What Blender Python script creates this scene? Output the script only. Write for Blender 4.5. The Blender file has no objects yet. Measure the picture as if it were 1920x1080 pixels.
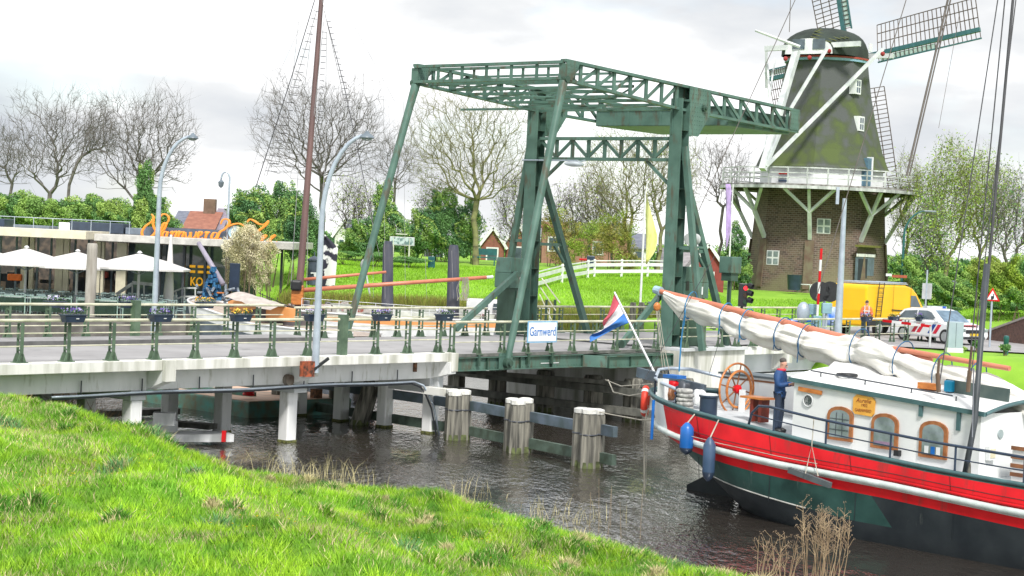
import bpy, math, random
import numpy as np
from mathutils import Vector as V, Matrix, noise
rnd = random.Random(7)
R = math.radians
scn = bpy.context.scene

# ---------------------------------------------------------------- camera
FPX, PITCH, ROLL, CAMH = 3472.0, 0.0242, 0.0466, 6.28
cd = bpy.data.cameras.new('camera')
cam = bpy.data.objects.new('camera', cd)
scn.collection.objects.link(cam)
scn.camera = cam
cd.sensor_width = 36
cd.lens = FPX / 1920 * 36
cd.clip_start, cd.clip_end = 0.5, 3000
Fv = V((0, math.cos(PITCH), -math.sin(PITCH)))
R0 = V((1, 0, 0))
U0 = V((0, math.sin(PITCH), math.cos(PITCH)))
Rv = R0 * math.cos(ROLL) + U0 * math.sin(ROLL)
Uv = U0 * math.cos(ROLL) - R0 * math.sin(ROLL)
mw = Matrix((Rv, Uv, -Fv)).transposed().to_4x4()
mw.translation = V((0, 0, CAMH))
cam.matrix_world = mw

# ---------------------------------------------------------------- light
w = bpy.data.worlds.new('World')
scn.world = w
w.use_nodes = True
nt = w.node_tree
nt.nodes.clear()
def nn(t, **k):
    n = nt.nodes.new(t)
    for a, b in k.items(): setattr(n, a, b)
    return n
SUN_EL, SUN_AZ = R(47), R(168)          # compass style: 180 = behind the camera
sky = nn('ShaderNodeTexSky', sky_type='NISHITA', sun_disc=False, sun_elevation=SUN_EL, sun_rotation=SUN_AZ)
bg1 = nn('ShaderNodeBackground'); bg1.inputs[1].default_value = 0.12
nt.links.new(sky.outputs[0], bg1.inputs[0])
tc = nn('ShaderNodeTexCoord')
mp = nn('ShaderNodeMapping'); mp.inputs['Scale'].default_value = (1, 1, 2.8)
mp.inputs['Location'].default_value = (0.33, 0.2, 0.1)
nt.links.new(tc.outputs['Generated'], mp.inputs[0])
n1 = nn('ShaderNodeTexNoise'); n1.inputs['Scale'].default_value = 3.6; n1.inputs['Detail'].default_value = 7; n1.inputs['Roughness'].default_value = 0.5
nt.links.new(mp.outputs[0], n1.inputs[0])
n2 = nn('ShaderNodeTexNoise'); n2.inputs['Scale'].default_value = 6.0; n2.inputs['Detail'].default_value = 6
nt.links.new(mp.outputs[0], n2.inputs[0])
cr = nn('ShaderNodeValToRGB')             # cloud brightness: grey bellies to white tops
cr.color_ramp.elements[0].position = 0.37; cr.color_ramp.elements[0].color = (0.41, 0.435, 0.47, 1)
cr.color_ramp.elements[1].position = 0.56; cr.color_ramp.elements[1].color = (0.86, 0.86, 0.87, 1)
e = cr.color_ramp.elements.new(0.47); e.color = (0.56, 0.57, 0.58, 1)
nt.links.new(n1.outputs[0], cr.inputs[0])
bg2 = nn('ShaderNodeBackground'); bg2.inputs[1].default_value = 1.0
nt.links.new(cr.outputs[0], bg2.inputs[0])
cv = nn('ShaderNodeMapRange'); cv.inputs[1].default_value = 0.33; cv.inputs[2].default_value = 0.48
cv.inputs[3].default_value = 0.55; cv.inputs[4].default_value = 1.0
nt.links.new(n2.outputs[0], cv.inputs[0])
mx = nn('ShaderNodeMixShader')
nt.links.new(cv.outputs[0], mx.inputs[0]); nt.links.new(bg1.outputs[0], mx.inputs[1]); nt.links.new(bg2.outputs[0], mx.inputs[2])
wo = nn('ShaderNodeOutputWorld'); nt.links.new(mx.outputs[0], wo.inputs[0])
sd = bpy.data.lights.new('sun', 'SUN')
sd.energy = 2.6; sd.angle = R(10); sd.color = (1, 0.96, 0.9)
so = bpy.data.objects.new('sun', sd); scn.collection.objects.link(so)
sdir = V((math.sin(SUN_AZ) * math.cos(SUN_EL), math.cos(SUN_AZ) * math.cos(SUN_EL), math.sin(SUN_EL)))
so.rotation_euler = sdir.to_track_quat('Z', 'Y').to_euler()
scn.view_settings.view_transform = 'Standard'
scn.view_settings.look = 'None'
scn.view_settings.exposure = 0.72
scn.view_settings.gamma = 1
scn.view_settings.use_curve_mapping = False

# ---------------------------------------------------------------- frames of reference
def at(x, y, Y):                      # point seen at photo pixel (x, y), Y metres ahead
    d = Fv + Rv * ((x - 960) / FPX) + Uv * ((540 - y) / FPX)
    return V((0, 0, CAMH)) + d * (Y / d.y)
YAW = 0.6836
BD = V((math.sin(YAW), math.cos(YAW), 0)); BP = V((-math.cos(YAW), math.sin(YAW), 0)); BN = V((-12.349, 46.906, 0))
def B(s, t, z=0): return BN + BD * s + BP * t + V((0, 0, z))     # along the bridge, across it, up
SA = V((.669, -.743, 0)); SB = V((-.743, -.669, 0)); S0 = V((5.2, 48.5, 0))
def S(a, b, z=0): return S0 + SA * a + SB * b + V((0, 0, z))     # along the barge, towards its near side, up
Z = V((0, 0, 1))

# ---------------------------------------------------------------- materials
MATS = {}
def mat(name, c, rough=.6, metal=0, c2=None, sc=3, bump=0, bsc=25, stretch=None, spec=None, trans=0, alpha=None, emit=0, det=4, lo=.35, hi=.65, vcol=False, c3=None, p3=.66, s3=None):
    if name in MATS: return MATS[name]
    m = bpy.data.materials.new(name); m.use_nodes = True
    t = m.node_tree; b = t.nodes['Principled BSDF']
    b.inputs['Roughness'].default_value = rough; b.inputs['Metallic'].default_value = metal
    if spec is not None: b.inputs['Specular IOR Level'].default_value = spec
    if trans: b.inputs['Transmission Weight'].default_value = trans
    if alpha is not None: b.inputs['Alpha'].default_value = alpha
    if c2 is None: c2 = tuple(x * .72 for x in c)
    co = t.nodes.new('ShaderNodeTexCoord'); mp = t.nodes.new('ShaderNodeMapping')
    t.links.new(co.outputs['Object'], mp.inputs[0])
    if stretch: mp.inputs['Scale'].default_value = stretch
    n = t.nodes.new('ShaderNodeTexNoise'); n.inputs['Scale'].default_value = sc; n.inputs['Detail'].default_value = det
    t.links.new(mp.outputs[0], n.inputs[0])
    r = t.nodes.new('ShaderNodeValToRGB')
    r.color_ramp.elements[0].position = lo; r.color_ramp.elements[1].position = hi
    r.color_ramp.elements[0].color = (*c2, 1); r.color_ramp.elements[1].color = (*c, 1)
    t.links.new(n.outputs[0], r.inputs[0])
    out = r.outputs[0]
    if c3:                                   # a third colour in scattered spots or runs (rust, grime)
        m3 = t.nodes.new('ShaderNodeMapping'); m3.inputs['Scale'].default_value = s3 or (1, 1, 1); t.links.new(co.outputs['Object'], m3.inputs[0])
        n3 = t.nodes.new('ShaderNodeTexNoise'); n3.inputs['Scale'].default_value = sc * 2.3; n3.inputs['Detail'].default_value = 9; n3.inputs['Roughness'].default_value = .62; t.links.new(m3.outputs[0], n3.inputs[0])
        r3 = t.nodes.new('ShaderNodeMapRange'); r3.inputs[1].default_value = p3 - .06; r3.inputs[2].default_value = p3 + .06; t.links.new(n3.outputs[0], r3.inputs[0])
        x3 = t.nodes.new('ShaderNodeMixRGB'); x3.inputs[2].default_value = (*c3, 1); t.links.new(r3.outputs[0], x3.inputs[0]); t.links.new(out, x3.inputs[1]); out = x3.outputs[0]
    if vcol:
        a = t.nodes.new('ShaderNodeVertexColor'); a.layer_name = 'tint'
        mm = t.nodes.new('ShaderNodeMixRGB'); mm.blend_type = 'MULTIPLY'; mm.inputs[0].default_value = 1
        t.links.new(out, mm.inputs[1]); t.links.new(a.outputs[0], mm.inputs[2]); out = mm.outputs[0]
    t.links.new(out, b.inputs['Base Color'])
    if emit:
        b.inputs['Emission Strength'].default_value = emit; t.links.new(out, b.inputs['Emission Color'])
    if bump:
        n2 = t.nodes.new('ShaderNodeTexNoise'); n2.inputs['Scale'].default_value = bsc; n2.inputs['Detail'].default_value = 5
        t.links.new(mp.outputs[0], n2.inputs[0])
        bp = t.nodes.new('ShaderNodeBump'); bp.inputs['Strength'].default_value = bump; bp.inputs['Distance'].default_value = .02
        t.links.new(n2.outputs[0], bp.inputs['Height']); t.links.new(bp.outputs[0], b.inputs['Normal'])
    MATS[name] = m
    return m

GREEN = mat('bridge green paint', (.100, .185, .152), .42, c2=(.065, .13, .105), sc=1.4, bump=.15, spec=.35, det=9, c3=(.085, .085, .06), p3=.60, s3=(1, 1, .3))
GREEN_D = mat('dark bridge green paint', (.045, .09, .07), .5, c2=(.03, .065, .045), sc=2)
RAILG = mat('weathered rail green paint', (.11, .17, .11), .5, c2=(.055, .095, .06), sc=2.5)
CREAM = mat('cream handrail paint', (.66, .64, .50), .45, c2=(.45, .46, .33), sc=3)
CONC = mat('pale painted concrete', (.80, .81, .82), .75, c2=(.62, .64, .63), c3=(.42, .43, .38), p3=.63, s3=(1, 1, .2), sc=1.6, bump=.25, stretch=(1, 1, .35), det=7, lo=.25)
CONC_D = mat('grey concrete beam', (.60, .62, .64), .8, c2=(.46, .49, .50), sc=.8, bump=.2)
CAPST = mat('weathered white edge concrete', (.74, .74, .71), .8, c2=(.30, .31, .24), sc=2.2, bump=.3, stretch=(1, 1, .12), det=9, lo=.28, hi=.55)
ASPH = mat('grey asphalt', (.35, .345, .35), .9, c2=(.27, .265, .27), c3=(.20, .20, .20), p3=.64, sc=.5, bump=.2, bsc=60)
PAVE = mat('light paving', (.30, .295, .30), .85, c2=(.22, .22, .22), sc=1.5, bump=.2)
KERB = mat('kerb concrete', (.5, .5, .49), .8, sc=4)
WHITE = mat('white paint', (.78, .79, .80), .4, c2=(.62, .64, .66), sc=2)
WHITEW = mat('aged white timber paint', (.66, .68, .69), .6, c2=(.30, .32, .32), sc=2.2, bump=.2, stretch=(1, 1, .3), det=7)
LAMPG = mat('galvanised pale blue grey steel', (.46, .53, .61), .4, .3, c2=(.36, .42, .5), sc=3)
DSTEEL = mat('dark grey steel', (.09, .10, .12), .5, .4, sc=4)
BLACK = mat('black plastic', (.02, .022, .026), .45, sc=4)
RUBBER = mat('black rubber', (.025, .025, .027), .8, sc=4)
NAVY = mat('navy blue paint', (.03, .05, .09), .35, sc=3)
WOODG = mat('weathered grey pile timber', (.27, .26, .22), .9, c2=(.05, .05, .045), sc=5, bump=.8, bsc=12, stretch=(1.6, 1.6, .14), det=8)
WOODM = mat('mossy wet timber', (.13, .16, .06), .9, c2=(.05, .06, .025), sc=5, bump=.6)
WOODD = mat('dark timber fender beam', (.17, .17, .15), .85, c2=(.06, .065, .055), sc=3, bump=.6, stretch=(1, 1, .4))
STEELB = mat('blue grey steel fender beam', (.13, .17, .22), .6, .1, c2=(.07, .10, .11), sc=2)
VARN = mat('varnished orange wood', (.62, .23, .06), .3, c2=(.38, .12, .03), sc=3, stretch=(1, 1, 4))
SPAR = mat('salmon painted spar', (.60, .22, .14), .4, c2=(.50, .17, .10), sc=2)
BROWN = mat('brown wood', (.25, .10, .04), .5, c2=(.13, .05, .02), sc=4)
RED = mat('signal red paint', (.62, .008, .014), .45, c2=(.46, .005, .01), sc=1.5, det=9, spec=.25, c3=(.34, .02, .02), p3=.60, s3=(1, 1, .2))
TEALG = mat('teal hull green', (.030, .085, .075), .5, c2=(.015, .05, .045), sc=1.5, det=9, spec=.3, c3=(.09, .13, .12), p3=.66, s3=(1, 1, .2))
HBLACK = mat('blue black hull paint', (.012, .017, .022), .5, c2=(.026, .033, .038), sc=1.2, det=8, spec=.3, c3=(.10, .11, .10), p3=.70, s3=(1, 1, .2))
TRIM = mat('teal grey trim paint', (.07, .15, .16), .4, sc=3)
BOATW = mat('boat white paint', (.78, .79, .78), .35, c2=(.68, .70, .71), sc=1.2, c3=(.50, .47, .40), p3=.68, s3=(1, 1, .15), det=8)
SAILM = mat('off white sailcloth', (.74, .73, .70), .9, c2=(.60, .58, .54), sc=1.4, bump=.35, bsc=7, stretch=(1, 1, 2), det=7)
ROPE = mat('pale rope', (.5, .47, .40), .9)
ROPED = mat('dark tarred rope', (.07, .07, .08), .8)
ROPEB = mat('blue rope', (.04, .22, .45), .8)
BLUE = mat('bright blue plastic', (.01, .14, .50), .35)
DBLUE = mat('slate blue plastic', (.05, .10, .19), .45)
ORANGE = mat('orange plastic', (.85, .20, .04), .45, c2=(.7, .14, .02))
YELLOW = mat('van yellow paint', (.86, .50, .005), .3, c2=(.80, .44, .004), sc=.6)
GLASS = mat('dark window glass', (.10, .14, .17), .06, c2=(.05, .07, .08), sc=1.5, spec=.8)
GLASSL = mat('pale reflecting window glass', (.32, .38, .40), .08, c2=(.16, .20, .20), sc=2.5, spec=.8)
SKIN = mat('skin', (.55, .30, .22), .5, c2=(.5, .26, .19))
HAIR = mat('greying dark hair', (.09, .08, .075), .8)

# ---------------------------------------------------------------- mesh helpers
COL = scn.collection
BASE = {}
def bvec(p): return BASE.get(p.name, V((0, 0, 0))) if p else V((0, 0, 0))
class G:
    def __init__(s): s.v = []; s.f = []; s.mi = []; s.cur = 0
    def add(s, vs, fs):
        n = len(s.v); s.v += [tuple(p) for p in vs]
        s.f += [tuple(i + n for i in f) for f in fs]; s.mi += [s.cur] * len(fs); return s
    def box(s, c, d, rot=None, ax=None):
        c = V(c); h = V(d) / 2
        if ax: X, Y, ZZ = [V(a) for a in ax]
        elif rot: m = Matrix.Rotation(rot, 3, 'Z'); X, Y, ZZ = m @ V((1, 0, 0)), m @ V((0, 1, 0)), V((0, 0, 1))
        else: X, Y, ZZ = V((1, 0, 0)), V((0, 1, 0)), V((0, 0, 1))
        vs = [c + X * (h.x * i) + Y * (h.y * j) + ZZ * (h.z * k) for i in (-1, 1) for j in (-1, 1) for k in (-1, 1)]
        return s.add(vs, [(0, 1, 3, 2), (4, 6, 7, 5), (0, 4, 5, 1), (2, 3, 7, 6), (0, 2, 6, 4), (1, 5, 7, 3)])
    def beam(s, p, q, wd, ht, up=None):        # wd across, ht along up
        p, q = V(p), V(q); d = (q - p); L = d.length; d.normalize()
        u = V(up) if up else V((0, 0, 1))
        if abs(d.dot(u)) > .98: u = V(BD) if not up else V((1, 0, 0))
        x = d.cross(u).normalized(); u = x.cross(d).normalized()
        return s.box((p + q) / 2, (L, wd, ht), ax=(d, x, u))
    def tube(s, p, q, r0, r1=None, n=8, cap=True):
        return s.path([p, q], [r0, r0 if r1 is None else r1], n, cap)
    def path(s, pts, r, n=6, cap=True):
        pts = [V(p) for p in pts]; m = len(pts)
        rs = r if isinstance(r, (list, tuple)) else [r] * m
        vs = []; ref = None
        for i, p in enumerate(pts):
            d = (pts[min(i + 1, m - 1)] - pts[max(i - 1, 0)]).normalized()
            if ref is None:
                ref = d.cross(V((0, 0, 1)) if abs(d.z) < .9 else V((1, 0, 0))).normalized()
            x = (ref - d * ref.dot(d)).normalized(); y = d.cross(x); ref = x
            vs += [p + (x * math.cos(2 * math.pi * k / n) + y * math.sin(2 * math.pi * k / n)) * rs[i] for k in range(n)]
        fs = [(i * n + k, i * n + (k + 1) % n, (i + 1) * n + (k + 1) % n, (i + 1) * n + k) for i in range(m - 1) for k in range(n)]
        if cap: fs += [tuple(range(n))[::-1], tuple((m - 1) * n + k for k in range(n))]
        return s.add(vs, fs)
    def lathe(s, prof, c, n=16, ax=None):      # prof: (radius, height)
        c = V(c); X, Y, ZZ = [V(a) for a in ax] if ax else (V((1, 0, 0)), V((0, 1, 0)), V((0, 0, 1)))
        m = len(prof)
        vs = [c + (X * math.cos(2 * math.pi * k / n) + Y * math.sin(2 * math.pi * k / n)) * r + ZZ * z for r, z in prof for k in range(n)]
        fs = [(i * n + k, i * n + (k + 1) % n, (i + 1) * n + (k + 1) % n, (i + 1) * n + k) for i in range(m - 1) for k in range(n)]
        fs += [tuple(range(n))[::-1], tuple((m - 1) * n + k for k in range(n))]
        return s.add(vs, fs)
    def sph(s, c, r, n=12, m=8, sc=(1, 1, 1)):
        c = V(c)
        vs = [c + V((math.cos(2 * math.pi * k / n) * math.sin(math.pi * (i + .5) / m) * sc[0], math.sin(2 * math.pi * k / n) * math.sin(math.pi * (i + .5) / m) * sc[1], math.cos(math.pi * (i + .5) / m) * sc[2])) * r for i in range(m) for k in range(n)]
        fs = [(i * n + k, (i + 1) * n + k, (i + 1) * n + (k + 1) % n, i * n + (k + 1) % n) for i in range(m - 1) for k in range(n)]
        fs += [tuple(range(n)), tuple((m - 1) * n + k for k in range(n))[::-1]]
        return s.add(vs, fs)
    def prism(s, pts, vec):
        pts = [V(p) for p in pts]; vec = V(vec); n = len(pts)
        return s.add(pts + [p + vec for p in pts], [tuple(range(n))[::-1], tuple(range(n, 2 * n))] + [(k, (k + 1) % n, n + (k + 1) % n, n + k) for k in range(n)])
    def torus(s, c, r, rr, X, Y, n=24, m=8, a0=0, a1=2 * math.pi, closed=True):
        c = V(c); X = V(X); Y = V(Y); W = X.cross(Y)
        vs = []
        for i in range(n):
            a = a0 + (a1 - a0) * i / (n if closed else n - 1); o = X * math.cos(a) + Y * math.sin(a)
            vs += [c + o * (r + rr * math.cos(2 * math.pi * k / m)) + W * (rr * math.sin(2 * math.pi * k / m)) for k in range(m)]
        fs = [(i * m + k, ((i + 1) % n) * m + k, ((i + 1) % n) * m + (k + 1) % m, i * m + (k + 1) % m) for i in range(n if closed else n - 1) for k in range(m)]
        return s.add(vs, fs)
    def grid(s, fn, nu, nv, closed=False):
        vs = [fn(i / nu, j / nv) for i in range(nu + 1) for j in range(nv + 1)]
        return s.add(vs, [(i * (nv + 1) + j, (i + 1) * (nv + 1) + j, (i + 1) * (nv + 1) + j + 1, i * (nv + 1) + j + 1) for i in range(nu) for j in range(nv)])
    def out(s, name, m, parent=None, label=None, cat=None, group=None, kind=None, smooth=False, bevel=0, base=None):
        me = bpy.data.meshes.new(name)
        b = bvec(parent) if parent else V(base) if base is not None else V((0, 0, 0))
        me.from_pydata([(p[0] - b.x, p[1] - b.y, p[2] - b.z) for p in s.v], [], s.f)
        ms = m if isinstance(m, (list, tuple)) else [m]
        for k in ms: me.materials.append(k)
        if len(ms) > 1: me.polygons.foreach_set('material_index', s.mi)
        if smooth: me.polygons.foreach_set('use_smooth', [True] * len(s.f))
        me.update()
        o = bpy.data.objects.new(name, me); COL.objects.link(o)
        if smooth == 'auto':
            me.polygons.foreach_set('use_smooth', [True] * len(s.f)); me.set_sharp_from_angle(angle=R(40))
        if parent: o.parent = parent; BASE[o.name] = b
        else: o.location = b; BASE[o.name] = b
        if bevel:
            bm = o.modifiers.new('bevel', 'BEVEL'); bm.width = bevel; bm.segments = 2; bm.limit_method = 'ANGLE'
        tag(o, label, cat, group, kind)
        return o
def tag(o, label=None, cat=None, group=None, kind=None):
    if label: o['label'] = label
    if cat: o['category'] = cat
    if group: o['group'] = group
    if kind: o['kind'] = kind
    return o
def thing(name, label, cat, loc=(0, 0, 0), group=None, rz=0, local=False):
    o = bpy.data.objects.new(name, None); COL.objects.link(o)
    o.empty_display_size = .3; o.location = loc; o.rotation_euler = (0, 0, rz)
    BASE[o.name] = V((0, 0, 0)) if local else V(loc)
    return tag(o, label, cat, group)
def kids(o): return [c for c in bpy.data.objects if c.parent == o]
def copy_tree(o, loc=None, rz=None, label=None, parent=None, scale=None):
    c = o.copy(); COL.objects.link(c)
    if parent: c.parent = parent
    if loc is not None: c.location = loc
    if rz is not None: c.rotation_euler = (0, 0, rz)
    if scale is not None: c.scale = (scale,) * 3 if not isinstance(scale, tuple) else scale
    if label: c['label'] = label
    for k in kids(o): copy_tree(k, parent=c)
    return c
def inst(src, name, loc, parent, rz=0):        # another part sharing a mesh, placed relative to its thing
    o = bpy.data.objects.new(name, src.data); COL.objects.link(o); o.parent = parent
    o.location = loc; o.rotation_euler = (0, 0, rz); return o
def npmesh(name, verts, faces, m, **k):
    me = bpy.data.meshes.new(name); nf, c = faces.shape
    me.vertices.add(len(verts)); me.vertices.foreach_set('co', verts.astype(np.float32).ravel())
    me.loops.add(nf * c); me.loops.foreach_set('vertex_index', faces.astype(np.int32).ravel())
    me.polygons.add(nf); me.polygons.foreach_set('loop_start', np.arange(nf, dtype=np.int32) * c)
    me.materials.append(m); me.update(calc_edges=True)
    tint = k.pop('tint', None); parent = k.pop('parent', None); smooth = k.pop('smooth', False)
    if tint is not None:
        ca = me.color_attributes.new('tint', 'FLOAT_COLOR', 'POINT')
        ca.data.foreach_set('color', np.concatenate([tint, np.ones((len(tint), 1))], 1).astype(np.float32).ravel())
    if smooth: me.polygons.foreach_set('use_smooth', np.ones(nf, bool))
    o = bpy.data.objects.new(name, me); COL.objects.link(o)
    if parent: o.parent = parent
    return tag(o, **k)
def text_mesh(name, body, size, m, parent, org, X, Y, depth=.01, shear=0, sx=1, bold=0):
    cu = bpy.data.curves.new(name, 'FONT'); cu.body = body; cu.size = size; cu.extrude = depth / 2
    cu.align_x = 'CENTER'; cu.align_y = 'CENTER'; cu.shear = shear; cu.resolution_u = 3; cu.offset = bold
    tmp = bpy.data.objects.new('tmp', cu); COL.objects.link(tmp)
    bpy.context.view_layer.update()
    me = bpy.data.meshes.new_from_object(tmp.evaluated_get(bpy.context.evaluated_depsgraph_get()))
    bpy.data.objects.remove(tmp)
    X, Y = V(X).normalized(), V(Y).normalized(); W = X.cross(Y); b = bvec(parent); org = V(org)
    for v in me.vertices: v.co = org - b + X * (v.co.x * sx) + Y * v.co.y + W * v.co.z
    me.materials.clear(); me.materials.append(m)
    o = bpy.data.objects.new(name, me); COL.objects.link(o); o.parent = parent; BASE[o.name] = b
    return o
# ---------------------------------------------------------------- terrain
NEARS = np.array([(-90, 84), (-60, 82), (-34, 80), (-28, 76), (-19, 66), (-15, 58.0), (-11.2, 50.6), (-8.6, 47.2), (-4.9, 44.4), (-.5, 42.4), (2.3, 38.0), (4.3, 34.6), (7, 31.0), (20, 23), (60, 2), (120, -20)], float)
FARS = np.array([(-260, 93), (-30, 91), (0, 90), (3, 88), (6, 82.5), (12.4, 76.2), (20, 70), (40, 60), (100, 40), (260, 0)], float)
def polyd(P, X, Y):
    best = np.full(X.shape, 1e9)
    for (x0, y0), (x1, y1) in zip(P[:-1], P[1:]):
        dx, dy = x1 - x0, y1 - y0
        t = np.clip(((X - x0) * dx + (Y - y0) * dy) / (dx * dx + dy * dy), 0, 1)
        best = np.minimum(best, np.hypot(X - x0 - t * dx, Y - y0 - t * dy))
    return best
def sstep(x, a, b):
    t = np.clip((x - a) / (b - a), 0, 1); return t * t * (3 - 2 * t)
_rs = np.random.RandomState(3)
_W = [( _rs.uniform(.3, 1.5), _rs.uniform(0, 6.28), _rs.uniform(0, 6.28)) for _ in range(14)]
def bumps(X, Y, f=1.0):
    z = 0
    for k, a, p in _W: z = z + np.sin((X * math.cos(a) + Y * math.sin(a)) * k * 2.2 * f + p) / 14 / k
    return z
def hnear(X, Y):
    d = polyd(NEARS, X, Y) * np.where(Y < np.interp(X, NEARS[:, 0], NEARS[:, 1]), 1, -1)
    base = np.interp(d, [-6, 0, .5, 2, 6, 14, 22, 40, 60], [-2.2, -.03, .22, .52, .85, 1.4, 2.1, 4.55, 4.6])
    emb = np.interp(d, [-6, 0, 1.6, 3.9, 6, 9], [-2.2, -.03, .60, 1.55, 2.2, 2.4])
    w = 1 - sstep(X + .45 * (Y - 46), -13.0, -8.2)
    z = base * (1 - w) + np.maximum(emb, base) * w
    return z + (bumps(X, Y) * .34 + bumps(X, Y, 2.7) * .16) * np.clip(d / 2, 0, 1) * np.clip((60 - Y) / 20, 0, 1)
def hfar(X, Y):
    d = polyd(FARS, X, Y) * np.where(Y > np.interp(X, FARS[:, 0], FARS[:, 1]), 1, -1)
    mid = np.interp(d, [-4, 0, .4, 2.5, 10, 30, 60, 400], [-1.6, 0, .8, 2.9, 3.9, 4.9, 5.0, 5.0])
    left = np.interp(d, [-4, 0, .4, 12, 26, 60], [-1.6, -.2, 1.5, 1.7, 4.2, 4.8])
    right = np.interp(d, [-4, 0, 1.5, 4, 24, 36, 60], [-1.6, -.05, 1.2, 2.6, 2.62, 3.8, 4.0])
    wl = 1 - sstep(X, -13.5, -11.5); wr = sstep(X, 9.5, 14.5)
    z = mid * (1 - wl) * (1 - wr) + left * wl + right * wr
    # the square by the bridge is level
    s = (X - BN.x) * BD.x + (Y - BN.y) * BD.y; t = (X - BN.x) * BP.x + (Y - BN.y) * BP.y
    pl = np.clip((s - 38) / 4, 0, 1) * np.clip((66 - s) / 6, 0, 1) * sstep(t, -16, -9) * (1 - sstep(t, 7, 10)) * np.clip(d / 3, 0, 1)
    return z * (1 - pl) + 2.6 * pl
def gz(x, y, far=True):
    return float((hfar if far else hnear)(np.array([float(x)]), np.array([float(y)]))[0])
def heightmesh(name, xs, ys, fn, m, keep=None):
    X, Y = np.meshgrid(xs, ys, indexing='ij'); Zz = fn(X, Y)
    nv = np.stack([X, Y, Zz], -1).reshape(-1, 3); nx, ny = X.shape
    i, j = np.meshgrid(np.arange(nx - 1), np.arange(ny - 1), indexing='ij')
    a = (i * ny + j).ravel(); f = np.stack([a, a + ny, a + ny + 1, a + 1], 1)
    if keep is not None:
        k = keep(X, Y, Zz); kk = (k[:-1, :-1] | k[1:, 1:] | k[:-1, 1:] | k[1:, :-1]).ravel(); f = f[kk]
    return npmesh(name, nv, f, m, kind='structure', smooth=True)
GROUNDN = mat('near bank soil and grass', (.16, .34, .02), .95, c2=(.09, .19, .015), sc=1.2, bump=1, bsc=18, det=8)
GROUNDF = mat('far lawn', (.25, .46, .035), .95, c2=(.16, .34, .02), sc=.55, bump=1, bsc=14, det=10, lo=.3, hi=.7)
heightmesh('near_bank', np.concatenate([np.arange(-90, -20, 2.5), np.arange(-20, 14, .25), np.arange(14, 122, 3)]), np.concatenate([np.arange(-30, 18, 3), np.arange(18, 60, .25), np.arange(60, 86, 1.5)]), hnear, GROUNDN, keep=lambda X, Y, Z_: Y < np.interp(X, NEARS[:, 0], NEARS[:, 1]) + 3)
heightmesh('far_bank', np.concatenate([np.arange(-900, -60, 40), np.arange(-60, 60, .8), np.arange(60, 901, 40)]), np.concatenate([np.arange(20, 68, 3), np.arange(68, 135, .8), np.arange(135, 200, 5), np.arange(200, 1500, 60)]), hfar, GROUNDF, keep=lambda X, Y, Z_: Y > np.interp(X, FARS[:, 0], FARS[:, 1]) - 3)

# water: one sheet with real ripples in the shader
wm = bpy.data.materials.new('dark canal water'); wm.use_nodes = True
t = wm.node_tree; b = t.nodes['Principled BSDF']
b.inputs['Base Color'].default_value = (.036, .030, .025, 1); b.inputs['Roughness'].default_value = .07; b.inputs['IOR'].default_value = 2.9
co = t.nodes.new('ShaderNodeTexCoord')
def wn(sx, sy, rot, det, rough=.55):
    m_ = t.nodes.new('ShaderNodeMapping'); m_.inputs['Scale'].default_value = (sx, sy, 1); m_.inputs['Rotation'].default_value = (0, 0, rot)
    t.links.new(co.outputs['Object'], m_.inputs[0])
    n_ = t.nodes.new('ShaderNodeTexNoise'); n_.inputs['Scale'].default_value = 1; n_.inputs['Detail'].default_value = det; n_.inputs['Roughness'].default_value = rough
    t.links.new(m_.outputs[0], n_.inputs[0]); return n_
na, nb, ncc = wn(4.6, 1.7, .2, 3, .6), wn(1.2, .5, -.3, 2), wn(.30, .16, .2, 3)
ad = t.nodes.new('ShaderNodeMath'); ad.operation = 'MULTIPLY_ADD'; ad.inputs[1].default_value = .9
t.links.new(nb.outputs[0], ad.inputs[0]); t.links.new(na.outputs[0], ad.inputs[2])
mr = t.nodes.new('ShaderNodeMapRange'); mr.inputs[1].default_value = .38; mr.inputs[2].default_value = .62; mr.inputs[3].default_value = .18; mr.inputs[4].default_value = 1.0
t.links.new(ncc.outputs[0], mr.inputs[0])
bp = t.nodes.new('ShaderNodeBump'); bp.inputs['Distance'].default_value = .10
t.links.new(mr.outputs[0], bp.inputs['Strength']); t.links.new(ad.outputs[0], bp.inputs['Height']); t.links.new(bp.outputs[0], b.inputs['Normal'])
G().add([(-300, -60, 0), (300, -60, 0), (300, 120, 0), (-300, 120, 0)], [(0, 1, 2, 3)]).out('water', wm, kind='structure')

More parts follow.
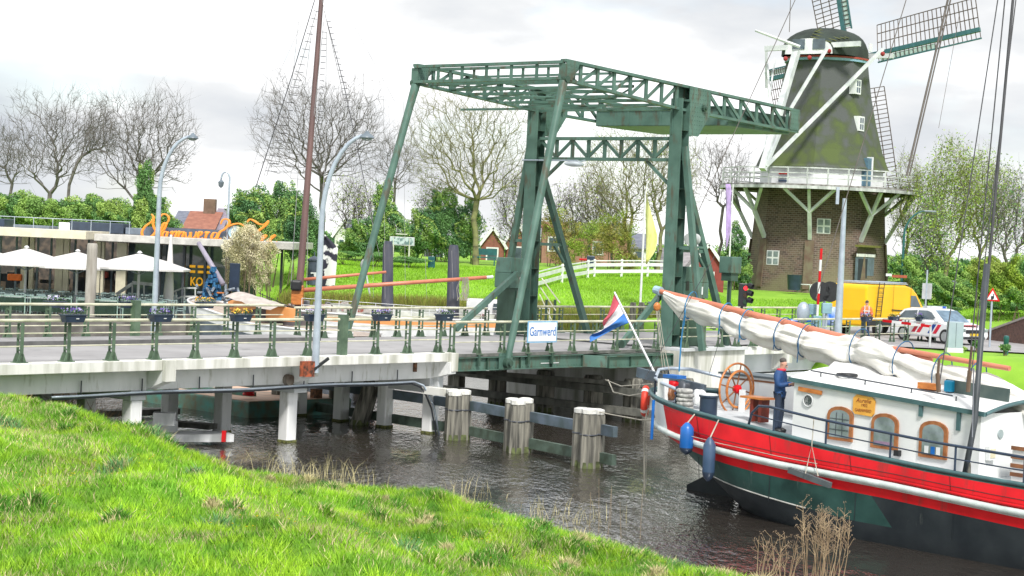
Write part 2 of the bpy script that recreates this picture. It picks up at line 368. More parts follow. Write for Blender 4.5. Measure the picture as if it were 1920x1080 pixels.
# ---------------------------------------------------------------- grass
GR = mat('grass blades', (1, 1, 1), .75, c2=(.85, .85, .85), vcol=True, spec=.25)
rs = np.random.RandomState(11)
def blades(name, X, Y, Z_, H, W, tint, lean, m=GR, **k):
    if k.pop('simple', False):
        n = len(X); a = rs.uniform(0, 2 * np.pi, n); la = rs.uniform(0, 2 * np.pi, n); L = lean * H * rs.uniform(.2, 1.2, n); v = np.empty((n, 3, 3))
        for q, sg in ((0, -1), (1, 1)): v[:, q] = np.stack([X + sg * np.cos(a) * W / 2, Y + sg * np.sin(a) * W / 2, Z_ - .02], 1)
        v[:, 2] = np.stack([X + np.cos(la) * L, Y + np.sin(la) * L, Z_ + H], 1)
        return npmesh(name, v.reshape(-1, 3), np.arange(n * 3).reshape(-1, 3), m, tint=np.repeat(tint, 3, 0), **k)
    n = len(X); a = rs.uniform(0, 2 * np.pi, n); la = rs.uniform(0, 2 * np.pi, n); L = lean * H * rs.uniform(.2, 1.2, n)
    dx, dy = np.cos(a) * W / 2, np.sin(a) * W / 2; lx, ly = np.cos(la) * L, np.sin(la) * L
    v = np.empty((n, 5, 3))
    v[:, 0] = np.stack([X - dx, Y - dy, Z_ - .03], 1); v[:, 1] = np.stack([X + dx, Y + dy, Z_ - .03], 1)
    v[:, 2] = np.stack([X + dx * .8 + lx * .35, Y + dy * .8 + ly * .35, Z_ + H * .6], 1); v[:, 3] = np.stack([X - dx * .8 + lx * .35, Y - dy * .8 + ly * .35, Z_ + H * .6], 1)
    v[:, 4] = np.stack([X + lx, Y + ly, Z_ + H], 1)
    i = np.arange(n)[:, None] * 5
    f = np.concatenate([i + [0, 1, 2], i + [0, 2, 3], i + [3, 2, 4]])
    tt = np.repeat(tint[:, None, :], 5, 1)
    return npmesh(name, v.reshape(-1, 3), f, m, tint=tt.reshape(-1, 3), **k)
def cells(X, Y, f, seed):        # smooth pseudo-noise 0..1
    r = np.random.RandomState(seed); z = 0
    for i in range(9):
        a = r.uniform(0, 6.28); k = f * r.uniform(.5, 2.2); z = z + np.sin((X * np.cos(a) + Y * np.sin(a)) * k + r.uniform(0, 6.28))
    return .5 + z / 9
n = 1350000
gx = rs.uniform(-16, 12, n); gy = rs.uniform(18, 55, n) 
keep = (np.abs(gx) < gy * .285 + 1.6) & (gy < np.interp(gx, NEARS[:, 0], NEARS[:, 1]) + .1)
keep &= rs.uniform(0, 1, n) < np.clip(34 / gy, .5, 1.0)
gx, gy = gx[keep], gy[keep]; zz = hnear(gx, gy); n = len(gx)
d = polyd(NEARS, gx, gy)
rough = np.clip(1.25 - d / 7, .0, 1)                     # the rough verge by the water, mown further up
c1, c2_, c3 = cells(gx, gy, 2.2, 1), cells(gx, gy, 6, 2), cells(gx, gy, 1.1, 5)
H = (.05 + .07 * rs.uniform(0, 1, n)) * (.7 + .8 * c2_) + rough * .11 * rs.uniform(.1, 1, n)
lime = np.array([.36, .61, .035]); mid = np.array([.20, .43, .03]); dark = np.array([.10, .28, .03]); straw = np.array([.62, .56, .30])
u = np.clip((c1 * .55 + c2_ * .45 - .38) / .26 + rs.normal(0, .22, n), 0, 1)[:, None]
tint = mid * (1 - u) + lime * u
dk = (np.clip((cells(gx, gy, 3.6, 9) - .58) / .12, 0, 1) * (.6 + .4 * rough))[:, None]; tint = tint * (1 - dk) + dark * dk
st = (rs.uniform(0, 1, n) < .05 + .30 * np.clip((cells(gx, gy, 1.7, 21) - .58) / .15, 0, 1)); tint[st] = straw * rs.uniform(.6, 1.1, (st.sum(), 1))
tint *= rs.uniform(.72, 1.2, (n, 1)) * (.74 + .5 * cells(gx, gy, .9, 33) * 1.0)[:, None]
blades('grass', gx, gy, zz, H, .012 + .012 * rs.uniform(0, 1, n), tint, 1.0, simple=True, label='fresh lime green rough grass covering the near canal bank', cat='grass', kind='stuff')
# tussocks: taller, darker or straw coloured clumps
tx, ty, tz, th, tw, tt_ = [], [], [], [], [], []
for k in range(340):
    for _ in range(40):
        x, y = rs.uniform(-13, 7), rs.uniform(24, 54)
        dd = polyd(NEARS, np.array([x]), np.array([y]))[0]
        if abs(x) < y * .285 + 1 and y < np.interp(x, NEARS[:, 0], NEARS[:, 1]) - .2 and rs.uniform() < math.exp(-dd / 5) + .07: break
    r_ = rs.uniform(.10, .36); m_ = int(150 + 700 * r_); q = rs.normal(0, .45, (m_, 2)) * r_
    xx, yy = x + q[:, 0], y + q[:, 1]
    tx.append(xx); ty.append(yy); tz.append(hnear(xx, yy)); th.append((.12 + r_ * .62) * rs.uniform(.3, 1.1, m_) * np.exp(-(q ** 2).sum(1) / r_ ** 2 / 1.2))
    kind = rs.choice(4, p=[.42, .28, .15, .15]); base_ = [dark, mid * .8, straw * .9, np.array([.16, .34, .12])][kind]
    tw.append(rs.uniform(.012, .028, m_)); tt_.append(np.where(rs.uniform(0, 1, (m_, 1)) < .22, straw, base_) * rs.uniform(.6, 1.35, (m_, 1)))
cat_ = np.concatenate
blades('grass_tussocks', cat_(tx), cat_(ty), cat_(tz), cat_(th), cat_(tw), cat_(tt_), .75, label='darker green and straw tussocks standing in the bank grass', cat='grass tussocks', kind='stuff')
X = rs.uniform(-9, 5, 900); Y = rs.uniform(24, 40, 900); k_ = (np.abs(X) < Y * .28) & (cells(X, Y, .9, 77) > .5) & (Y < np.interp(X, NEARS[:, 0], NEARS[:, 1]) - 1); X, Y = X[k_], Y[k_]; n_ = len(X)
v = np.stack([X, Y, hnear(X, Y) + .13], 1); q = np.array([[-1, 0, 0], [0, -.6, .5], [1, 0, 0], [0, .6, .6]]) * .02
npmesh('dandelions', (v[:, None, :] + q).reshape(-1, 3), np.arange(n_ * 4).reshape(-1, 4), mat('dandelion yellow', (.85, .65, .02), .8), label='tiny yellow dandelion heads dotted through the near grass', cat='flowers', kind='stuff')
# dry reed stalks along the water's edge
def reeds(name, spots, hh, label, cat, m=None, wid=.009, tin=straw, kind='stuff', **kw):
    X, Y, Zr, Hh, C = [], [], [], [], []
    for (x, y, r_, n_) in spots:
        q = rs.normal(0, .5, (n_, 2)) * r_; X.append(x + q[:, 0]); Y.append(y + q[:, 1]); Zr.append(np.maximum(hnear(x + q[:, 0], y + q[:, 1]) if y < 57 else np.zeros(n_), -.02))
        Hh.append(hh * rs.uniform(.15, 1.15, n_)); C.append(tin * rs.uniform(.5, 1.2, (n_, 1)))
    return blades(name, cat_(X), cat_(Y), cat_(Zr), cat_(Hh), np.full(sum(map(len, X)), wid), cat_(C), .85, label=label, cat=cat, kind=kind, **kw)
pts = []
for (px, py, r_, n_) in [(400, 862, .5, 60), (575, 890, .7, 150), (615, 895, .6, 130), (660, 905, .4, 50), (700, 915, .3, 25), (880, 925, .6, 40), (1065, 975, .6, 110), (1020, 960, .4, 50), (860, 930, .4, 30), (520, 885, .4, 60)]:
    p = at(px, py, 40); k = CAMH / (CAMH - p.z); pts.append((p.x * k, p.y * k - .4, r_, n_))
reeds('dry_reeds', [(x, y, r_ * 1.6, int(n_ * .55)) for x, y, r_, n_ in pts], .62, 'bleached dry grass stalks along the water edge of the near bank', 'dry reeds')
xs_ = rs.uniform(-16.5, -11, 60); reeds('reed_bed', [(x, np.interp(x, NEARS[:, 0], NEARS[:, 1]) + .3, .5, 34) for x in xs_], 1.5, 'bleached reed bed on the bank seen beneath the left end of the bridge', 'reed bed', wid=.02, tin=np.array([.42, .30, .17]))
# thin bare rods in the water before the barge
g = G()
for px, py, h_ in [(1106, 1000, .9), (1123, 998, 1.2), (1140, 1002, 1.0), (1165, 1010, .8), (1200, 1010, 1.1), (1145, 985, .9)]:
    p = at(px, py, 40); k = CAMH / (CAMH - p.z); q = V((p.x * k, p.y * k, 0)); g.tube(q - Z * .1, q + V((rnd.uniform(-.08, .08), 0, h_)), .008, .004, 4)
g.out('water_rods', mat('dead stalk', (.30, .24, .17), .9), label='few thin dark stalks rising from the water by the near bank', cat='stalks', kind='stuff')
# the tall dead weed clump in front of the barge
W1 = thing('dead_weed_clump', 'tall bleached branching dead weeds in front of the red barge', 'dead plant', (6.2, 35.4, 0))
g = G(); g2 = G()
for k in range(46):
    lft = k < 20
    p = V((rnd.uniform(5.0, 5.75) if lft else rnd.uniform(5.75, 6.6), rnd.uniform(35.0, 35.9), -.05)); h_ = rnd.uniform(.55, 1.0) if lft else rnd.uniform(1.0, 1.65)
    tip = p + V((rnd.uniform(-.2, .25), rnd.uniform(-.1, .1), h_)); mid_ = p.lerp(tip, .5) + V((rnd.uniform(-.06, .06), 0, 0))
    g.path([p, mid_, tip], [.009, .007, .003], 4)
    for j in range(3 if lft else 9):
        u_ = rnd.uniform(.55, .98); q = mid_.lerp(tip, (u_ - .5) * 2); r_ = q + V((rnd.uniform(-.16, .16), rnd.uniform(-.1, .1), rnd.uniform(.06, .2)))
        g.tube(q, r_, .005, .003, 3)
        for i in range(4):
            c = r_ + V((rnd.uniform(-.03, .03), rnd.uniform(-.03, .03), rnd.uniform(-.03, .03))); g2.box(c, (.014, .008, .014), rnd.uniform(0, 3))
g.out('stalk', mat('bleached weed stalk', (.42, .32, .20), .9, c2=(.25, .17, .10)), W1, kind='stuff')
g2.out('seed_head', mat('seed head', (.30, .22, .15), .9), W1, kind='stuff')

# ---------------------------------------------------------------- road, square
def sheet(name, pts, z, m, kind='structure'):
    return G().add([V((p[0], p[1], z)) for p in pts], [tuple(range(len(pts)))]).out(name, m, kind=kind)
def bxy(s, t): p = B(s, t); return (p.x, p.y)
# ---------------------------------------------------------------- concrete approach bridge
DZ = 2.66
cb = thing('concrete_bridge', 'pale concrete approach bridge on square columns left of the drawbridge', 'bridge', B(4, 0, 0))
def strip(g, s0, s1, t0, t1, z0, z1):
    c = (B(s0, t0) + B(s1, t1)) / 2; return g.box(c + Z * ((z0 + z1) / 2), (s1 - s0, t1 - t0, z1 - z0), ax=(BD, BP, Z))
s0 = -14
strip(G(), s0, 16.56, .25, 7.6, 2.40, 2.62).out('deck_slab', CONC_D, cb)
for a, b in [(s0, 4.45), (4.46, 9.9), (9.91, 16.25)]:
    strip(G(), a, b, -.2, .25, 2.38, DZ).out('edge_beam', CAPST, cb, bevel=.015)
    strip(G(), a, b, 7.6, 8.05, 2.38, DZ).out('edge_beam', CAPST, cb)
strip(G(), s0, 16.3, .45, .85, 1.80, 2.397).out('girder', CONC, cb)
for t_ in (2.8, 4.9, 7.0): strip(G(), s0, 16.3, t_, t_ + .4, 1.80, 2.397).out('girder', CONC_D, cb)
# cantilever brackets: tapered arm with an end block
for s_ in (4.45, 9.9):
    g = G(); g.prism([B(s_, .45, 1.805), B(s_, -.32, 2.1), B(s_, -.32, 2.375), B(s_, .45, 2.375)], BD * .33)
    g.out('bracket', CONC, cb)
    strip(G(), s_ - .01, s_ + .35, -.36, -.2, 2.08, DZ + .004).out('bracket_block', CAPST, cb, bevel=.01)
g = G(); g.prism([B(16.2, .45, 1.805), B(16.2, -.32, 2.0), B(16.2, -.32, 2.375), B(16.2, .45, 2.375)], BD * .3); g.out('bracket', CONC, cb)
strip(G(), 16.26, 16.56, -.36, .25, 2.07, DZ + .004).out('bracket_block', CAPST, cb, bevel=.01)
strip(G(), 16.3, 16.56, .25, 7.6, 1.3, 2.397).out('end_wall', CONC_D, cb)
strip(G(), 15.7, 16.1, -.55, .4, 1.32, 1.55).out('pier_shelf', CAPST, cb)
mo = mat('column foot algae', (.16, .17, .05), .9, c2=(.05, .06, .02), sc=8)
for s_, ts in ((4.2, (.7, 2.7, 4.7, 6.7)), (10.35, (.95, 3.85, 6.35)), (16.4, (.6, 2.62, 4.64, 6.66))):
    strip(G(), s_ - .26, s_ + .26, .46, 7.4, 1.52, 1.797).out('cross_head', CONC_D, cb)
    for t_ in ts:
        c = strip(G(), s_ - .2, s_ + .2, t_ - .2, t_ + .2, -1.2, 1.517).out('column', CONC, cb, bevel=.04)
        strip(G(), s_ - .207, s_ + .207, t_ - .207, t_ + .207, -.5, .07).out('algae_band', mo, c)
# service pipes under the near girder
g = G(); pp = [B(s_, .3, 1.74 - .02 * math.sin(s_)) for s_ in np.arange(1.2, 15.4, .7)] + [B(15.6, .25, 1.6), B(15.8, .2, 1.35), B(16.1, .2, .9), B(16.3, .1, 0)]
g.path(pp, .035, 6).out('service_pipe', LAMPG, cb, smooth=True)
G().path([p + BP * .1 - Z * .07 for p in pp], .03, 6).out('service_pipe', DSTEEL, cb, smooth=True)
for s_ in np.arange(2.2, 15.3, 2.05): G().tube(B(s_, .38, 1.7), B(s_, .38, 2.12), .02, n=5).out('pipe_hanger', DSTEEL, cb)
G().lathe([(.17, -.01), (.17, .16)], B(9.75, .45, 1.93), 14, ax=(BD, Z, -BP)).out('drain_outlet', mat('rusty drain cover', (.25, .22, .19), .8, c2=(.1, .07, .05)), cb)
G().box(B(15.35, .42, 2.18), (.12, .08, .3), ax=(BD, BP, Z)).out('rust_box', mat('rusty steel', (.22, .10, .05), .9, c2=(.05, .03, .02), sc=9), cb)
# carriageway sheets
def road(name, s_a, s_b, t_a, t_b, z, m): return sheet(name, [bxy(s_a, t_a), bxy(s_b, t_a), bxy(s_b, t_b), bxy(s_a, t_b)], z, m)
road('road', s0 - 30, 16.56, .25, 5.9, 2.628, ASPH); 
road('road_verge_line', s0, 16.5, 5.55, 5.7, 2.633, mat('worn road marking', (.62, .62, .61), .8, c2=(.4, .4, .4), sc=3))
for a in np.arange(s0, 16.4, 1.0): pass
strip(G(), s0, 16.56, 5.9, 6.05, 2.62, 2.745).out('kerb', mat('dark kerb', (.13, .13, .13), .8), kind='structure')
strip(G(), s0, 16.56, 6.05, 7.6, 2.60, 2.742).out('pavement', PAVE, kind='structure')

# ---------------------------------------------------------------- railings
def post_parts(s_, t_, z0, side, par, big=False):
    i = 1 if side > 0 else -1                  # inward
    g = G()
    if big:
        strip(g, s_ - .12, s_ + .12, t_ - .02 if i > 0 else t_ - .2, t_ + .2 if i > 0 else t_ + .02, z0 - .0, z0 + 1.22)
        return g.out('end_post', RAILG, par)
    a = t_; b = t_ + .17 * i
    strip(g, s_ - .048, s_ + .048, a - .012, a + .012, z0, z0 + 1.02)
    strip(g, s_ - .035, s_ + .035, b - .01, b + .01, z0, z0 + 1.02)
    for z_ in (.3, .6, .9): strip(g, s_ - .02, s_ + .02, min(a, b), max(a, b), z0 + z_, z0 + z_ + .04)
    for k in (a, b):
        g.prism([B(s_ - .15, k - .012, z0), B(s_ + .15, k - .012, z0), B(s_ + .055, k - .012, z0 + .24), B(s_ - .055, k - .012, z0 + .24)], BP * .024)
    strip(g, s_ - .17, s_ + .17, min(a, b) - .06, max(a, b) + .06, z0 - .001, z0 + .025)
    return g.out('post', RAILG, par)
def railing(lab, sa, sb, t_, z0, posts, side=1, bigs=(), gaps=None, grp='green and cream bridge railings'):
    r = thing('bridge_railing', lab, 'railing', B((sa + sb) / 2, t_, z0), grp)
    tt = t_ + .05 * (1 if side > 0 else -1)
    G().tube(B(sa, tt, z0 + 1.08), B(sb, tt, z0 + 1.08), .042, n=8).out('top_rail', CREAM, r, smooth='auto')
    for z_ in (.75, .42): G().tube(B(sa, tt, z0 + z_), B(sb, tt, z0 + z_), .02, n=6).out('middle_rail', CREAM, r, smooth='auto')
    for s_ in posts: post_parts(s_, t_, z0, side, r)
    for s_ in bigs: post_parts(s_, t_, z0, side, r, True)
    return r
PS = 1.4581
railing('near railing of the concrete bridge left of its square post, flower boxes hung on it', s0, 11.45, 0, DZ, [PS * i for i in range(-9, 8)], bigs=[11.66])
railing('short near railing between the square green post and the drawbridge leaf', 11.85, 16.5, 0, DZ, [PS * i for i in (9, 10, 11)])
railing('far railing of the concrete bridge in front of the cafe terrace', s0, 9.8, 7.81, 2.66, [5.2 + PS * i - .1 for i in range(-13, 3)], side=-1, bigs=[9.95])
railing('far railing from the square post to the leaf, in front of the moored boats', 10.1, 16.5, 7.81, 2.66, [5.2 + PS * i - .1 for i in range(4, 8)], side=-1)
railing('near railing on the lifting leaf carrying the blue place name sign', 16.75, 28.4, -.03, 2.56, [16.67 + 1.285 * i for i in range(0, 10)])
railing('far railing on the lifting leaf', 16.75, 27.2, 7.5, 2.6, [16.9 + 1.285 * i for i in range(0, 9)], side=-1)
railing('near railing right of the towers behind the barge', 29.0, 36.6, -.55, 2.66, [29.4 + 1.2 * i for i in range(0, 7)])
railing('near railing of the far abutment running to the parked cars', 37.6, 50.2, -.3, 2.62, [38.2 + 1.35 * i for i in range(0, 10)])
railing('far railing of the far abutment in front of the mill lawn', 30.6, 52, 7.9, 2.66, [31 + 1.45 * i for i in range(0, 15)], side=-1)

# flower boxes
FC = [((.09, .05, .30), (.34, .30, .50), 'purple and lilac'), ((.62, .30, .03), (.75, .55, .05), 'orange and yellow'), ((.60, .60, .68), (.35, .30, .60), 'white and pale violet')]
def flower_box(loc, k, lab, grp='flower boxes on the bridge railings', wd=.68):
    t = thing('flower_box', lab, 'flower box', loc, grp)
    g = G(); c = V(loc)
    pr = [c + BD * (wd / 2) * x - BP * y * .1 + Z * z for x, y, z in ((-.82, -1, 0), (-.82, 1, 0), (.82, 1, 0), (.82, -1, 0))]
    pt = [c + BD * (wd / 2) * x - BP * y * .13 + Z * .19 for x, y in ((-1, -1), (-1, 1), (1, 1), (1, -1))]
    g.add(pr + pt, [(3, 2, 1, 0), (4, 5, 6, 7), (0, 1, 5, 4), (1, 2, 6, 5), (2, 3, 7, 6), (3, 0, 4, 7)])
    g.out('box', NAVY, t, bevel=.012)
    strip_ = G().box(c + Z * .195, (wd + .04, .29, .03), ax=(BD, BP, Z)).out('rim', NAVY, t)
    G().box(c - BP * .128 + Z * .1 + BD * .05, (.09, .012, .02), ax=(BD, BP, Z)).out('label_plate', WHITE, t)
    g = G(); g2 = G(); rr = random.Random(int(loc[0] * 100))
    for i in range(150):
        p = c + BD * rr.uniform(-.5, .5) * wd + BP * rr.uniform(-.13, .13) + Z * (.2 + rr.uniform(0, .12)); a = rr.uniform(0, 6.28)
        q = V((math.cos(a), math.sin(a), rr.uniform(.1, .9))) * rr.uniform(.04, .08); s_ = q.cross(Z).normalized() * .02
        g.add([p - s_, p + s_, p + q], [(0, 1, 2)])
    for i in range(34):
        p = c + BD * rr.uniform(-.5, .5) * wd + BP * rr.uniform(-.14, .14) + Z * (.26 + rr.uniform(0, .11)); g2.cur = rr.randint(0, 1)
        n_ = V((rr.uniform(-.6, .4), -1, rr.uniform(0, 1))).normalized(); x_ = n_.cross(Z).normalized(); y_ = x_.cross(n_); r_ = rr.uniform(.018, .032)
        g2.add([p + (x_ * math.cos(a * math.pi / 3) + y_ * math.sin(a * math.pi / 3)) * r_ for a in range(6)], [tuple(range(6))])
    c1, c2, nm = FC[k]
    g.out('leaves', mat('pansy leaves', (.06, .16, .04), .7, c2=(.02, .07, .02), sc=20), t, kind='stuff')
    g2.out('flowers', [mat('petals ' + nm + ' a', c1, .6), mat('petals ' + nm + ' b', c2, .6)], t, kind='stuff')
    return t
where = ['leftmost on the near railing', 'second from the left on the near railing', 'in front of the white boat bow', 'just left of the tall lamp post', 'just right of the square green post', 'last before the lifting leaf']
for i, k in enumerate((1, 3, 5, 7, 9, 11)):
    c = [0, 0, 1, 2, 0, 2][i]
    flower_box(B(PS * k + .0, -.13, 3.70), c, 'dark window box of %s pansies, %s' % (FC[c][2], where[i]))
for i, k in enumerate((-1, 1, 3, 5.2)): flower_box(B(5.2 - .1 + PS * (k + .3), 8.0, 3.62), (1, 2, 0, 1)[i], 'dark flower box on the far railing, %s' % ('at the left picture edge', 'behind the leftmost near box', 'below the weathered timber post', 'beside the white boat bow')[i])
for i, s_ in enumerate((39.2, 41.0, 43.5, 46, 48.6)): flower_box(B(s_, 7.95 if i < 2 else -.42, 3.60), (0, 2, 0, 1, 0)[i], 'dark flower box %s' % ('by the yellow grass right of the traffic light', 'near the striped barrier post', 'in front of the yellow van rear', 'between the orange vest worker and the police car', 'in front of the police car door')[i])

# ---------------------------------------------------------------- drawbridge
db = thing('drawbridge', 'green riveted steel drawbridge with overhead balance beams and towers', 'drawbridge', B(29.4, 3.5, 0))
def member(name, p, q, wd, ht, up=None, m=None, par=None): return G().beam(p, q, wd, ht, up).out(name, m or GREEN, par or db)
# lifting leaf
SL, SR = 16.62, 28.5
road('leaf_deck', SL, SR, .0, 7.6, 2.604, ASPH)
strip(G(), SL, SR, -.06, 7.66, 2.50, 2.60).out('leaf_slab', mat('worn deck edge', (.16, .16, .15), .8, c2=(.08, .09, .08), sc=3), db)
def girder(s_a, s_b, t_, z0, z1, nst, name='leaf_girder'):
    o = strip(G(), s_a, s_b, t_ - .012, t_ + .012, z0, z1).out(name, GREEN, db)
    strip(G(), s_a, s_b, t_ - .11, t_ + .11, z0 - .03, z0 - .001).out('flange', GREEN, o)
    strip(G(), s_a, s_b, t_ - .11, t_ + .11, z1 + .001, z1 + .03).out('flange', GREEN, o)
    for i in range(nst + 1):
        s_ = s_a + (s_b - s_a) * i / nst; strip(G(), s_ - .01, s_ + .01, t_ - .10, t_ + .10, z0, z1).out('stiffener', GREEN_D, o)
girder(SL + .02, 23.6, .02, 2.07, 2.46, 4); girder(24.4, SR - .1, -.55, 2.05, 2.42, 3)
member('skew_girder', B(23.6, .02, 2.26), B(24.4, -.55, 2.24), .03, .42)
strip(G(), 24.4, SR - .1, -.64, -.07, 2.452, 2.478).out('walkway_plate', GREEN_D, db)
for t_ in (2.5, 5, 7.5): strip(G(), SL + .1, SR, t_ - .1, t_ + .1, 2.06, 2.497).out('leaf_girder', GREEN_D, db)
for s_ in (17.9, 20.5, 21.8): strip(G(), s_ - .05, s_ + .05, -.12, .0, 2.2, 2.56).out('post_bracket', GREEN_D, db)
# towers
def hcol(s_, t_, z0, z1, name='tower_post'):
    o = strip(G(), s_ - .26, s_ - .235, t_ - .27, t_ + .27, z0, z1).out(name, GREEN, db)
    strip(G(), s_ + .235, s_ + .26, t_ - .27, t_ + .27, z0, z1).out('flange_plate', GREEN, o)
    strip(G(), s_ - .234, s_ + .234, t_ - .03, t_ + .03, z0, z1).out('web_plate', GREEN_D, o)
    strip(G(), s_ - .234, s_ + .234, t_ + .245, t_ + .27, z0, z1).out('side_plate', GREEN, o)
    for z_ in np.arange(z0 + .8, z1, 1.1): strip(G(), s_ - .233, s_ + .233, t_ - .26, t_ + .244, z_, z_ + .02).out('diaphragm', GREEN_D, o)
    return o
TS = 29.4; TN, TF = .25, 7.15; AZ = 11.75
for t_ in (TN, TF):
    hcol(TS, t_, 1.2, 12.0)
    sg = -1 if t_ == TN else 1
    # outward raker with a knee tie, and a back stay
    member('raker', B(TS, t_ + sg * .28, 10.2), B(TS, t_ + sg * 1.5, 2.6), .22, .2, BD)
    member('raker_tie', B(TS, t_ + sg * .28, 6.4), B(TS, t_ + sg * .9, 6.4), .12, .12, BD)
    member('back_stay', B(TS + .26, t_, 9.6), B(TS + 4.1, t_, 2.6), .22, .24)
    member('stay_tie', B(TS + .26, t_, 6.3), B(TS + 2.05, t_, 6.3), .1, .12)
    member('stay_knee', B(TS + 1.5, t_, 6.3), B(TS + 2.2, t_, 5.6), .1, .1)
# rivet rows on the near faces
g = G()
for t_ in (TN, TF):
    for z_ in np.arange(2.8, 11.6, .16):
        for ds in (-.2, .2): g.box(B(TS - .267, t_ + ds, z_), (.012, .022, .022), ax=(BD, BP, Z))
for t_ in (.25, 7.15):
    for k in range(9):
        for j in range(11):
            s_, z_ = 29.78 + k * .165, 10.75 + j * .165
            if s_ < 30.45 + (z_ - 10.65) * .8: g.box(B(s_, t_ - .198, z_), (.026, .014, .026), ax=(BD, BP, Z))
    for k in range(5):
        for j in range(4): g.box(B(22.2 + k * .11, t_ - .188, 12.12 + j * .14), (.024, .014, .024), ax=(BD, BP, Z)); g.box(B(37.2 + k * .15, t_ - .188, 11.52 + j * .19), (.024, .014, .024), ax=(BD, BP, Z))
for s_ in np.arange(16.8, 28.3, .16): g.box(B(s_, .0 if s_ < 23.6 else -.57, 2.40), (.022, .016, .022), ax=(BD, BP, Z)); g.box(B(s_, .0 if s_ < 23.6 else -.57, 2.12), (.022, .016, .022), ax=(BD, BP, Z))
g.out('rivets', GREEN, db, kind='stuff')
# machinery houses and operating rods
def cabinet(s_a, s_b, t_a, t_b):
    o = strip(G(), s_a, s_b, t_a, t_b, 4.5, 5.1).out('machine_housing', GREEN, db, bevel=.03)
    g = G(); g.prism([B(s_a, t_a, 5.102), B(s_b, t_a, 5.102), B(s_b - .3, t_a, 5.7), B(s_a + .1, t_a, 5.7)], BP * (t_b - t_a)); g.out('housing_hood', GREEN, o, bevel=.02)
    strip(G(), s_a + .1, s_a + .3, t_a - .012, t_a - .002, 4.8, 5.15).out('dark_opening', BLACK, o)
    strip(G(), s_b - .5, s_b - .42, t_a - .012, t_a - .002, 4.65, 4.95).out('white_plate', WHITE, o)
    strip(G(), s_a + .1, s_b - .1, t_a + .1, t_b - .1, 2.62, 4.497).out('machine_base', GREEN_D, o)
    strip(G(), s_a + .5, s_b - .3, t_a + .05, t_a + .09, 2.7, 4.4).out('base_door', GREEN_D, o)
    return o
cabinet(29.72, 31.4, -.1, .9); cabinet(28.0, 29.1, 7.0, 7.8)
member('operating_rod', B(29.95, .85, 4.9), B(26.9, .75, 2.62), .17, .22); member('operating_rod', B(28.2, 6.8, 5.1), B(24.6, 6.8, 2.9), .17, .22)
G().lathe([(.16, -.1), (.16, .1)], B(26.9, .75, 2.75), 12, ax=(BD, Z, -BP)).out('rod_pivot', GREEN_D, db)
o = strip(G(), 32.5, 33.2, -.4, .2, 5.5, 6.15).out('control_box', GREEN, db, bevel=.03); strip(G(), 32.58, 33.1, -.32, .12, 5.2, 5.497).out('box_foot', GREEN_D, o)
strip(G(), 32.8, 32.92, -.16, -.04, 2.62, 5.197).out('box_post', GREEN_D, db)
# portal truss between the towers
PZ0, PZ1 = 9.7, 10.5
member('portal_chord', B(TS, TN + .28, PZ1), B(TS, TF - .28, PZ1), .26, .12); member('portal_chord', B(TS, TN + .28, PZ0), B(TS, TF - .28, PZ0), .26, .12)
nb = 8; L0, L1 = TN + .3, TF - .3
for i in range(nb + 1):
    t_ = L0 + (L1 - L0) * i / nb
    if 0 < i < nb: member('portal_vertical', B(TS, t_, PZ0 + .06), B(TS, t_, PZ1 - .06), .05, .16, BP)
    if i < nb:
        t2 = L0 + (L1 - L0) * (i + 1) / nb; a, b = (PZ0 + .06, PZ1 - .06) if i % 2 else (PZ1 - .06, PZ0 + .06)
        member('portal_diagonal', B(TS - .03, t_, a), B(TS - .03, t2, b), .11, .08, BD)
for sg, t_ in ((1, TN + .28), (-1, TF - .28)):
    g = G(); pts_ = [B(TS, t_ + sg * 1.5 * math.sin(u) , PZ0 - .06 - 1.3 * (1 - math.cos(u))) for u in ()]
    member('knee_brace', B(TS, t_ + sg * 1.15, PZ0 - .06), B(TS, t_, PZ0 - 1.0), .1, .12, BD)
g = G(); g.tube(B(TS - .3, TF + .4, 9.62), B(TS - .3, TF - 2.4, 9.62), .03); g.out('lamp_conduit', LAMPG, db)
pl = G().sph(B(28.6, 4.55, 9.46), .36, 14, 8, (1.1, .6, .3)).out('portal_lamp', mat('pale lamp shell', (.6, .66, .72), .4), db, smooth=True); G().tube(B(28.6, 4.55, 9.5), B(TS, 4.55, 9.66), .03).out('lamp_arm', LAMPG, pl)
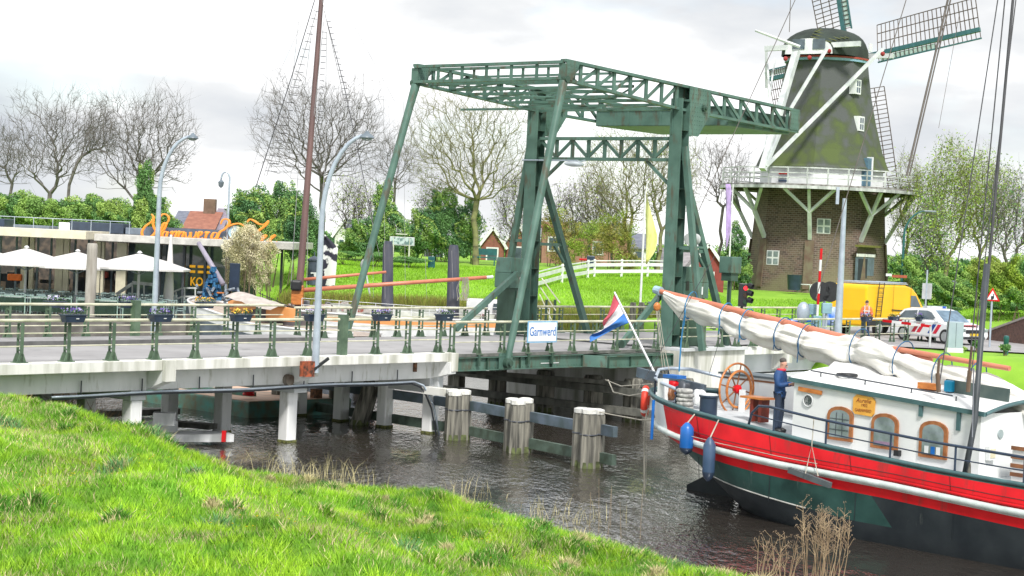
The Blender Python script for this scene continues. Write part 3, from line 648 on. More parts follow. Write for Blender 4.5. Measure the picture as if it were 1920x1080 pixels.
# balance beams
tipS, rearS = 22.1, 37.9
def zt_(s_): return 12.68 - (s_ - tipS) / (rearS - tipS) * .42
def zb_(s_): return 12.02 - (s_ - tipS) / (TS - tipS) * .42 if s_ < TS else 11.6 - (s_ - TS) / (rearS - TS) * .2
for t_ in (TN, TF):
    arm = member('balance_beam', B(tipS, t_, zt_(tipS)), B(rearS, t_, zt_(rearS)), .26, .10)
    member('bottom_chord', B(tipS, t_, zb_(tipS)), B(TS, t_, zb_(TS)), .24, .10, par=arm); member('bottom_chord', B(TS, t_, zb_(TS)), B(rearS, t_, zb_(rearS)), .24, .10, par=arm)
    g = G(); g.prism([B(TS + .3, t_ - .16, 12.5), B(TS + 1.75, t_ - .16, 12.45), B(TS + 1.75, t_ - .16, 11.55), B(TS + 1.0, t_ - .16, 10.65), B(TS + .3, t_ - .16, 10.65)], -BP * .03); g.out('gusset_plate', GREEN, arm)
    g = G(); g.prism([B(TS - .3, t_ + .14, 12.5), B(TS + 1.6, t_ + .14, 12.45), B(TS + 1.0, t_ + .14, 10.65), B(TS - .3, t_ + .14, 10.65)], BP * .03); g.out('gusset_plate', GREEN, arm)
    G().lathe([(.13, 0), (.13, .1), (.06, .12), (.06, .18)], B(TS + 1.25, t_ - .19, 11.75), 12, ax=(BD, Z, -BP)).out('trunnion', GREEN_D, arm)
    g = G(); g.prism([B(tipS + .02, t_ - .15, 12.64), B(tipS + .75, t_ - .15, 12.62), B(tipS + .35, t_ - .15, 12.0), B(tipS + .02, t_ - .15, 12.05)], BP * .03); g.out('tip_plate', GREEN, arm)
    g = G(); g.prism([B(rearS - .75, t_ - .15, zt_(rearS) - .05), B(rearS, t_ - .15, zt_(rearS) - .05), B(rearS, t_ - .15, zb_(rearS) + .05), B(rearS - .75, t_ - .15, zb_(rearS) + .05)], BP * .03); g.out('rear_plate', GREEN, arm)
    n_ = 7
    for i in range(1, n_ + 1):
        s_ = tipS + (TS - tipS - .3) * i / n_
        member('vertical_post', B(s_, t_, zb_(s_) + .04), B(s_, t_, zt_(s_) - .05), .06, .16, BD, par=arm)
        sp = tipS + (TS - tipS - .3) * (i - 1) / n_ + (.3 if i == 1 else 0)
        member('lattice_diagonal', B(sp, t_ + .02, zb_(sp) + .04), B(s_, t_ + .02, zt_(s_) - .06), .11, .06, BP, par=arm, m=GREEN)
    n_ = 5
    for i in range(n_ + 1):
        s_ = TS + 1.8 + (rearS - .75 - TS - 1.8) * i / n_
        member('vertical_post', B(s_, t_, zb_(s_) + .04), B(s_, t_, zt_(s_) - .05), .07, .16, BD, par=arm)
        if i < n_:
            s2 = TS + 1.8 + (rearS - .75 - TS - 1.8) * (i + 1) / n_
            member('lattice_diagonal', B(s_ + .05, t_, zt_(s_) - .06), B(s2 - .05, t_, zb_(s2) + .05), .13, .07, BP, par=arm)
# tip cross beam
xb = member('tip_cross_beam', B(tipS, TN, 12.62), B(tipS, TF, 12.62), .2, .1); member('cross_chord', B(tipS, TN, 12.06), B(tipS, TF, 12.06), .2, .1, par=xb)
member('rear_cross_chord', B(tipS + .75, TN, 12.58), B(tipS + .75, TF, 12.58), .1, .1, par=xb); member('rear_cross_chord', B(tipS + .75, TN, 12.04), B(tipS + .75, TF, 12.04), .1, .1, par=xb)
for i in range(7):
    t_ = TN + (TF - TN) * i / 6
    wd = .32 if i in (0, 6) else .13
    member('batten', B(tipS - .02, t_, 12.1), B(tipS - .02, t_, 12.57), .03, wd, BP, par=xb); member('batten', B(tipS + .76, t_ + .1, 12.08), B(tipS + .76, t_ + .1, 12.53), .03, .11, BP, par=xb)
# wind bracing in the plane between the beams
nb = 7
ss = [tipS + .75 + (TS - tipS - .75) * i / 6 for i in range(7)]
for i, s_ in enumerate(ss):
    if i: member('cross_strut', B(s_, TN + .14, zb_(s_) + .02), B(s_, TF - .14, zb_(s_) + .02), .1, .1)
    if i in (2, 4): member('cross_strut', B(s_, TN + .14, zt_(s_) - .08), B(s_, TF - .14, zt_(s_) - .08), .08, .08)
    if i < 6:
        s2 = ss[i + 1]; tm = (TN + TF) / 2
        for a, b in (((s_, TN + .14), (s2, tm)), ((s_, TF - .14), (s2, tm)), ((s2, TN + .14), (s_, tm)), ((s2, TF - .14), (s_, tm))):
            if (i + (a[1] > tm)) % 2: member('wind_brace', B(a[0], a[1], zb_(a[0]) + .03), B(b[0], b[1], zb_(b[0]) + .03), .07, .05)
member('lattice_rail', B(24.6, TN + .14, 11.25), B(24.6, TF - .14, 11.25), .08, .08)
# truss cross frames either side of the tower
for s_ in (26.5,):
    member('cross_frame_chord', B(s_, TN + .14, 12.2), B(s_, TF - .14, 12.2), .1, .1)
    for i in range(8):
        a, b = TN + .2 + .82 * i, TN + .2 + .82 * (i + 1)
        member('cross_frame_brace', B(s_, a, 11.75 if i % 2 else 12.16), B(s_, b, 12.16 if i % 2 else 11.75), .05, .06, BD)
# counterweight
cw = strip(G(), 33.0, 37.7, .45, 6.9, 11.28, 12.0).out('counterweight', GREEN, db, bevel=.03)
for t_ in (2.0, 3.6, 5.2): strip(G(), 32.985, 33.0, t_, t_ + .12, 11.3, 11.98).out('weight_rib', GREEN, cw)
strip(G(), 32.9, 33.1, .45, 6.9, 12.0, 12.05).out('weight_flange', GREEN, cw)
for s_ in (34.2, 35.6): member('sloping_brace', B(s_, .45, 11.9), B(s_ + .8, .3, 11.45), .06, .08, par=cw)
# hangers from the beam tips to the leaf
for t_, e_ in ((TN - .0, -.14), (TF, 7.5)):
    p, q = B(tipS + .05, t_, 11.95), B(19.3, e_, 2.27)
    h = G().path([p, p.lerp(q, .08), p.lerp(q, .9), q], [.17, .145, .13, .10], 10).out('hanger', GREEN, db, smooth='auto')
    G().lathe([(.17, -.12), (.17, .1), (.1, .12), (.1, .2)], q, 14, ax=(BD, Z, -BP)).out('hanger_pin', GREEN_D, h, smooth='auto')
    G().lathe([(.12, -.2), (.12, .2)], p + Z * .08, 12, ax=(BD, Z, -BP)).out('hanger_head', GREEN_D, h)
strip(G(), 18.95, 19.65, -.09, -.06, 2.05, 2.6).out('hanger_bracket', GREEN, db)
strip(G(), 21.3, 22.3, -.012, -.005, 2.2, 2.225).out('clearance_mark', WHITE, db); strip(G(), 21.75, 21.95, -.012, -.005, 2.26, 2.31).out('clearance_mark', WHITE, db)
# white pulley drum on the near tower
t = G().lathe([(.22, -.25), (.22, .25)], B(TS + 1.0, .1, 6.75), 14, ax=(BP, Z, BD)).out('cable_drum', WHITEW, db, smooth='auto'); G().box(B(TS + .9, .1, 6.45), (1.3, .4, .08), ax=(BD, BP, Z)).out('drum_shelf', GREEN, db)

# place name sign on the leaf railing
sg = thing('place_name_sign', 'white place name board with blue Garnwerd lettering on the leaf railing', 'sign', B(21.0, -.08, 3.1))
SGB = mat('sign blue', (.02, .16, .52), .4, c2=(.02, .15, .48)); SGW = mat('sign white', (.82, .84, .86), .35, c2=(.8, .82, .84))
c = B(21.18, -.10, 3.30)
G().box(c, (1.62, .02, .74), ax=(BD, BP, Z)).out('frame', mat('pale blue frame', (.25, .5, .75), .4), sg)
G().box(c - BP * .013, (1.52, .01, .64), ax=(BD, BP, Z)).out('panel', SGW, sg)
text_mesh('lettering', 'Garnwerd', .44, SGB, sg, c - BP * .024 - Z * .0, BD, Z, .008, sx=.80, bold=0)

# ---------------------------------------------------------------- far abutment
ab = thing('far_abutment', 'pale concrete abutment under the towers behind the barge stern', 'abutment', B(34, 0, 0))
strip(G(), 28.7, 33.2, -.75, 8.3, -1.5, 2.56).out('pier_block', CAPST, ab, bevel=.03)
strip(G(), 28.7, 33.2, -.9, 8.3, 2.562, 2.66).out('pier_top', CONC_D, ab)
strip(G(), 33.21, 44, -.5, 8.1, 2.32, 2.62).out('edge_beam', CAPST, ab, bevel=.02)
strip(G(), 33.21, 44, .1, 7.5, 1.55, 2.317).out('girder', CONC_D, ab)
for s_ in (36.6, 40.4): 
    g = G(); g.prism([B(s_, .1, 1.6), B(s_, -.6, 2.0), B(s_, -.6, 2.317), B(s_, .1, 2.317)], BD * .35); g.out('bracket', CAPST, ab)
    strip(G(), s_ - .01, s_ + .36, -.66, -.5, 1.95, 2.64).out('bracket_block', CAPST, ab)
strip(G(), 33.21, 46, 1.2, 7, -.6, 1.547).out('wing_wall', CONC_D, ab)
strip(G(), 33.3, 47, -1.6, .0, -1, 1.5).out('slope_wall', CONC_D, ab)
road('road_far', 28.5, 46, .2, 7.5, 2.664, ASPH)
sheet('square', [bxy(42, -1.5), bxy(50, -13), bxy(75, -26), bxy(96, -24), bxy(70, 2), bxy(63, 9.5), bxy(42, 9.5)], 2.668, ASPH)
sheet('side_road', [bxy(52, -7.2), bxy(90, -46), bxy(100, -40), bxy(66, -5)], 2.672, mat('pale side road', (.50, .49, .50), .9, c2=(.40, .39, .40), sc=.6))
road('pavement_far', 28.5, 42, .0, .2, 2.67, PAVE)
# ---------------------------------------------------------------- timber guide works
def pile_cluster(s_, t_, ztop, offs, par=None, wrap=True, r=.235, lean=0):
    first = None
    for k, (a, b) in enumerate(offs):
        p = B(s_ + a, t_ + b, 0); top = ztop - rnd.uniform(0, .06)
        prof = [(r * 1.04, -1.5), (r * 1.03, .25), (r, ztop * .6), (r * .97, top - .09), (r * .8, top)]
        g = G(); n_ = 16
        vs = []
        for j, (rr, z_) in enumerate(prof):
            for i in range(n_):
                an = 2 * math.pi * i / n_; q = rr * (1 + .10 * math.sin(i * 2.7 + k) + .05 * math.sin(i * 5.1 + j)); vs.append(p + V((math.cos(an) * q + lean * (1.6 - z_), math.sin(an) * q, z_)))
        g.add(vs, [(j * n_ + i, j * n_ + (i + 1) % n_, (j + 1) * n_ + (i + 1) % n_, (j + 1) * n_ + i) for j in range(4) for i in range(n_)] + [tuple(4 * n_ + i for i in range(n_))])
        o = g.out('pile', WOODG, par, smooth='auto')
        G().lathe([(r * 1.06, -.3), (r * 1.07, .02), (r * 1.03, .17)], p + V((lean * 1.5, 0, 0)), 12).out('algae_foot', WOODM, o)
        if wrap: G().torus(p + Z * .95, r * 1.03, .022, V((1, 0, 0)), V((0, 1, 0)), 14, 5).out('binding_cable', DSTEEL, o)
        if wrap: G().lathe([(r * .95, top - .04), (r * .98, top + .08), (r * .6, top + .11)], p + V((0, -.02, 0)), 10).out('white_cap', mat('bird limed cap', (.80, .80, .78), .8, c2=(.6, .6, .55), sc=9), o)
gf = thing('guide_fender', 'near timber guide fender of grey pile clusters joined by steel walers', 'fender', B(15, -4, 0))
FS = lambda t_: 15.82 + (t_ + 1.0) * .30 if t_ < -1 else 15.82 + (t_ + 1) * .12
pile_cluster(FS(-1) - .1, -1.0, 1.5, [(-.14, -.12), (.1, .16), (.2, -.2)], gf)
pile_cluster(FS(-4.26), -4.26, 1.55, [(-.2, -.18), (.1, .26), (.25, -.12)], gf)
pile_cluster(FS(-7.68), -7.68, 1.6, [(-.2, -.2), (.08, .28), (.26, -.12)], gf)
for z_, m_, ta, tb in ((1.08, STEELB, -8.6, 8.5), (.28, mat('green algae steel waler', (.10, .15, .12), .7, c2=(.05, .07, .05), sc=3), -8.6, 8.5)):
    for a, b in ((ta, -1), (-1, tb)):
        G().beam(B(FS(a) + .38, a, z_), B(FS(b) + .38, b, z_), .16, .30).out('waler', m_, gf)
for t_, l_ in ((3.2, .28), (8.3, 0)):
    pile_cluster(FS(t_) + .1, t_, 1.55, [(-.1, 0), (.2, .1)], gf, wrap=False, lean=-l_)
ff = thing('guide_fender', 'far timber guide fender beneath the lifting leaf', 'fender', B(26, 1, 0))
for z_ in (1.12, .42):
    G().beam(B(26, 8.6, z_ + .05), B(26, -3.4, z_ - .03), .22, .26).out('waler', WOODD, ff)
for t_ in (8.0, 5.9, 3.56, 1.3, -.5, -2.6):
    pile_cluster(26.35, t_, 1.6 if t_ > -1 else 1.3, [(0, 0), (.1, .36)], ff, wrap=False)
G().beam(B(24.2, 7.9, 1.35), B(27.2, -4.2, 1.4), .1, .16).out('waler', WOODD, ff)
for s_, t_ in ((18.0, 6.5), (20.5, 8.8), (27.4, -2)): pile_cluster(s_, t_, 1.7, [(0, 0)], ff, wrap=False)

# ---------------------------------------------------------------- work float under the bridge and the flat green pontoon
wf = thing('work_float', 'low grey timber work float moored between the concrete columns', 'raft', B(6.5, 3, 0))
a, b = at(255, 818, 56), at(432, 818, 56)
def gp(px, py, z=0): 
    p = at(px, py, 50); k = (CAMH - z) / (CAMH - p.z); return V((p.x * k, p.y * k, z))
G().beam(gp(255, 818, .22), gp(430, 818, .22), 1.0, .22).out('hull_plank', WHITEW, wf)
G().beam(gp(250, 787, .2), gp(400, 800, .2), .5, .16).out('deck_plank', WOODD, wf)
G().beam(gp(190, 775, .2), gp(330, 770, .2), .5, .2).out('deck_plank', WOODD, wf)
G().box(gp(302, 800, .45), (.95, .5, .38), rot=.2).out('crate', WHITEW, wf); G().box(gp(308, 785, .85), (.6, .4, .35), rot=.1).out('crate', WHITEW, wf)
G().box(gp(420, 818, .3), (.12, .12, .32)).out('marker', RED, wf)
pn = thing('green_pontoon', 'flat green work pontoon with pale orange deck beyond the bridge columns', 'pontoon', gp(465, 784))
A_, B_ = gp(466, 784), gp(262, 752); dx = (B_ - A_).normalized(); dy = V((-dx.y, dx.x, 0)); dy = dy if dy.y > 0 else -dy
PT = mat('teal pontoon steel', (.05, .20, .17), .6, c2=(.10, .10, .06), sc=2.5, det=7)
L_ = (B_ - A_).length
c = A_ + dx * (L_ / 2) + dy * 2.3
G().box(c + Z * .12, (L_, 4.6, .85), ax=(dx, dy, Z)).out('hull', PT, pn, bevel=.05)
G().box(c + Z * .552, (L_ - .1, 4.5, .02), ax=(dx, dy, Z)).out('deck', mat('pale orange deck', (.62, .42, .30), .8, c2=(.45, .33, .25), sc=1.5), pn)
rr = G(); rr.torus(A_ + dx * .8 + dy * .6 + Z * .72, .16, .05, dx, dy, 16, 6); rr.torus(A_ + dx * .8 + dy * .6 + Z * .82, .16, .05, dx, dy, 16, 6); rr.out('red_bollard_ring', RED, pn, smooth=True)
G().box(A_ + dx * .3 + dy * 3.2 + Z * .72, (.3, .3, .32), ax=(dx, dy, Z)).out('winch_block', mat('rusty steel', (.22, .1, .05)), pn)
G().beam(gp(475, 740, .62), gp(300, 720, .62), .3, .16).out('far_coaming', PT, pn)

# ---------------------------------------------------------------- street lamps
def lamp_post(name, lab, base, H, arm, r0, m, hd='drop', dirv=V((1, 0, 0)), bend=2.6):
    t = thing(name, lab, 'street lamp', base)
    base = V(base); pts_ = [base, base + Z * (H - bend)]
    for k in range(1, 9):
        u = k / 8 * math.pi / 2 * .92; pts_.append(base + Z * (H - bend) + Z * bend * math.sin(u) + dirv * arm * (1 - math.cos(u)))
    rs_ = [r0, r0 * .72] + [r0 * .68 - r0 * .2 * k / 8 for k in range(1, 9)]
    G().path(pts_, rs_, 10).out('pole', m, t, smooth='auto')
    e_ = pts_[-1]
    if hd == 'drop':
        h = G().lathe([(.04, .14), (.08, .08), (.20, -.01), (.22, -.06), (.20, -.08)], e_ + dirv * .12, 16).out('lamp_head', mat('grey lamp head', (.16, .20, .24), .4), t, smooth='auto')
        G().sph(e_ + dirv * .12 - Z * .08, .17, 12, 6, (1, 1, .45)).out('lamp_glass', GLASSL, h, smooth=True)
    else:
        h = G().box(e_ + dirv * .3 - Z * .02, (.75, .26, .12), ax=(dirv, dirv.cross(Z), Z)).out('lamp_head', mat('grey lamp head', (.16, .20, .24), .4), t, bevel=.04)
    return t
lb = B(10.05, -.42, 2.2)
lt = lamp_post('street_lamp', 'tall curved pale grey street lamp bolted to the near side of the bridge', lb, 7.05, 1.25, .115, LAMPG)
G().box(B(9.72, -.42, 2.32), (.42, .2, .45), ax=(BD, BP, Z)).out('rusty_bracket', mat('rusty bracket', (.42, .10, .04), .9, c2=(.06, .03, .02), sc=8), lt)
G().beam(B(9.9, -.5, 2.3), B(10.5, -.5, 2.62), .06, .08).out('stay_arm', BLACK, lt)
p = at(289, 600, 70); lamp_post('street_lamp', 'curved pale grey street lamp rising beside the closed white parasol', V((p.x, p.y, 2.2)), 7.55, 1.2, .12, LAMPG, bend=2.2)
p = at(421, 560, 97); t = thing('promenade_lamp', 'slim crook-necked lamp beside the orange script sign', 'street lamp', V((p.x, p.y, 1.3)))
q = V((p.x, p.y, 1.3)); top = at(423, 335, 97).z
pts_ = [q, V((q.x, q.y, top))] + [V((q.x - .22 + .22 * math.cos(u), q.y, top + .35 * math.sin(u))) for u in np.linspace(.3, 3.1, 8)]
G().path(pts_, [.07] + [.055] * 9, 8).out('pole', LAMPG, t, smooth='auto'); G().lathe([(.03, .25), (.06, .1), (.16, 0), (.13, -.2), (.05, -.3)], pts_[-1] - Z * .2, 10).out('lantern', mat('grey lamp head', (.16, .2, .24)), t, smooth='auto')
GRL = mat('dark green lamp paint', (.02, .12, .12), .4)
p = at(1690, 540, 112); lamp_post('street_lamp', 'dark green street lamp with curved arm right of the mill', V((p.x, p.y, 3.4)), 6.0, 1.35, .1, GRL, hd='flat', bend=1.6)
t = thing('steel_pole', 'tall plain galvanised pole behind the furled sail and left of the yellow van', 'pole', V((at(1571, 610, 76).x, 76, 2.4)))
p0 = at(1571, 625, 76); p1 = at(1584, 372, 76); G().tube(V((p0.x, p0.y, 2.4)), V((p0.x, p0.y, p1.z)), .17, .09, 10).out('pole', LAMPG, t, smooth='auto')
G().box(V((p0.x - .3, p0.y, p1.z + .1)), (.12, .12, .7)).out('antenna', LAMPG, t)

# ---------------------------------------------------------------- red sailing barge
def lerp(x, xs, ys): return float(np.interp(x, xs, ys))
sheer = lambda a: lerp(a, [-2.1, -1, .5, 1.5, 3.5, 6, 9, 11.4, 14, 17, 18.5], [2.62, 2.56, 2.44, 2.36, 2.20, 1.97, 1.80, 1.73, 1.78, 2.1, 2.3])
guard = lambda a: lerp(a, [-2, 0, 3, 5, 8, 11.4, 14, 18.5], [1.9, 1.72, 1.49, 1.38, 1.30, 1.14, 1.15, 1.4])
def halfb(a, a0, Bm, pw=.55, a1=18.5):
    if a <= a0: return 0.0
    u = min(1, (a - a0) / 5.2); f = (1 - (1 - u) ** 2.3) ** pw
    k = max(0, (a - (a1 - 4.5)) / 4.5); return Bm * f * (max(0, 1 - k ** 2.2)) ** .7
bt = thing('sailing_barge', 'red, green and black sailing barge with white cabin moored at the right', 'barge', S(6, 0, 0))
LV = [(-1.45, 2.62, .56, lambda a: sheer(a)), (-1.43, 2.66, .56, lambda a: sheer(a) - .07), (-1.2, 2.73, .58, lambda a: guard(a) + .10), (-1.15, 2.75, .58, lambda a: guard(a) + .045),
      (-1.05, 2.75, .58, lambda a: guard(a) - .06), (-.7, 2.74, .6, lambda a: guard(a) - .27 + .02 * max(0, 4 - a)), (.35, 2.74, .66, lambda a: lerp(a, [-1, 3, 7, 12, 18], [1.05, .72, .42, .40, .6])), (1.3, 2.68, .8, lambda a: .12), (1.9, 2.5, .95, lambda a: -.35), (2.2, 2.0, 1.1, lambda a: -.9)]
NU = 84
g = G(); rows = []
for k, (a0, Bm, pw, zf) in enumerate(LV):
    row = []
    for i in range(NU + 1):
        u = i / NU; a = a0 + (18.5 - a0) * (u ** 1.7 if u < 1 else 1); row.append((a, halfb(a, a0, Bm, pw), zf(a)))
    rows.append(row)
for sd in (1, -1):
    vs = [S(a, b * sd, z_) for row in rows for (a, b, z_) in row]; n0 = len(g.v); g.v += [tuple(v) for v in vs]
    for k in range(len(LV) - 1):
        for i in range(NU):
            a = rows[k][i][0]; q = (n0 + k * (NU + 1) + i, n0 + k * (NU + 1) + i + 1, n0 + (k + 1) * (NU + 1) + i + 1, n0 + (k + 1) * (NU + 1) + i)
            if k == 0: mi = 2
            elif k == 1: mi = 1 if a < .35 else 0
            elif k == 2: mi = 0 if a > .9 else 1
            elif k == 3: mi = 3
            elif k == 4: mi = 0 if a > .2 else 1
            elif k == 5: mi = 2 if a < 7.4 else 4
            else: mi = 4
            if k == 1 and a < 1.2 and a > .35: mi = 0
            g.f.append(q if sd > 0 else q[::-1]); g.mi.append(mi)
g.out('hull', [RED, BOATW, TEALG, mat('grey white rubbing band', (.55, .60, .60), .4), HBLACK], bt, smooth=True)
# deck
g = G(); vs = []; 
for i in range(NU + 1):
    a, b, z_ = rows[1][i]; vs += [S(a, b, z_ - .06), S(a, -b, z_ - .06)]
g.add(vs, [(2 * i, 2 * i + 1, 2 * i + 3, 2 * i + 2) for i in range(NU)]).out('deck', mat('pale grey deck paint', (.55, .58, .60), .6, c2=(.42, .45, .47), sc=3), bt)
for sd in (1, -1):
    G().path([S(a, (b + .01) * sd, z_ + .02) for a, b, z_ in rows[0][::3]], .055, 6).out('gunwale_cap', TRIM, bt, smooth=True)
    gg = G().path([S(a, (b + .05) * sd, z_ - .0) for a, b, z_ in rows[3][6::3]], .075, 8).out('rubbing_strake', mat('pale rubbing strake', (.62, .68, .68), .4, c2=(.45, .52, .5)), bt, smooth=True)
    G().path([S(a, (b + .015) * sd, z_ + .26) for a, b, z_ in rows[3][14::4]], .012, 4).out('plate_seam', mat('dark seam', (.12, .01, .01), .5), bt)
    G().path([S(a, (b + .01) * sd, z_ + .12) for a, b, z_ in rows[3][30::4]], .035, 6).out('red_moulding', RED, bt, smooth=True)
G().path([S(rows[6][i][0], rows[6][i][1] + .02, rows[6][i][2]) for i in range(2, 44, 3)], .018, 4).out('chine_line', mat('pale chine line', (.5, .5, .48), .5), bt, smooth=True)
for a_ in (2.2, 4.6, 7.1, 9.7, 12.4):
    i_ = min(range(len(rows[3])), key=lambda i: abs(rows[3][i][0] - a_)); G().path([S(rows[k][i_][0], rows[k][i_][1] + .006, rows[k][i_][2]) for k in (1, 2)], .007, 4).out('plate_seam', mat('dark seam', (.12, .01, .01)), bt)
    G().path([S(a_, rows[k][i_][1] + .006, rows[k][i_][2]) for k in (5, 6)], .008, 4).out('plate_seam', HBLACK, bt)
# pale seam line of the black bottom turning to the water, the skeg and rudder
g = G(); g.prism([S(-.45, -.06, -.6), S(1.2, -.06, -.6), S(1.1, -.06, .6), S(.35, -.06, 1.3), S(.15, -.06, 1.3), S(.2, -.06, .45), S(-.45, -.06, .12)], SB * .12).out('rudder', HBLACK, bt)
G().beam(S(-1.0, 0, 1.9), S(1.1, 0, .1), .1, .12).out('stern_post', HBLACK, bt)
G().beam(S(-1.4, 0, 2.75), S(-.6, 0, 2.75), .1, .12).out('tiller_head', BOATW, bt)
# stern pulpit rails
def sp(i, z_): a, b, zz_ = rows[0][i]; return (a, b, zz_ + z_)
pul = [(1.0, 2.2), (.1, 1.8), (-.6, 1.3), (-1.15, .6), (-1.35, 0), (-1.15, -.6), (-.6, -1.3), (.1, -1.8), (1.0, -2.2)]
G().path([S(a, b, sheer(a) + .55 if abs(b) < 1.3 else sheer(a) + .42) for a, b in pul], .045, 8).out('stern_rail', LAMPG, bt, smooth=True)
for a, b in pul[::2]: G().tube(S(a, b, sheer(a)), S(a, b, sheer(a) + .5), .03, n=6).out('rail_stanchion', NAVY, bt)
G().box(S(.08, 1.72, 2.72), (.2, .2, .55), ax=(SA, SB, Z)).out('white_post_box', BOATW, bt); G().tube(S(.02, 1.98, 2.45), S(.05, 2.02, 1.45), .04, n=8).out('blue_pipe', BLUE, bt)
G().beam(S(-2.3, .2, 2.95), S(.4, .5, 2.72), .12, .26).out('stern_plank', mat('slate plank', (.10, .14, .18), .6, c2=(.06, .08, .1)), bt)
# aft house (low white box with brown line) on the far side of the wheel
hb = G().box(S(1.0, -1.35, 2.62), (2.6, .9, .9), ax=(SA, SB, Z)).out('aft_locker', BOATW, bt, bevel=.04)
G().box(S(1.0, -1.35, 3.09), (2.7, 1.0, .05), ax=(SA, SB, Z)).out('locker_lid', mat('slate lid', (.10, .13, .15), .5), hb)
G().box(S(1.0, -.893, 2.98), (2.5, .012, .05), ax=(SA, SB, Z)).out('brown_stripe', BROWN, hb)
# steering wheel
WX, WY = SB, Z
wc = S(1.15, .1, 2.80)
wh = G().torus(wc, .66, .028, WX, WY, 40, 8).out('steering_wheel', VARN, bt, smooth=True)
G().torus(wc + SA * .08, .47, .035, WX, WY, 36, 8).out('inner_rim', VARN, wh, smooth=True)
for k in range(8):
    an = k * math.pi / 4 + .2; d_ = WX * math.cos(an) + WY * math.sin(an); G().tube(wc + d_ * .1, wc + d_ * .67, .022, .018, 6).out('spoke', mat('dark varnish', (.25, .10, .04), .35), wh)
G().lathe([(.10, -.06), (.12, 0), (.11, .08), (.05, .12)], wc, 16, ax=(WX, WY, SA)).out('hub', RED, wh, smooth='auto')
G().beam(S(1.35, .1, 2.1), S(1.35, .1, 2.8), .12, .12).out('wheel_pedestal', BOATW, wh)
# benches, bollards, coils
st_ = thing('ship_stool', 'varnished wooden table on dark red legs by the steersman', 'table', S(2.9, 1.1, 2.15))
G().box(S(2.75, 1.15, 2.75), (.75, .45, .05), ax=(SA, SB, Z)).out('top', VARN, st_); 
for da in (-.15, .12): G().box(S(2.85 + da, 1.15, 2.44), (.1, .3, .56), ax=(SA, SB, Z)).out('leg', mat('dark red wood', (.22, .03, .015), .5), st_)
bo = G().lathe([(.22, 0), (.22, .5), (.25, .52), (.25, .56)], S(2.0, 2.1, 2.2), 16).out('bollard', NAVY, bt, smooth='auto'); G().lathe([(.22, .56), (.2, .6)], S(2.0, 2.1, 2.2), 16).out('bollard_top', WHITEW, bo)
cl = thing('rope_coil', 'stack of thick grey white mooring rope coiled on the barge side deck', 'rope', S(1.2, 2.1, 2.3))
for k in range(5): G().torus(S(1.2 + rnd.uniform(-.03, .03), 2.1, 2.37 + k * .105), .17, .055, SA, SB, 20, 8).out('coil', mat('grey mooring rope', (.5, .5, .48), .9, c2=(.2, .2, .2), sc=12), cl, smooth=True)
# clutter at the stern
def lumpy(nm, m_, lab, cat_n):
    g = G(); g.sph((0, 0, 0), .5, 16, 12)
    vs = []
    for v in g.v:
        v = V(v); c = max(abs(v.x), abs(v.y), abs(v.z)); q = v.lerp(v * (.5 / c) if c > .01 else v, .55) * (1 + .35 * noise.noise(v * 3.3 + V((len(nm), 0, 0)))); vs.append(tuple(q))
    g.v = vs; return g.out(nm, m_, label=lab, cat=cat_n, smooth=True)
for nm, lab, cat_n, a, b, dz, sz, m_ in (('red_bag', 'red life jacket bag hanging inside the stern rail', 'bag', -.1, 1.1, .30, (.36, .26, .36), RED), ('blue_crate', 'blue crate under the red bag at the stern', 'crate', -.1, 1.2, .10, (.36, .36, .24), BLUE), ('dark_pump', 'dark engine part beside the stern clutter', 'engine part', .35, 1.25, .3, (.3, .25, .5), DSTEEL), ('white_canister', 'white canister among the stern gear', 'canister', .85, 1.2, .22, (.3, .25, .42), BOATW), ('brown_bucket', 'dark brown bucket by the white canister', 'bucket', .1, 1.5, .2, (.28, .28, .3), BROWN)):
    q = S(a, b, sheer(a) + dz - .06); o = lumpy(nm, m_, lab, cat_n); o.location = q; o.scale = sz; o.rotation_euler = (0, .2, .7)
G().box(S(-.2, 1.0, 3.02), (.5, .35, .08), ax=(SA, SB, Z)).out('blue_tarp', mat('blue tarpaulin', (.02, .15, .5), .6), label='small blue tarpaulin on the stern rail', cat='tarpaulin')
# cabin
CA0, CA1, CB = 4.5, 9.7, 1.9
ctop = lambda a: lerp(a, [CA0, CA1], [3.36, 3.06]); cbot = lambda a: sheer(a) - .2
g = G(); g.cur = 0
N_ = 12
vs = []
for i in range(N_ + 1):
    a = CA0 + (CA1 - CA0) * i / N_; vs += [S(a, CB, cbot(a)), S(a, CB, ctop(a)), S(a, -CB, ctop(a)), S(a, -CB, cbot(a))]
g.add(vs, [(4 * i + k, 4 * i + 4 + k, 4 * i + 5 + k, 4 * i + 1 + k) for i in range(N_) for k in (0, 2)] + [(0, 1, 2, 3), (4 * N_ + 3, 4 * N_ + 2, 4 * N_ + 1, 4 * N_)])
cabin = g.out('cabin', BOATW, bt)
def roofz(a, b): return ctop(a) + .27 * (1 - (b / (CB + .1)) ** 2) + .03
G().grid(lambda u, v: S(CA0 - .12 + (CA1 - CA0 + .24) * u, (CB + .06) * (2 * v - 1), roofz(CA0 + (CA1 - CA0) * u, (CB + .06) * (2 * v - 1))), 14, 14).out('roof', mat('white cabin roof', (.80, .80, .79), .5, c2=(.72, .73, .73), sc=2), cabin, smooth=True)
for b_ in (CB + .03, -CB - .03): G().beam(S(CA0 - .12, b_, ctop(CA0) + .0), S(CA1 + .12, b_, ctop(CA1) + .0), .10, .10).out('roof_trim', TRIM, cabin)
for a_ in (CA0 - .1, CA1 + .1): G().path([S(a_, CB * (2 * v - 1), roofz(a_, CB * (2 * v - 1)) - .05) for v in np.linspace(0, 1, 13)], .05, 6).out('roof_trim', TRIM, cabin)
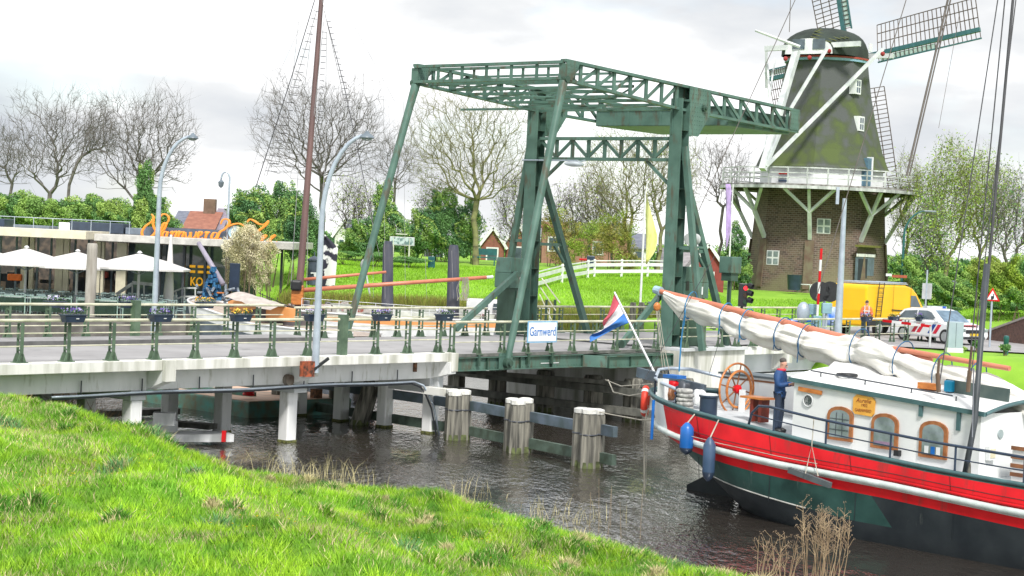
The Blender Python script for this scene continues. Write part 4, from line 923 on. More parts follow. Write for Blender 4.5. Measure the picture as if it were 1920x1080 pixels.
def arched(a, z0, z1, wd, m_, b_, dep, k=.28, par=None, name='x'):
    pts_ = [S(a - wd / 2, b_, z0), S(a + wd / 2, b_, z0)]
    for i in range(9):
        an = math.pi * i / 8; pts_.append(S(a + wd / 2 * math.cos(an), b_, z1 - wd * k + wd * k * math.sin(an)))
    return G().prism(pts_, SB * dep).out(name, m_, par or cabin)
WF = mat('brown window frame', (.40, .16, .06), .45, c2=(.26, .09, .03), sc=5)
for a in (5.93, 7.2, 8.52):
    z0 = lerp(a, [5.9, 8.5], [2.07, 1.96]); z1 = lerp(a, [5.9, 8.5], [2.86, 2.79])
    o = arched(a, z0, z1, .74, WF, CB, .05, name='window')
    arched(a, z0 + .07, z1 - .08, .56, GLASSL, CB + .052, .006, par=o, name='pane')
    g = G(); 
    if a < 6.5:
        for k in (-.09, .09): g.beam(S(a + k, CB + .062, z0 + .1), S(a + k, CB + .062, z1 - .15), .012, .01)
        for k in (.25, .5): g.beam(S(a - .27, CB + .062, z0 + k), S(a + .27, CB + .062, z0 + k), .012, .012)
        g.out('leading', DSTEEL, o)
    elif a > 8:
        for k, mm in ((-.15, WHITE), (.02, BLUE), (.16, WHITE)): G().box(S(a + k, CB + .064, z0 + .17), (.10, .012, .18), ax=(SA, SB, Z)).out('sill_ornament', mm, o)
    else:
        G().box(S(a, CB + .064, z0 + .13), (.5, .012, .08), ax=(SA, SB, Z)).out('sill_ornament', mat('striped sill cloth', (.3, .2, .3), .8), o)
ph = G().lathe([(.15, 0), (.15, .03), (.11, .035)], S(4.95, CB, 2.9), 20, ax=(SA, Z, -SB)).out('porthole', GLASS, cabin)
G().torus(S(4.95, CB + .02, 2.9), .14, .02, SA, Z, 20, 6).out('porthole_ring', WHITEW, ph, smooth=True)
G().beam(S(4.66, CB + .03, 3.16), S(5.35, CB + .03, 3.12), .04, .1).out('wooden_grab_rail', VARN, cabin)
# name board
nbp = [S(6.58 + x, CB + .012, 2.95 + z_) for x, z_ in ((-.30, -.16), (-.24, -.22), (.24, -.24), (.30, -.17), (.32, .12), (.24, .20), (-.2, .23), (-.30, .15))]
bd = G().prism(nbp, SB * .03).out('name_board', mat('ochre name board', (.80, .42, .07), .5, c2=(.70, .34, .05), sc=4), cabin)
LM = mat('dark red brown lettering', (.30, .07, .02), .6)
text_mesh('lettering', 'Aurelie', .15, LM, bd, S(6.58, CB + .046, 3.05), SA, Z, .004, shear=.3, sx=.95)
text_mesh('lettering', '1902', .10, LM, bd, S(6.60, CB + .046, 2.945), SA, Z, .004)
text_mesh('lettering', 'GARNWERD', .10, LM, bd, S(6.58, CB + .046, 2.825), SA, Z, .004, sx=.82)
# teal straps on the trim, cleats, lamp box and front wall porthole
for a_, l_ in ((8.15, .3), (9.15, .45)): G().beam(S(a_, CB + .03, ctop(a_)), S(a_, CB + .03, ctop(a_) - l_), .05, .09, SA).out('trim_strap', TRIM, cabin)
for a_ in (7.6,): G().box(S(a_, CB + .06, 1.97), (.14, .1, .13), ax=(SA, SB, Z)).out('cleat', BLACK, cabin)
G().lathe([(.10, 0), (.10, .03)], S(CA1, 1.15, 2.6), 16, ax=(SB, Z, SA)).out('porthole', GLASSL, cabin)
lb_ = G().box(S(CA1 + .06, 1.55, 2.2), (.1, .26, .3), ax=(SA, SB, Z)).out('lamp_box', BOATW, cabin); G().box(S(CA1 + .115, 1.55, 2.2), (.012, .18, .2), ax=(SA, SB, Z)).out('lamp_face', mat('pale yellow lens', (.75, .7, .5), .3), lb_)
# companion hatch with brown slats in front of the cabin
hx = G().box(S(11.0, .75, 1.95), (1.7, 1.2, .9), ax=(SA, SB, Z)).out('fore_hatch', BOATW, bt, bevel=.03)
for k in range(5): G().box(S(10.95, 1.37, 2.36 - k * .19), (1.6, .03, .085), ax=(SA, SB, Z)).out('slat', BROWN, hx)
# side deck railing
RT = lambda a: sheer(a) + .60
pts_ = [S(3.75, 2.62, sheer(3.7) + .0), S(3.85, 2.62, sheer(3.8) + .35), S(4.05, 2.62, sheer(4) + .55), S(4.4, 2.63, RT(4.4))] + [S(a, 2.64, RT(a)) for a in np.arange(5, 17, .8)]
sr = G().path(pts_, .032, 8).out('side_rail', NAVY, bt, smooth=True)
G().path([S(a, 2.64, sheer(a) + .32) for a in [3.85] + list(np.arange(4.6, 17, .8))], .016, 6).out('lower_rail', NAVY, sr, smooth=True)
for a in (4.55, 6.1, 7.9, 9.6, 11.3, 13, 15): G().tube(S(a, 2.64, sheer(a)), S(a, 2.64, RT(a)), .026, n=6).out('stanchion', NAVY, sr)
# roof gear
G().path([S(a, 1.55, roofz(a, 1.55) + .10) for a in np.arange(4.7, 9.0, .4)], .02, 6).out('roof_rail', DSTEEL, cabin)
for a in (5.0, 6.3, 7.6, 8.8): G().tube(S(a, 1.55, roofz(a, 1.55)), S(a, 1.55, roofz(a, 1.55) + .1), .018, n=5).out('rail_foot', DSTEEL, cabin)
lbrd = thing('roof_board', 'long dark grey green board lashed on edge on the cabin roof', 'board', S(9.1, .9, 3.3)); 
G().beam(S(8.1, .95, 3.50), S(9.75, .95, 3.42), .06, .34).out('plank', mat('grey green board', (.05, .08, .078), .6, c2=(.09, .12, .11), sc=2), lbrd)
G().box(S(8.25, 1.02, 3.52), (.2, .2, .26), ax=(SA, SB, Z)).out('blue_lantern', mat('blue lantern', (.01, .28, .5), .3), lbrd, bevel=.03)
G().box(S(7.75, 1.1, 3.48), (.5, .2, .14), ax=(SA, SB, Z)).out('wooden_box', VARN, label='small orange wooden box beside the blue lantern on the roof', cat='box')
sk = thing('roof_dome', 'white humped canvas skylight cover on the barge roof', 'skylight cover', S(5.9, -.5, 3.5))
G().grid(lambda u, v: S(4.5 + 1.9 * u, -.9 + 1.6 * v, roofz(4.5 + 1.9 * u, -.3) - .05 + .34 * math.sin(math.pi * v) ** .8 * (1 - u) ** 1.2 * (1 + .15 * math.sin(u * 9 + v * 5))), 14, 14).out('canvas', mat('white canvas', (.7, .7, .7), .8), sk, smooth=True)
G().torus(S(5.5, 1.2, roofz(5.5, 1.2) + .04), .22, .04, SA, SB, 20, 6).out('black_hose_coil', BLACK, label='coiled black hose lying on the aft part of the cabin roof', cat='hose', smooth=True)
for k, (a, b) in enumerate(((4.35, -.6), (5.5, -1.4))): G().box(S(a, b, 3.62), (.55, .3, .16), ax=(SA, SB, Z)).out('folded_cushion', ORANGE if k else VARN, label=('orange brown folded cushion behind the steersman', 'small orange cushion beside the seated crew member')[k], cat='cushion', bevel=.05)
# spars and furled sail
sl = thing('furled_sail', 'off white sail bundled under its salmon painted boom with blue ties', 'sail', S(3, 0, 3.2))
boom_z = lambda a: lerp(a, [-1.9, 4.7, 7.1], [5.18, 4.28, 4.0])
G().path([S(-1.9, 0, boom_z(-1.9)), S(2.5, 0, boom_z(2.5) + .03), S(7.0, 0, boom_z(7))], [.07, .088, .08], 10).out('boom', SPAR, sl, smooth='auto')
G().path([S(6.0, .12, 4.20), S(9.15, .05, 3.98)], [.065, .06], 10).out('gaff', SPAR, sl, smooth='auto')
G().tube(S(-2.0, 0, 5.21), S(-1.78, 0, 5.17), .11, .12, 10).out('boom_end_cap', mat('pale blue end cap', (.35, .5, .62), .5), sl)
st1 = [(-1.6, .02, .05, .10), (-1.2, .12, .12, .20), (-.95, .2, .16, .30), (-.5, .19, .15, .26), (0, .17, .15, .25), (.6, .22, .17, .24), (1.2, .30, .2, .30), (2.0, .32, .24, .33), (2.8, .29, .27, .31), (3.6, .31, .29, .34), (4.4, .24, .29, .33), (5.0, .14, .30, .36), (5.8, .16, .33, .38), (6.6, .26, .32, .36), (7.3, .30, .30, .36), (7.7, .32, .26, .30), (8.4, .42, .30, .33), (9.2, .55, .32, .33), (10.0, .78, .25, .22), (10.6, .95, .12, .10)]
SA_ = [x[0] for x in st1]
def sail(u, v):
    a = -1.6 + 12.2 * u; dz_ = np.interp(a, SA_, [x[1] for x in st1]); rb = np.interp(a, SA_, [x[2] for x in st1]); rz_ = np.interp(a, SA_, [x[3] for x in st1])
    an = 2 * math.pi * v
    tie = min(abs(a - q) for q in TIES); pin = 1 - .22 * math.exp(-(tie / .14) ** 2)
    q = noise.noise(V((a * .8, math.cos(an) * 1.7, math.sin(an) * 1.7 + a * .3))) * .42 + noise.noise(V((a * 1.6, math.cos(an) * 4.4 + a * .5, math.sin(an) * 4.4))) * .24
    fold = .10 * math.sin(an * 7 + a * .9 + 3.5 * q)
    r_ = (1 + q + fold) * pin
    top = max(0, math.sin(an))
    return S(a, .06 + 1.15 * rb * math.cos(an) * r_, boom_z(min(a, 7.0)) - (.0 if a < 7 else (a - 7) * .05) - dz_ - .03 + 1.17 * rz_ * math.sin(an) * r_ * (1 - .25 * top))
TIES = [-.62, .62, 1.35, 2.55, 3.35, 4.95, 6.25, 7.35, 8.3]
G().grid(sail, 230, 60).out('sailcloth', SAILM, sl, smooth=True)
G().prism([S(-1.55, .05, 5.12), S(-.85, .06, 4.60), S(-.45, .07, 4.80), S(-.3, .06, 5.0)], SB * .05).out('hanging_clew', SAILM, sl)
for i, a in enumerate(TIES):
    dz_ = float(np.interp(a, SA_, [x[1] for x in st1])); rb = float(np.interp(a, SA_, [x[2] for x in st1])) * 1.15 + .04; rz_ = float(np.interp(a, SA_, [x[3] for x in st1])) * 1.08
    m_ = ROPEB if i < 3 else mat('dark blue rope', (.03, .12, .26), .8)
    c_ = S(a, .06, boom_z(min(a, 7)) - dz_ + .05)
    G().path([c_ + SB * rb * math.cos(u) + Z * (rz_ + .07) * math.sin(u) + SA * .08 * math.sin(u) for u in np.linspace(0, 2 * math.pi, 19)], .015, 5).out('sail_tie', m_, sl)
    if i < 5: G().path([c_ + SB * rb, c_ + SB * (rb + .05) - Z * .2 + SA * .06, c_ + SB * rb - Z * rnd.uniform(.35, .6)], .013, 5).out('tie_end', m_, sl)
G().path([S(-.65, .25, 4.6), S(-.68, .3, 3.9), S(-.7, .3, 3.1)], .022, 6).out('hanging_strap', ROPEB, sl)
# standing and running rigging that leaves the frame at the top
rg = thing('barge_rigging', 'dark shrouds and ropes of the barge rising out of the picture', 'rigging', S(9, 0, 3))
def rope_px(x0, y0, Y0, x1, y1, Y1, r=.02, m=ROPED, name='shroud', par=None, n=5): return G().tube(at(x0, y0, Y0), at(x1, y1, Y1), r, n=n).out(name, m, par or rg)
for x0, y0, x1, y1, Y0, Y1, r_ in ((1828, 790, 1905, -60, 40, 41.5, .035), (1760, 730, 1880, -60, 41, 42, .014), (1812, 740, 1890, -60, 41.5, 42.5, .016), (1818, 730, 1912, -60, 41, 42.5, .014)):
    rope_px(x0, y0, Y0, x1, y1, Y1, r_)
G().path([at(1808, 895, 39.6), at(1828, 790, 39.9), at(1850, 495, 40.3)], .065, 8).out('shroud_pipe', mat('dark shroud cover', (.05, .06, .07), .5), rg, smooth=True)
for x0, y0, x1, y1, r_ in ((1760, 735, 1758, 700, .05), (1815, 735, 1818, 695, .05), (1757, 720, 1761, 672, .03), (1815, 720, 1822, 650, .03)): rope_px(x0, y0, 41, x1, y1, 41, r_, mat('pulley block wood', (.14, .09, .06), .6), 'pulley_block', n=8)
G().path([at(1816, 890, 39.4), at(1823, 820, 39.4), at(1826, 690, 40)], .016, 5).out('turnbuckle_chain', DSTEEL, rg)
G().tube(at(1816, 895, 39.4), at(1819, 868, 39.4), .05, .02, 8).out('deadeye', WOODG, rg)
for x0, x1, y0, y1, r_ in ((1700, 1782, 330, -20, .03), (1705, 1787, 330, -20, .02), (1310, 1500, 395, -20, .010), (1530, 1705, 560, -20, .012), (1760, 1800, 240, 20, .006), (1480, 1483, 60, -20, .010), (1365, 1640, 950, 0, .0)):
    if r_ > 0: rope_px(x0, y0, 46, x1, y1, 46, r_, mat('grey brown rope', (.16, .14, .13), .8), 'halyard')
rope_px(1195, 735, 48, 1340, 480, 48, .008); rope_px(1330, 700, 48, 1365, 585, 48, .007)
# block hanging from the boom end, its falls
bk = thing('boom_block', 'orange pulley block with rope falls hanging from the boom end', 'pulley', S(-1.75, 0, 4.4))
q = at(1232, 575, S(-1.8, 0, 0).y); G().sph(q, .10, 12, 8, (1, .6, 1.2)).out('sheave', VARN, bk, smooth=True)
for dx_ in (-.03, .0, .04): G().path([q + V((dx_, 0, -.05)), S(-1.55 + dx_ * 2, .1, 3.7), S(-1.3 + dx_ * 4, .1, 2.8)], .009, 4).out('fall', ROPE, bk)
G().tube(q + Z * .08, S(-1.85, 0, 5.15), .02, n=5).out('hook', DSTEEL, bk)
# fenders, life ring, plank
def fender(lab, a, b, zt0, zb0, r_, m_):
    q0, q1 = S(a, b, zt0), S(a, b, zb0); h = q0.z - q1.z
    t = thing('boat_fender', lab, 'fender', q1, 'cylindrical fenders on the barge')
    G().lathe([(r_ * .25, 0), (r_ * .75, h * .08), (r_, h * .2), (r_, h * .82), (r_ * .6, h * .93), (r_ * .25, h)], V((q1.x, q1.y, q1.z)), 16).out('body', m_, t, smooth='auto')
    G().lathe([(r_ * .2, -.02), (r_ * .8, h * .07), (r_ * 1.01, h * .18), (r_ * 1.01, h * .2)], V((q1.x, q1.y, q1.z)), 16).out('dark_end', NAVY, t, smooth='auto')
    G().tube(V((q1.x, q1.y, q1.z + h * .98)), S(a, b - .28, sheer(a)), .018, n=5).out('lanyard', ROPE, t)
fender('bright blue fender hanging furthest aft on the barge side', 1.95, 2.78, 2.10, 1.33, .165, BLUE)
fender('slate blue fender hanging second from the stern', 2.85, 2.94, 1.84, .80, .15, DBLUE)
t = thing('life_ring', 'red and white life ring hanging edge-on at the barge stern', 'life ring', at(1211, 780, 49.6))
c_ = at(1210, 752, 49.2); e1 = V((.16, .98, -.05)).normalized(); G().torus(c_, .33, .095, e1, Z, 28, 10).out('ring', mat('life ring red', (.80, .06, .03), .5), t, smooth=True)
for k in range(4): G().torus(c_, .33, .099, e1, Z, 5, 10, k * math.pi / 2 + .6, k * math.pi / 2 + .85, closed=False).out('white_band', WHITE, t, smooth=True)
t = thing('fender_plank', 'dark grey plank slung on ropes against the red hull', 'plank', at(1520, 900, 42.0))
G().beam(at(1480, 881, 42.6), at(1557, 910, 41.6), .1, .13).out('plank', mat('dark plank', (.10, .12, .13), .7), t); G().path([at(1510, 888, 42.0), at(1522, 835, 42.4), at(1534, 893, 41.9)], .013, 4).out('sling', ROPE, t); G().tube(at(1522, 838, 42.4), at(1526, 785, 42.6), .013, n=4).out('sling', ROPE, t)
# mooring lines
mlr = thing('mooring_lines', 'pale mooring ropes from the barge stern to the fender piles', 'mooring rope', at(1200, 780, 50))
for pts_ in ([(1112, 770, 53), (1150, 778, 52), (1200, 787, 49), (1250, 789, 47.5), (1305, 781, 46.5)], [(1140, 712, 62), (1150, 735, 58), (1180, 742, 54), (1220, 735, 50)], [(1135, 712, 62), (1165, 724, 56), (1222, 720, 50)], [(1212, 790, 48.8), (1211, 915, 48.2)], [(1215, 760, 49), (1208, 800, 48.8), (1208, 930, 48.2)]):
    G().path([at(*p_) for p_ in pts_], .018 if len(pts_) > 2 else .008, 5).out('rope', ROPE, mlr)
G().path([S(a, 2.78, guard(a) + .22) for a in np.arange(1.8, 6, .6)], .008, 4).out('rope', ROPE, mlr)
# flag
fl = thing('dutch_flag', 'red, white and blue tricolour drooping from a white stern staff', 'flag', S(-1.77, 0, 2.84))
f0, f1 = S(-1.77, 0, 2.84), S(-3.54, 0, 5.06); G().tube(f0, f1, .032, .026, 8).out('staff', WHITE, fl, smooth='auto')
Yf = f1.y
H0, H1 = f1 + V((0, 0, -.05)), f1.lerp(f0, .36); Fl0, Fl1 = at(1132, 598, Yf - .3), at(1109, 641, Yf - .4)
def flg(u, v):     # u from hoist to fly, v across the stripes
    h = H0.lerp(H1, v); f_ = Fl0.lerp(Fl1, v) + V((.10 * math.sin(v * 5), 0, 0)); p = h.lerp(f_, u); return p + V((.05 * math.sin(v * 11 + u * 3) * u, .13 * math.sin(v * 13 + u * 4) * min(1, u * 3), -.10 * math.sin(math.pi * u) * (1 - v)))
for k, (nm, m_) in enumerate((('red_stripe', mat('flag red', (.58, .09, .13), .8)), ('white_stripe', mat('flag white', (.75, .75, .77), .8)), ('blue_stripe', mat('flag blue', (.06, .22, .62), .8)))):
    o = G().grid(lambda u, v: flg(u, (v + k) / 3), 18, 8).out(nm, m_, fl, smooth=True); sm = o.modifiers.new('cloth', 'SOLIDIFY'); sm.thickness = .006
# ---------------------------------------------------------------- windmill
MY = 130.0; MS = MY / FPX
mb = at(1529, 541, MY); mz = mb.z; MX = mb.x
wml = thing('windmill', 'tall smock windmill with brick base, mossy thatched body and white gallery', 'windmill', (MX, MY, mz))
def M(r, th, z_): return V((MX + r * math.sin(th), MY - r * math.cos(th), mz + z_))      # th = 0 faces the camera, + to the right
BRK = bpy.data.materials.new('mill brick'); BRK.use_nodes = True
t = BRK.node_tree; b = t.nodes['Principled BSDF']; b.inputs['Roughness'].default_value = .9
co = t.nodes.new('ShaderNodeUVMap'); bk_ = t.nodes.new('ShaderNodeTexBrick'); bk_.inputs['Scale'].default_value = 1
bk_.inputs['Color1'].default_value = (.075, .050, .045, 1); bk_.inputs['Color2'].default_value = (.165, .105, .088, 1); bk_.inputs['Mortar'].default_value = (.27, .23, .20, 1)
bk_.inputs['Mortar Size'].default_value = .012; bk_.inputs['Brick Width'].default_value = .34; bk_.inputs['Row Height'].default_value = .14; bk_.inputs['Bias'].default_value = -.1
t.links.new(co.outputs[0], bk_.inputs[0])
oc = t.nodes.new('ShaderNodeTexCoord'); nz = t.nodes.new('ShaderNodeTexNoise'); nz.inputs['Scale'].default_value = .8; nz.inputs['Detail'].default_value = 8; t.links.new(oc.outputs['Object'], nz.inputs[0])
sx_ = t.nodes.new('ShaderNodeSeparateXYZ'); t.links.new(oc.outputs['Object'], sx_.inputs[0])
m1 = t.nodes.new('ShaderNodeMapRange'); m1.inputs[1].default_value = 5.0; m1.inputs[2].default_value = .3; m1.inputs[3].default_value = 0; m1.inputs[4].default_value = .85; t.links.new(sx_.outputs[2], m1.inputs[0])
m2 = t.nodes.new('ShaderNodeMapRange'); m2.inputs[1].default_value = .38; m2.inputs[2].default_value = .62; t.links.new(nz.outputs[0], m2.inputs[0])
mu = t.nodes.new('ShaderNodeMath'); mu.operation = 'MULTIPLY'; t.links.new(m1.outputs[0], mu.inputs[0]); t.links.new(m2.outputs[0], mu.inputs[1])
mixc = t.nodes.new('ShaderNodeMixRGB'); mixc.inputs[2].default_value = (.20, .18, .11, 1); t.links.new(mu.outputs[0], mixc.inputs[0]); t.links.new(bk_.outputs[0], mixc.inputs[1]); t.links.new(mixc.outputs[0], b.inputs['Base Color'])
bp_ = t.nodes.new('ShaderNodeBump'); bp_.inputs['Strength'].default_value = .5; bp_.inputs['Distance'].default_value = .02; t.links.new(bk_.outputs['Fac'], bp_.inputs['Height']); bp_.invert = True; t.links.new(bp_.outputs[0], b.inputs['Normal'])
TH = [R(-16 + 45 * k) for k in range(8)]
def oct_(levels, m_, name, par=None, faces=True):       # (radius, z) rings, with uv in metres
    me = bpy.data.meshes.new(name); vs = [M(r, th, z_) - V((MX, MY, mz)) for r, z_ in levels for th in TH]; fs = []; uv = []
    for i in range(len(levels) - 1):
        for k in range(8):
            fs.append((i * 8 + k, i * 8 + (k + 1) % 8, (i + 1) * 8 + (k + 1) % 8, (i + 1) * 8 + k)); s0_, s1_ = levels[i][0] * .765, levels[i + 1][0] * .765; o_ = k * 7.13
            uv += [(o_ - s0_ / 2, levels[i][1]), (o_ + s0_ / 2, levels[i][1]), (o_ + s1_ / 2, levels[i + 1][1]), (o_ - s1_ / 2, levels[i + 1][1])]
    fs.append(tuple((len(levels) - 1) * 8 + k for k in range(8))); uv += [(0, 0)] * 8
    me.from_pydata(vs, [], fs); me.materials.append(m_); ul = me.uv_layers.new(name='UVMap')
    ul.data.foreach_set('uv', np.array(uv, np.float32).ravel()); me.update()
    o = bpy.data.objects.new(name, me); COL.objects.link(o); o.parent = par or wml; BASE[o.name] = V((MX, MY, mz)); return o
GZ = 7.05
brick = oct_([(5.05, -.8), (4.95, .4), (4.62, 4), (4.42, GZ - .1)], BRK, 'brick_base')
for k in range(8):          # corner pilasters
    g = G(); g.beam(M(4.98, TH[k], 0), M(4.70, TH[k], 3.3), .62, .08, V((math.sin(TH[k]), -math.cos(TH[k]), 0))); g.out('pilaster', mat('pilaster brick', (.13, .08, .06), .9, c2=(.17, .15, .10), sc=2, bump=.4), brick)
TR = mat('mill white boards', (.80, .82, .83), .5, c2=(.66, .68, .70), sc=2)
oct_([(4.30, GZ), (4.25, 8.9)], TR, 'white_storey')
THAT = mat('mossy thatch', (.070, .088, .050), .95, c2=(.088, .097, .095), sc=.9, bump=1, bsc=16, stretch=(1, 1, 1.0), det=10, lo=.36, hi=.5)
t = THAT.node_tree; rp = t.nodes['Color Ramp']; e = rp.color_ramp.elements.new(.62); e.color = (.085, .115, .038, 1)
nz_ = t.nodes['Noise Texture']; sz_ = t.nodes.new('ShaderNodeSeparateXYZ'); t.links.new(t.nodes['Texture Coordinate'].outputs['Object'], sz_.inputs[0])
hm = t.nodes.new('ShaderNodeMapRange'); hm.inputs[1].default_value = 9; hm.inputs[2].default_value = 15; hm.inputs[3].default_value = .03; hm.inputs[4].default_value = -.17; t.links.new(sz_.outputs[2], hm.inputs[0])
am = t.nodes.new('ShaderNodeMath'); t.links.new(nz_.outputs[0], am.inputs[0]); t.links.new(hm.outputs[0], am.inputs[1]); t.links.new(am.outputs[0], rp.inputs[0])
oct_([(4.75, 8.35), (4.6, 8.5), (4.15, 9.6), (3.6, 11.6), (3.2, 13.4), (2.95, 15.0), (2.85, 15.75)], THAT, 'thatched_body')
G().lathe([(2.95, 15.75), (2.95, 15.92)], (MX, MY, mz), 24).out('blue_ring', mat('pale blue ring', (.25, .45, .55), .5), wml); G().lathe([(3.0, 15.925), (3.0, 16.05)], (MX, MY, mz), 24).out('red_ring', mat('dull red ring', (.35, .06, .04), .6), wml)
# cap: a boat-shaped thatched hood whose rear points to the left and the camera
CAZ = R(32); cn = V((math.sin(CAZ), math.cos(CAZ), 0)); cr_ = V((cn.y, -cn.x, 0))     # cn: towards the sails
C0 = V((MX, MY, mz))
def cap(u, v):
    x = -3.3 + 6.4 * u; hw = np.interp(u, [0, .2, .55, .85, 1], [1.75, 2.6, 2.9, 2.3, 1.45]); top = np.interp(u, [0, .12, .3, .55, .8, 1], [17.15, 17.7, 18.1, 18.15, 17.8, 17.2])
    an = math.pi * v; zb = 16.08
    return C0 + cn * x + cr_ * hw * math.copysign(abs(math.cos(an)) ** .8, math.cos(an)) + Z * (zb + (top - zb) * math.sin(an) ** .75)
capm = mat('dark cap thatch', (.035, .05, .04), .95, c2=(.02, .028, .024), sc=1.2, bump=1, bsc=20, stretch=(1, 1, .3))
cp = G().grid(cap, 16, 16).out('cap', capm, wml, smooth=True)
g = G(); pr = [cap(0, v) for v in np.linspace(0, 1, 13)]; g.add(pr, [tuple(range(13))]); g.out('rear_gable', TR, cp)
g = G(); pr = [cap(1, v) for v in np.linspace(0, 1, 13)]; g.add(pr, [tuple(range(13))]); g.out('front_gable', mat('front boards', (.1, .2, .2), .6), cp)
for k in (-1, 1): G().box(C0 + cn * -3.33 + cr_ * k * .75 + Z * 16.75, (.9, .05, .7), ax=(cr_, cn, Z)).out('rear_window', GLASS, cp)
g = G(); [g.beam(cap(u_, .5) + Z * .02 + cr_ * .1, cap(u_, .18) + Z * .06, .3, .05) for u_ in np.linspace(.02, .22, 5)]; g.out('ridge_boards', mat('mossy roof boards', (.18, .20, .08), .9), cp)
G().box(C0 + cn * 1.4 + cr_ * 2.6 + Z * 17.0, (.5, .1, .55), ax=(cn, cr_, Z)).out('cap_hatch', TR, cp)
# tail beams
WB = mat('aged white beam', (.66, .69, .70), .6, c2=(.45, .48, .5), sc=1.5)
G().beam(C0 + cn * -3.2 - cr_ * 3.3 + Z * 16.5, C0 + cn * -3.0 + cr_ * 3.6 + Z * 16.75, .3, .35).out('long_cross_beam', WB, cp)
G().beam(C0 + cn * 1.4 - cr_ * 3.9 + Z * 16.5, C0 + cn * 1.4 + cr_ * 4.3 + Z * 16.4, .28, .32).out('short_cross_beam', WB, cp)
def px2(x, y, Y): return at(x, y, Y)
tf = px2(1430, 322, MY - 6.3)
for (x0, y0, dy, x1, y1, r_, nm) in ((1494, 95, -3.0, 1430, 318, .34, 'tail_pole'), (1655, 92, -2.6, 1432, 316, .17, 'long_tail_brace'), (1552, 88, -4.0, 1480, 208, .15, 'short_tail_brace'), (1480, 208, -4.9, 1436, 312, .15, 'short_tail_brace'), (1437, 97, .5, 1443, 185, .11, 'short_tail_brace'), (1443, 185, -1.5, 1432, 312, .11, 'short_tail_brace'), (1453, 110, .5, 1442, 190, .09, 'short_tail_brace')):
    G().beam(px2(x0, y0, MY + dy), px2(x1, y1, MY + (-6.2 if y1 > 300 else -4.9 if x1 == 1480 else -1.5)), r_ * 2 * .62, r_ * 2 * .62).out(nm, WB, cp)
G().tube(px2(1416, 57, MY - 3), px2(1500, 88, MY - 3.4), .09, .13, 6).out('weather_boom', WB, cp); G().tube(px2(1437, 95, MY), px2(1437, 165, MY), .1, n=6).out('brake_pole', WB, cp)
for x, y in ((1473, 110), (1518, 108), (1555, 96), (1655, 101)): G().sph(px2(x, y, MY - 3.6), .16, 8, 6).out('red_beam_end', mat('dark red end', (.35, .03, .03), .5), cp)
# sails
hub = C0 + cn * 3.9 + Z * 16.4
ax_ = cn
G().tube(C0 + cn * 2.8 + Z * 16.9, hub + cn * .5, .4, .35, 12).out('windshaft', mat('teal shaft', (.03, .14, .15), .5), cp)
STK = mat('blue green stock', (.035, .13, .14), .5, c2=(.02, .09, .09)); LAT = mat('dark lattice', (.10, .075, .06), .8)
bar_me = None
for k in range(4):
    an = R(12) - k * math.pi / 2; rd = cr_ * math.cos(an) + Z * math.sin(an); sd = -cr_ * math.sin(an) + Z * math.cos(an)      # sd: wide side
    LN = 6.2 if k == 2 else 9.75
    s_ = G().beam(hub, hub + rd * LN, .30, .34, ax_).out('sail', STK, cp)
    nrm = ax_
    for i in range(24):
        r_ = 2.3 + (LN - 2.3) * i / 23; p = hub + rd * r_ - ax_ * .1
        # set of the sail twists towards the tip
        tw = R(18 - 14 * i / 23); d_ = sd * math.cos(tw) + ax_ * math.sin(tw)
        if i == 0 or True:
            G().beam(p + sd * .15, p + d_ * 2.25, .05, .05).out('lattice_bar', LAT, s_)
        G().beam(p - sd * .15, p - sd * .62, .045, .045).out('short_bar', LAT, s_)
    for q in (.85, 1.55, 2.25):
        g = G(); pp = []
        for i in range(24):
            r_ = 2.3 + (LN - 2.3) * i / 23; tw = R(18 - 14 * i / 23); pp.append(hub + rd * r_ - ax_ * .1 + (sd * math.cos(tw) + ax_ * math.sin(tw)) * q)
        g.path(pp, .035, 4).out('batten', LAT, s_)
    G().beam(hub + rd * 2.2 - sd * .64 - ax_ * .1, hub + rd * (LN + .05) - sd * .64 - ax_ * .1, .1, .1).out('leading_edge', STK, s_)
    G().beam(hub + rd * 2.4 - sd * .4 - ax_ * .04, hub + rd * 6.5 - sd * .4 - ax_ * .04, .34, .04, ax_).out('leading_board', mat('pale leading board', (.42, .55, .50), .6, c2=(.3, .42, .38), sc=4), s_)
# gallery
gal = G(); NG = 16; RG = 7.0
gz_ = GZ
vs = [M(r_, 2 * math.pi * k / NG + .1, z_) for (r_, z_) in ((4.35, gz_), (RG, gz_), (RG, gz_ - .16), (4.35, gz_ - .16)) for k in range(NG)]
gal.add(vs, [(j * NG + k, j * NG + (k + 1) % NG, ((j + 1) % 4) * NG + (k + 1) % NG, ((j + 1) % 4) * NG + k) for j in range(4) for k in range(NG)])
gallery = gal.out('gallery_deck', mat('gallery decking', (.32, .32, .31), .8, c2=(.14, .13, .12), sc=4), wml)
def ring(r_, z_, th0, m_, nm):
    for k in range(NG): G().beam(M(r_, 2 * math.pi * k / NG + .1, z_), M(r_, 2 * math.pi * (k + 1) / NG + .1, z_), th0, th0).out(nm, m_, gallery)
ring(RG + .02, GZ - .22, .2, WHITEW, 'edge_beam')
for h_ in (.4, .72, 1.08): ring(RG - .05, GZ + h_, .075, WHITEW, 'gallery_rail')
for k in range(NG * 2):
    th = 2 * math.pi * (k // 2) / NG + .1; p0_ = M(RG - .05, th, GZ); p1_ = M(RG - .05, th + 2 * math.pi / NG, GZ); p = p0_ if k % 2 == 0 else (p0_ + p1_) / 2
    G().beam(p, p + Z * 1.08, .08, .08).out('gallery_post', WHITEW, gallery)
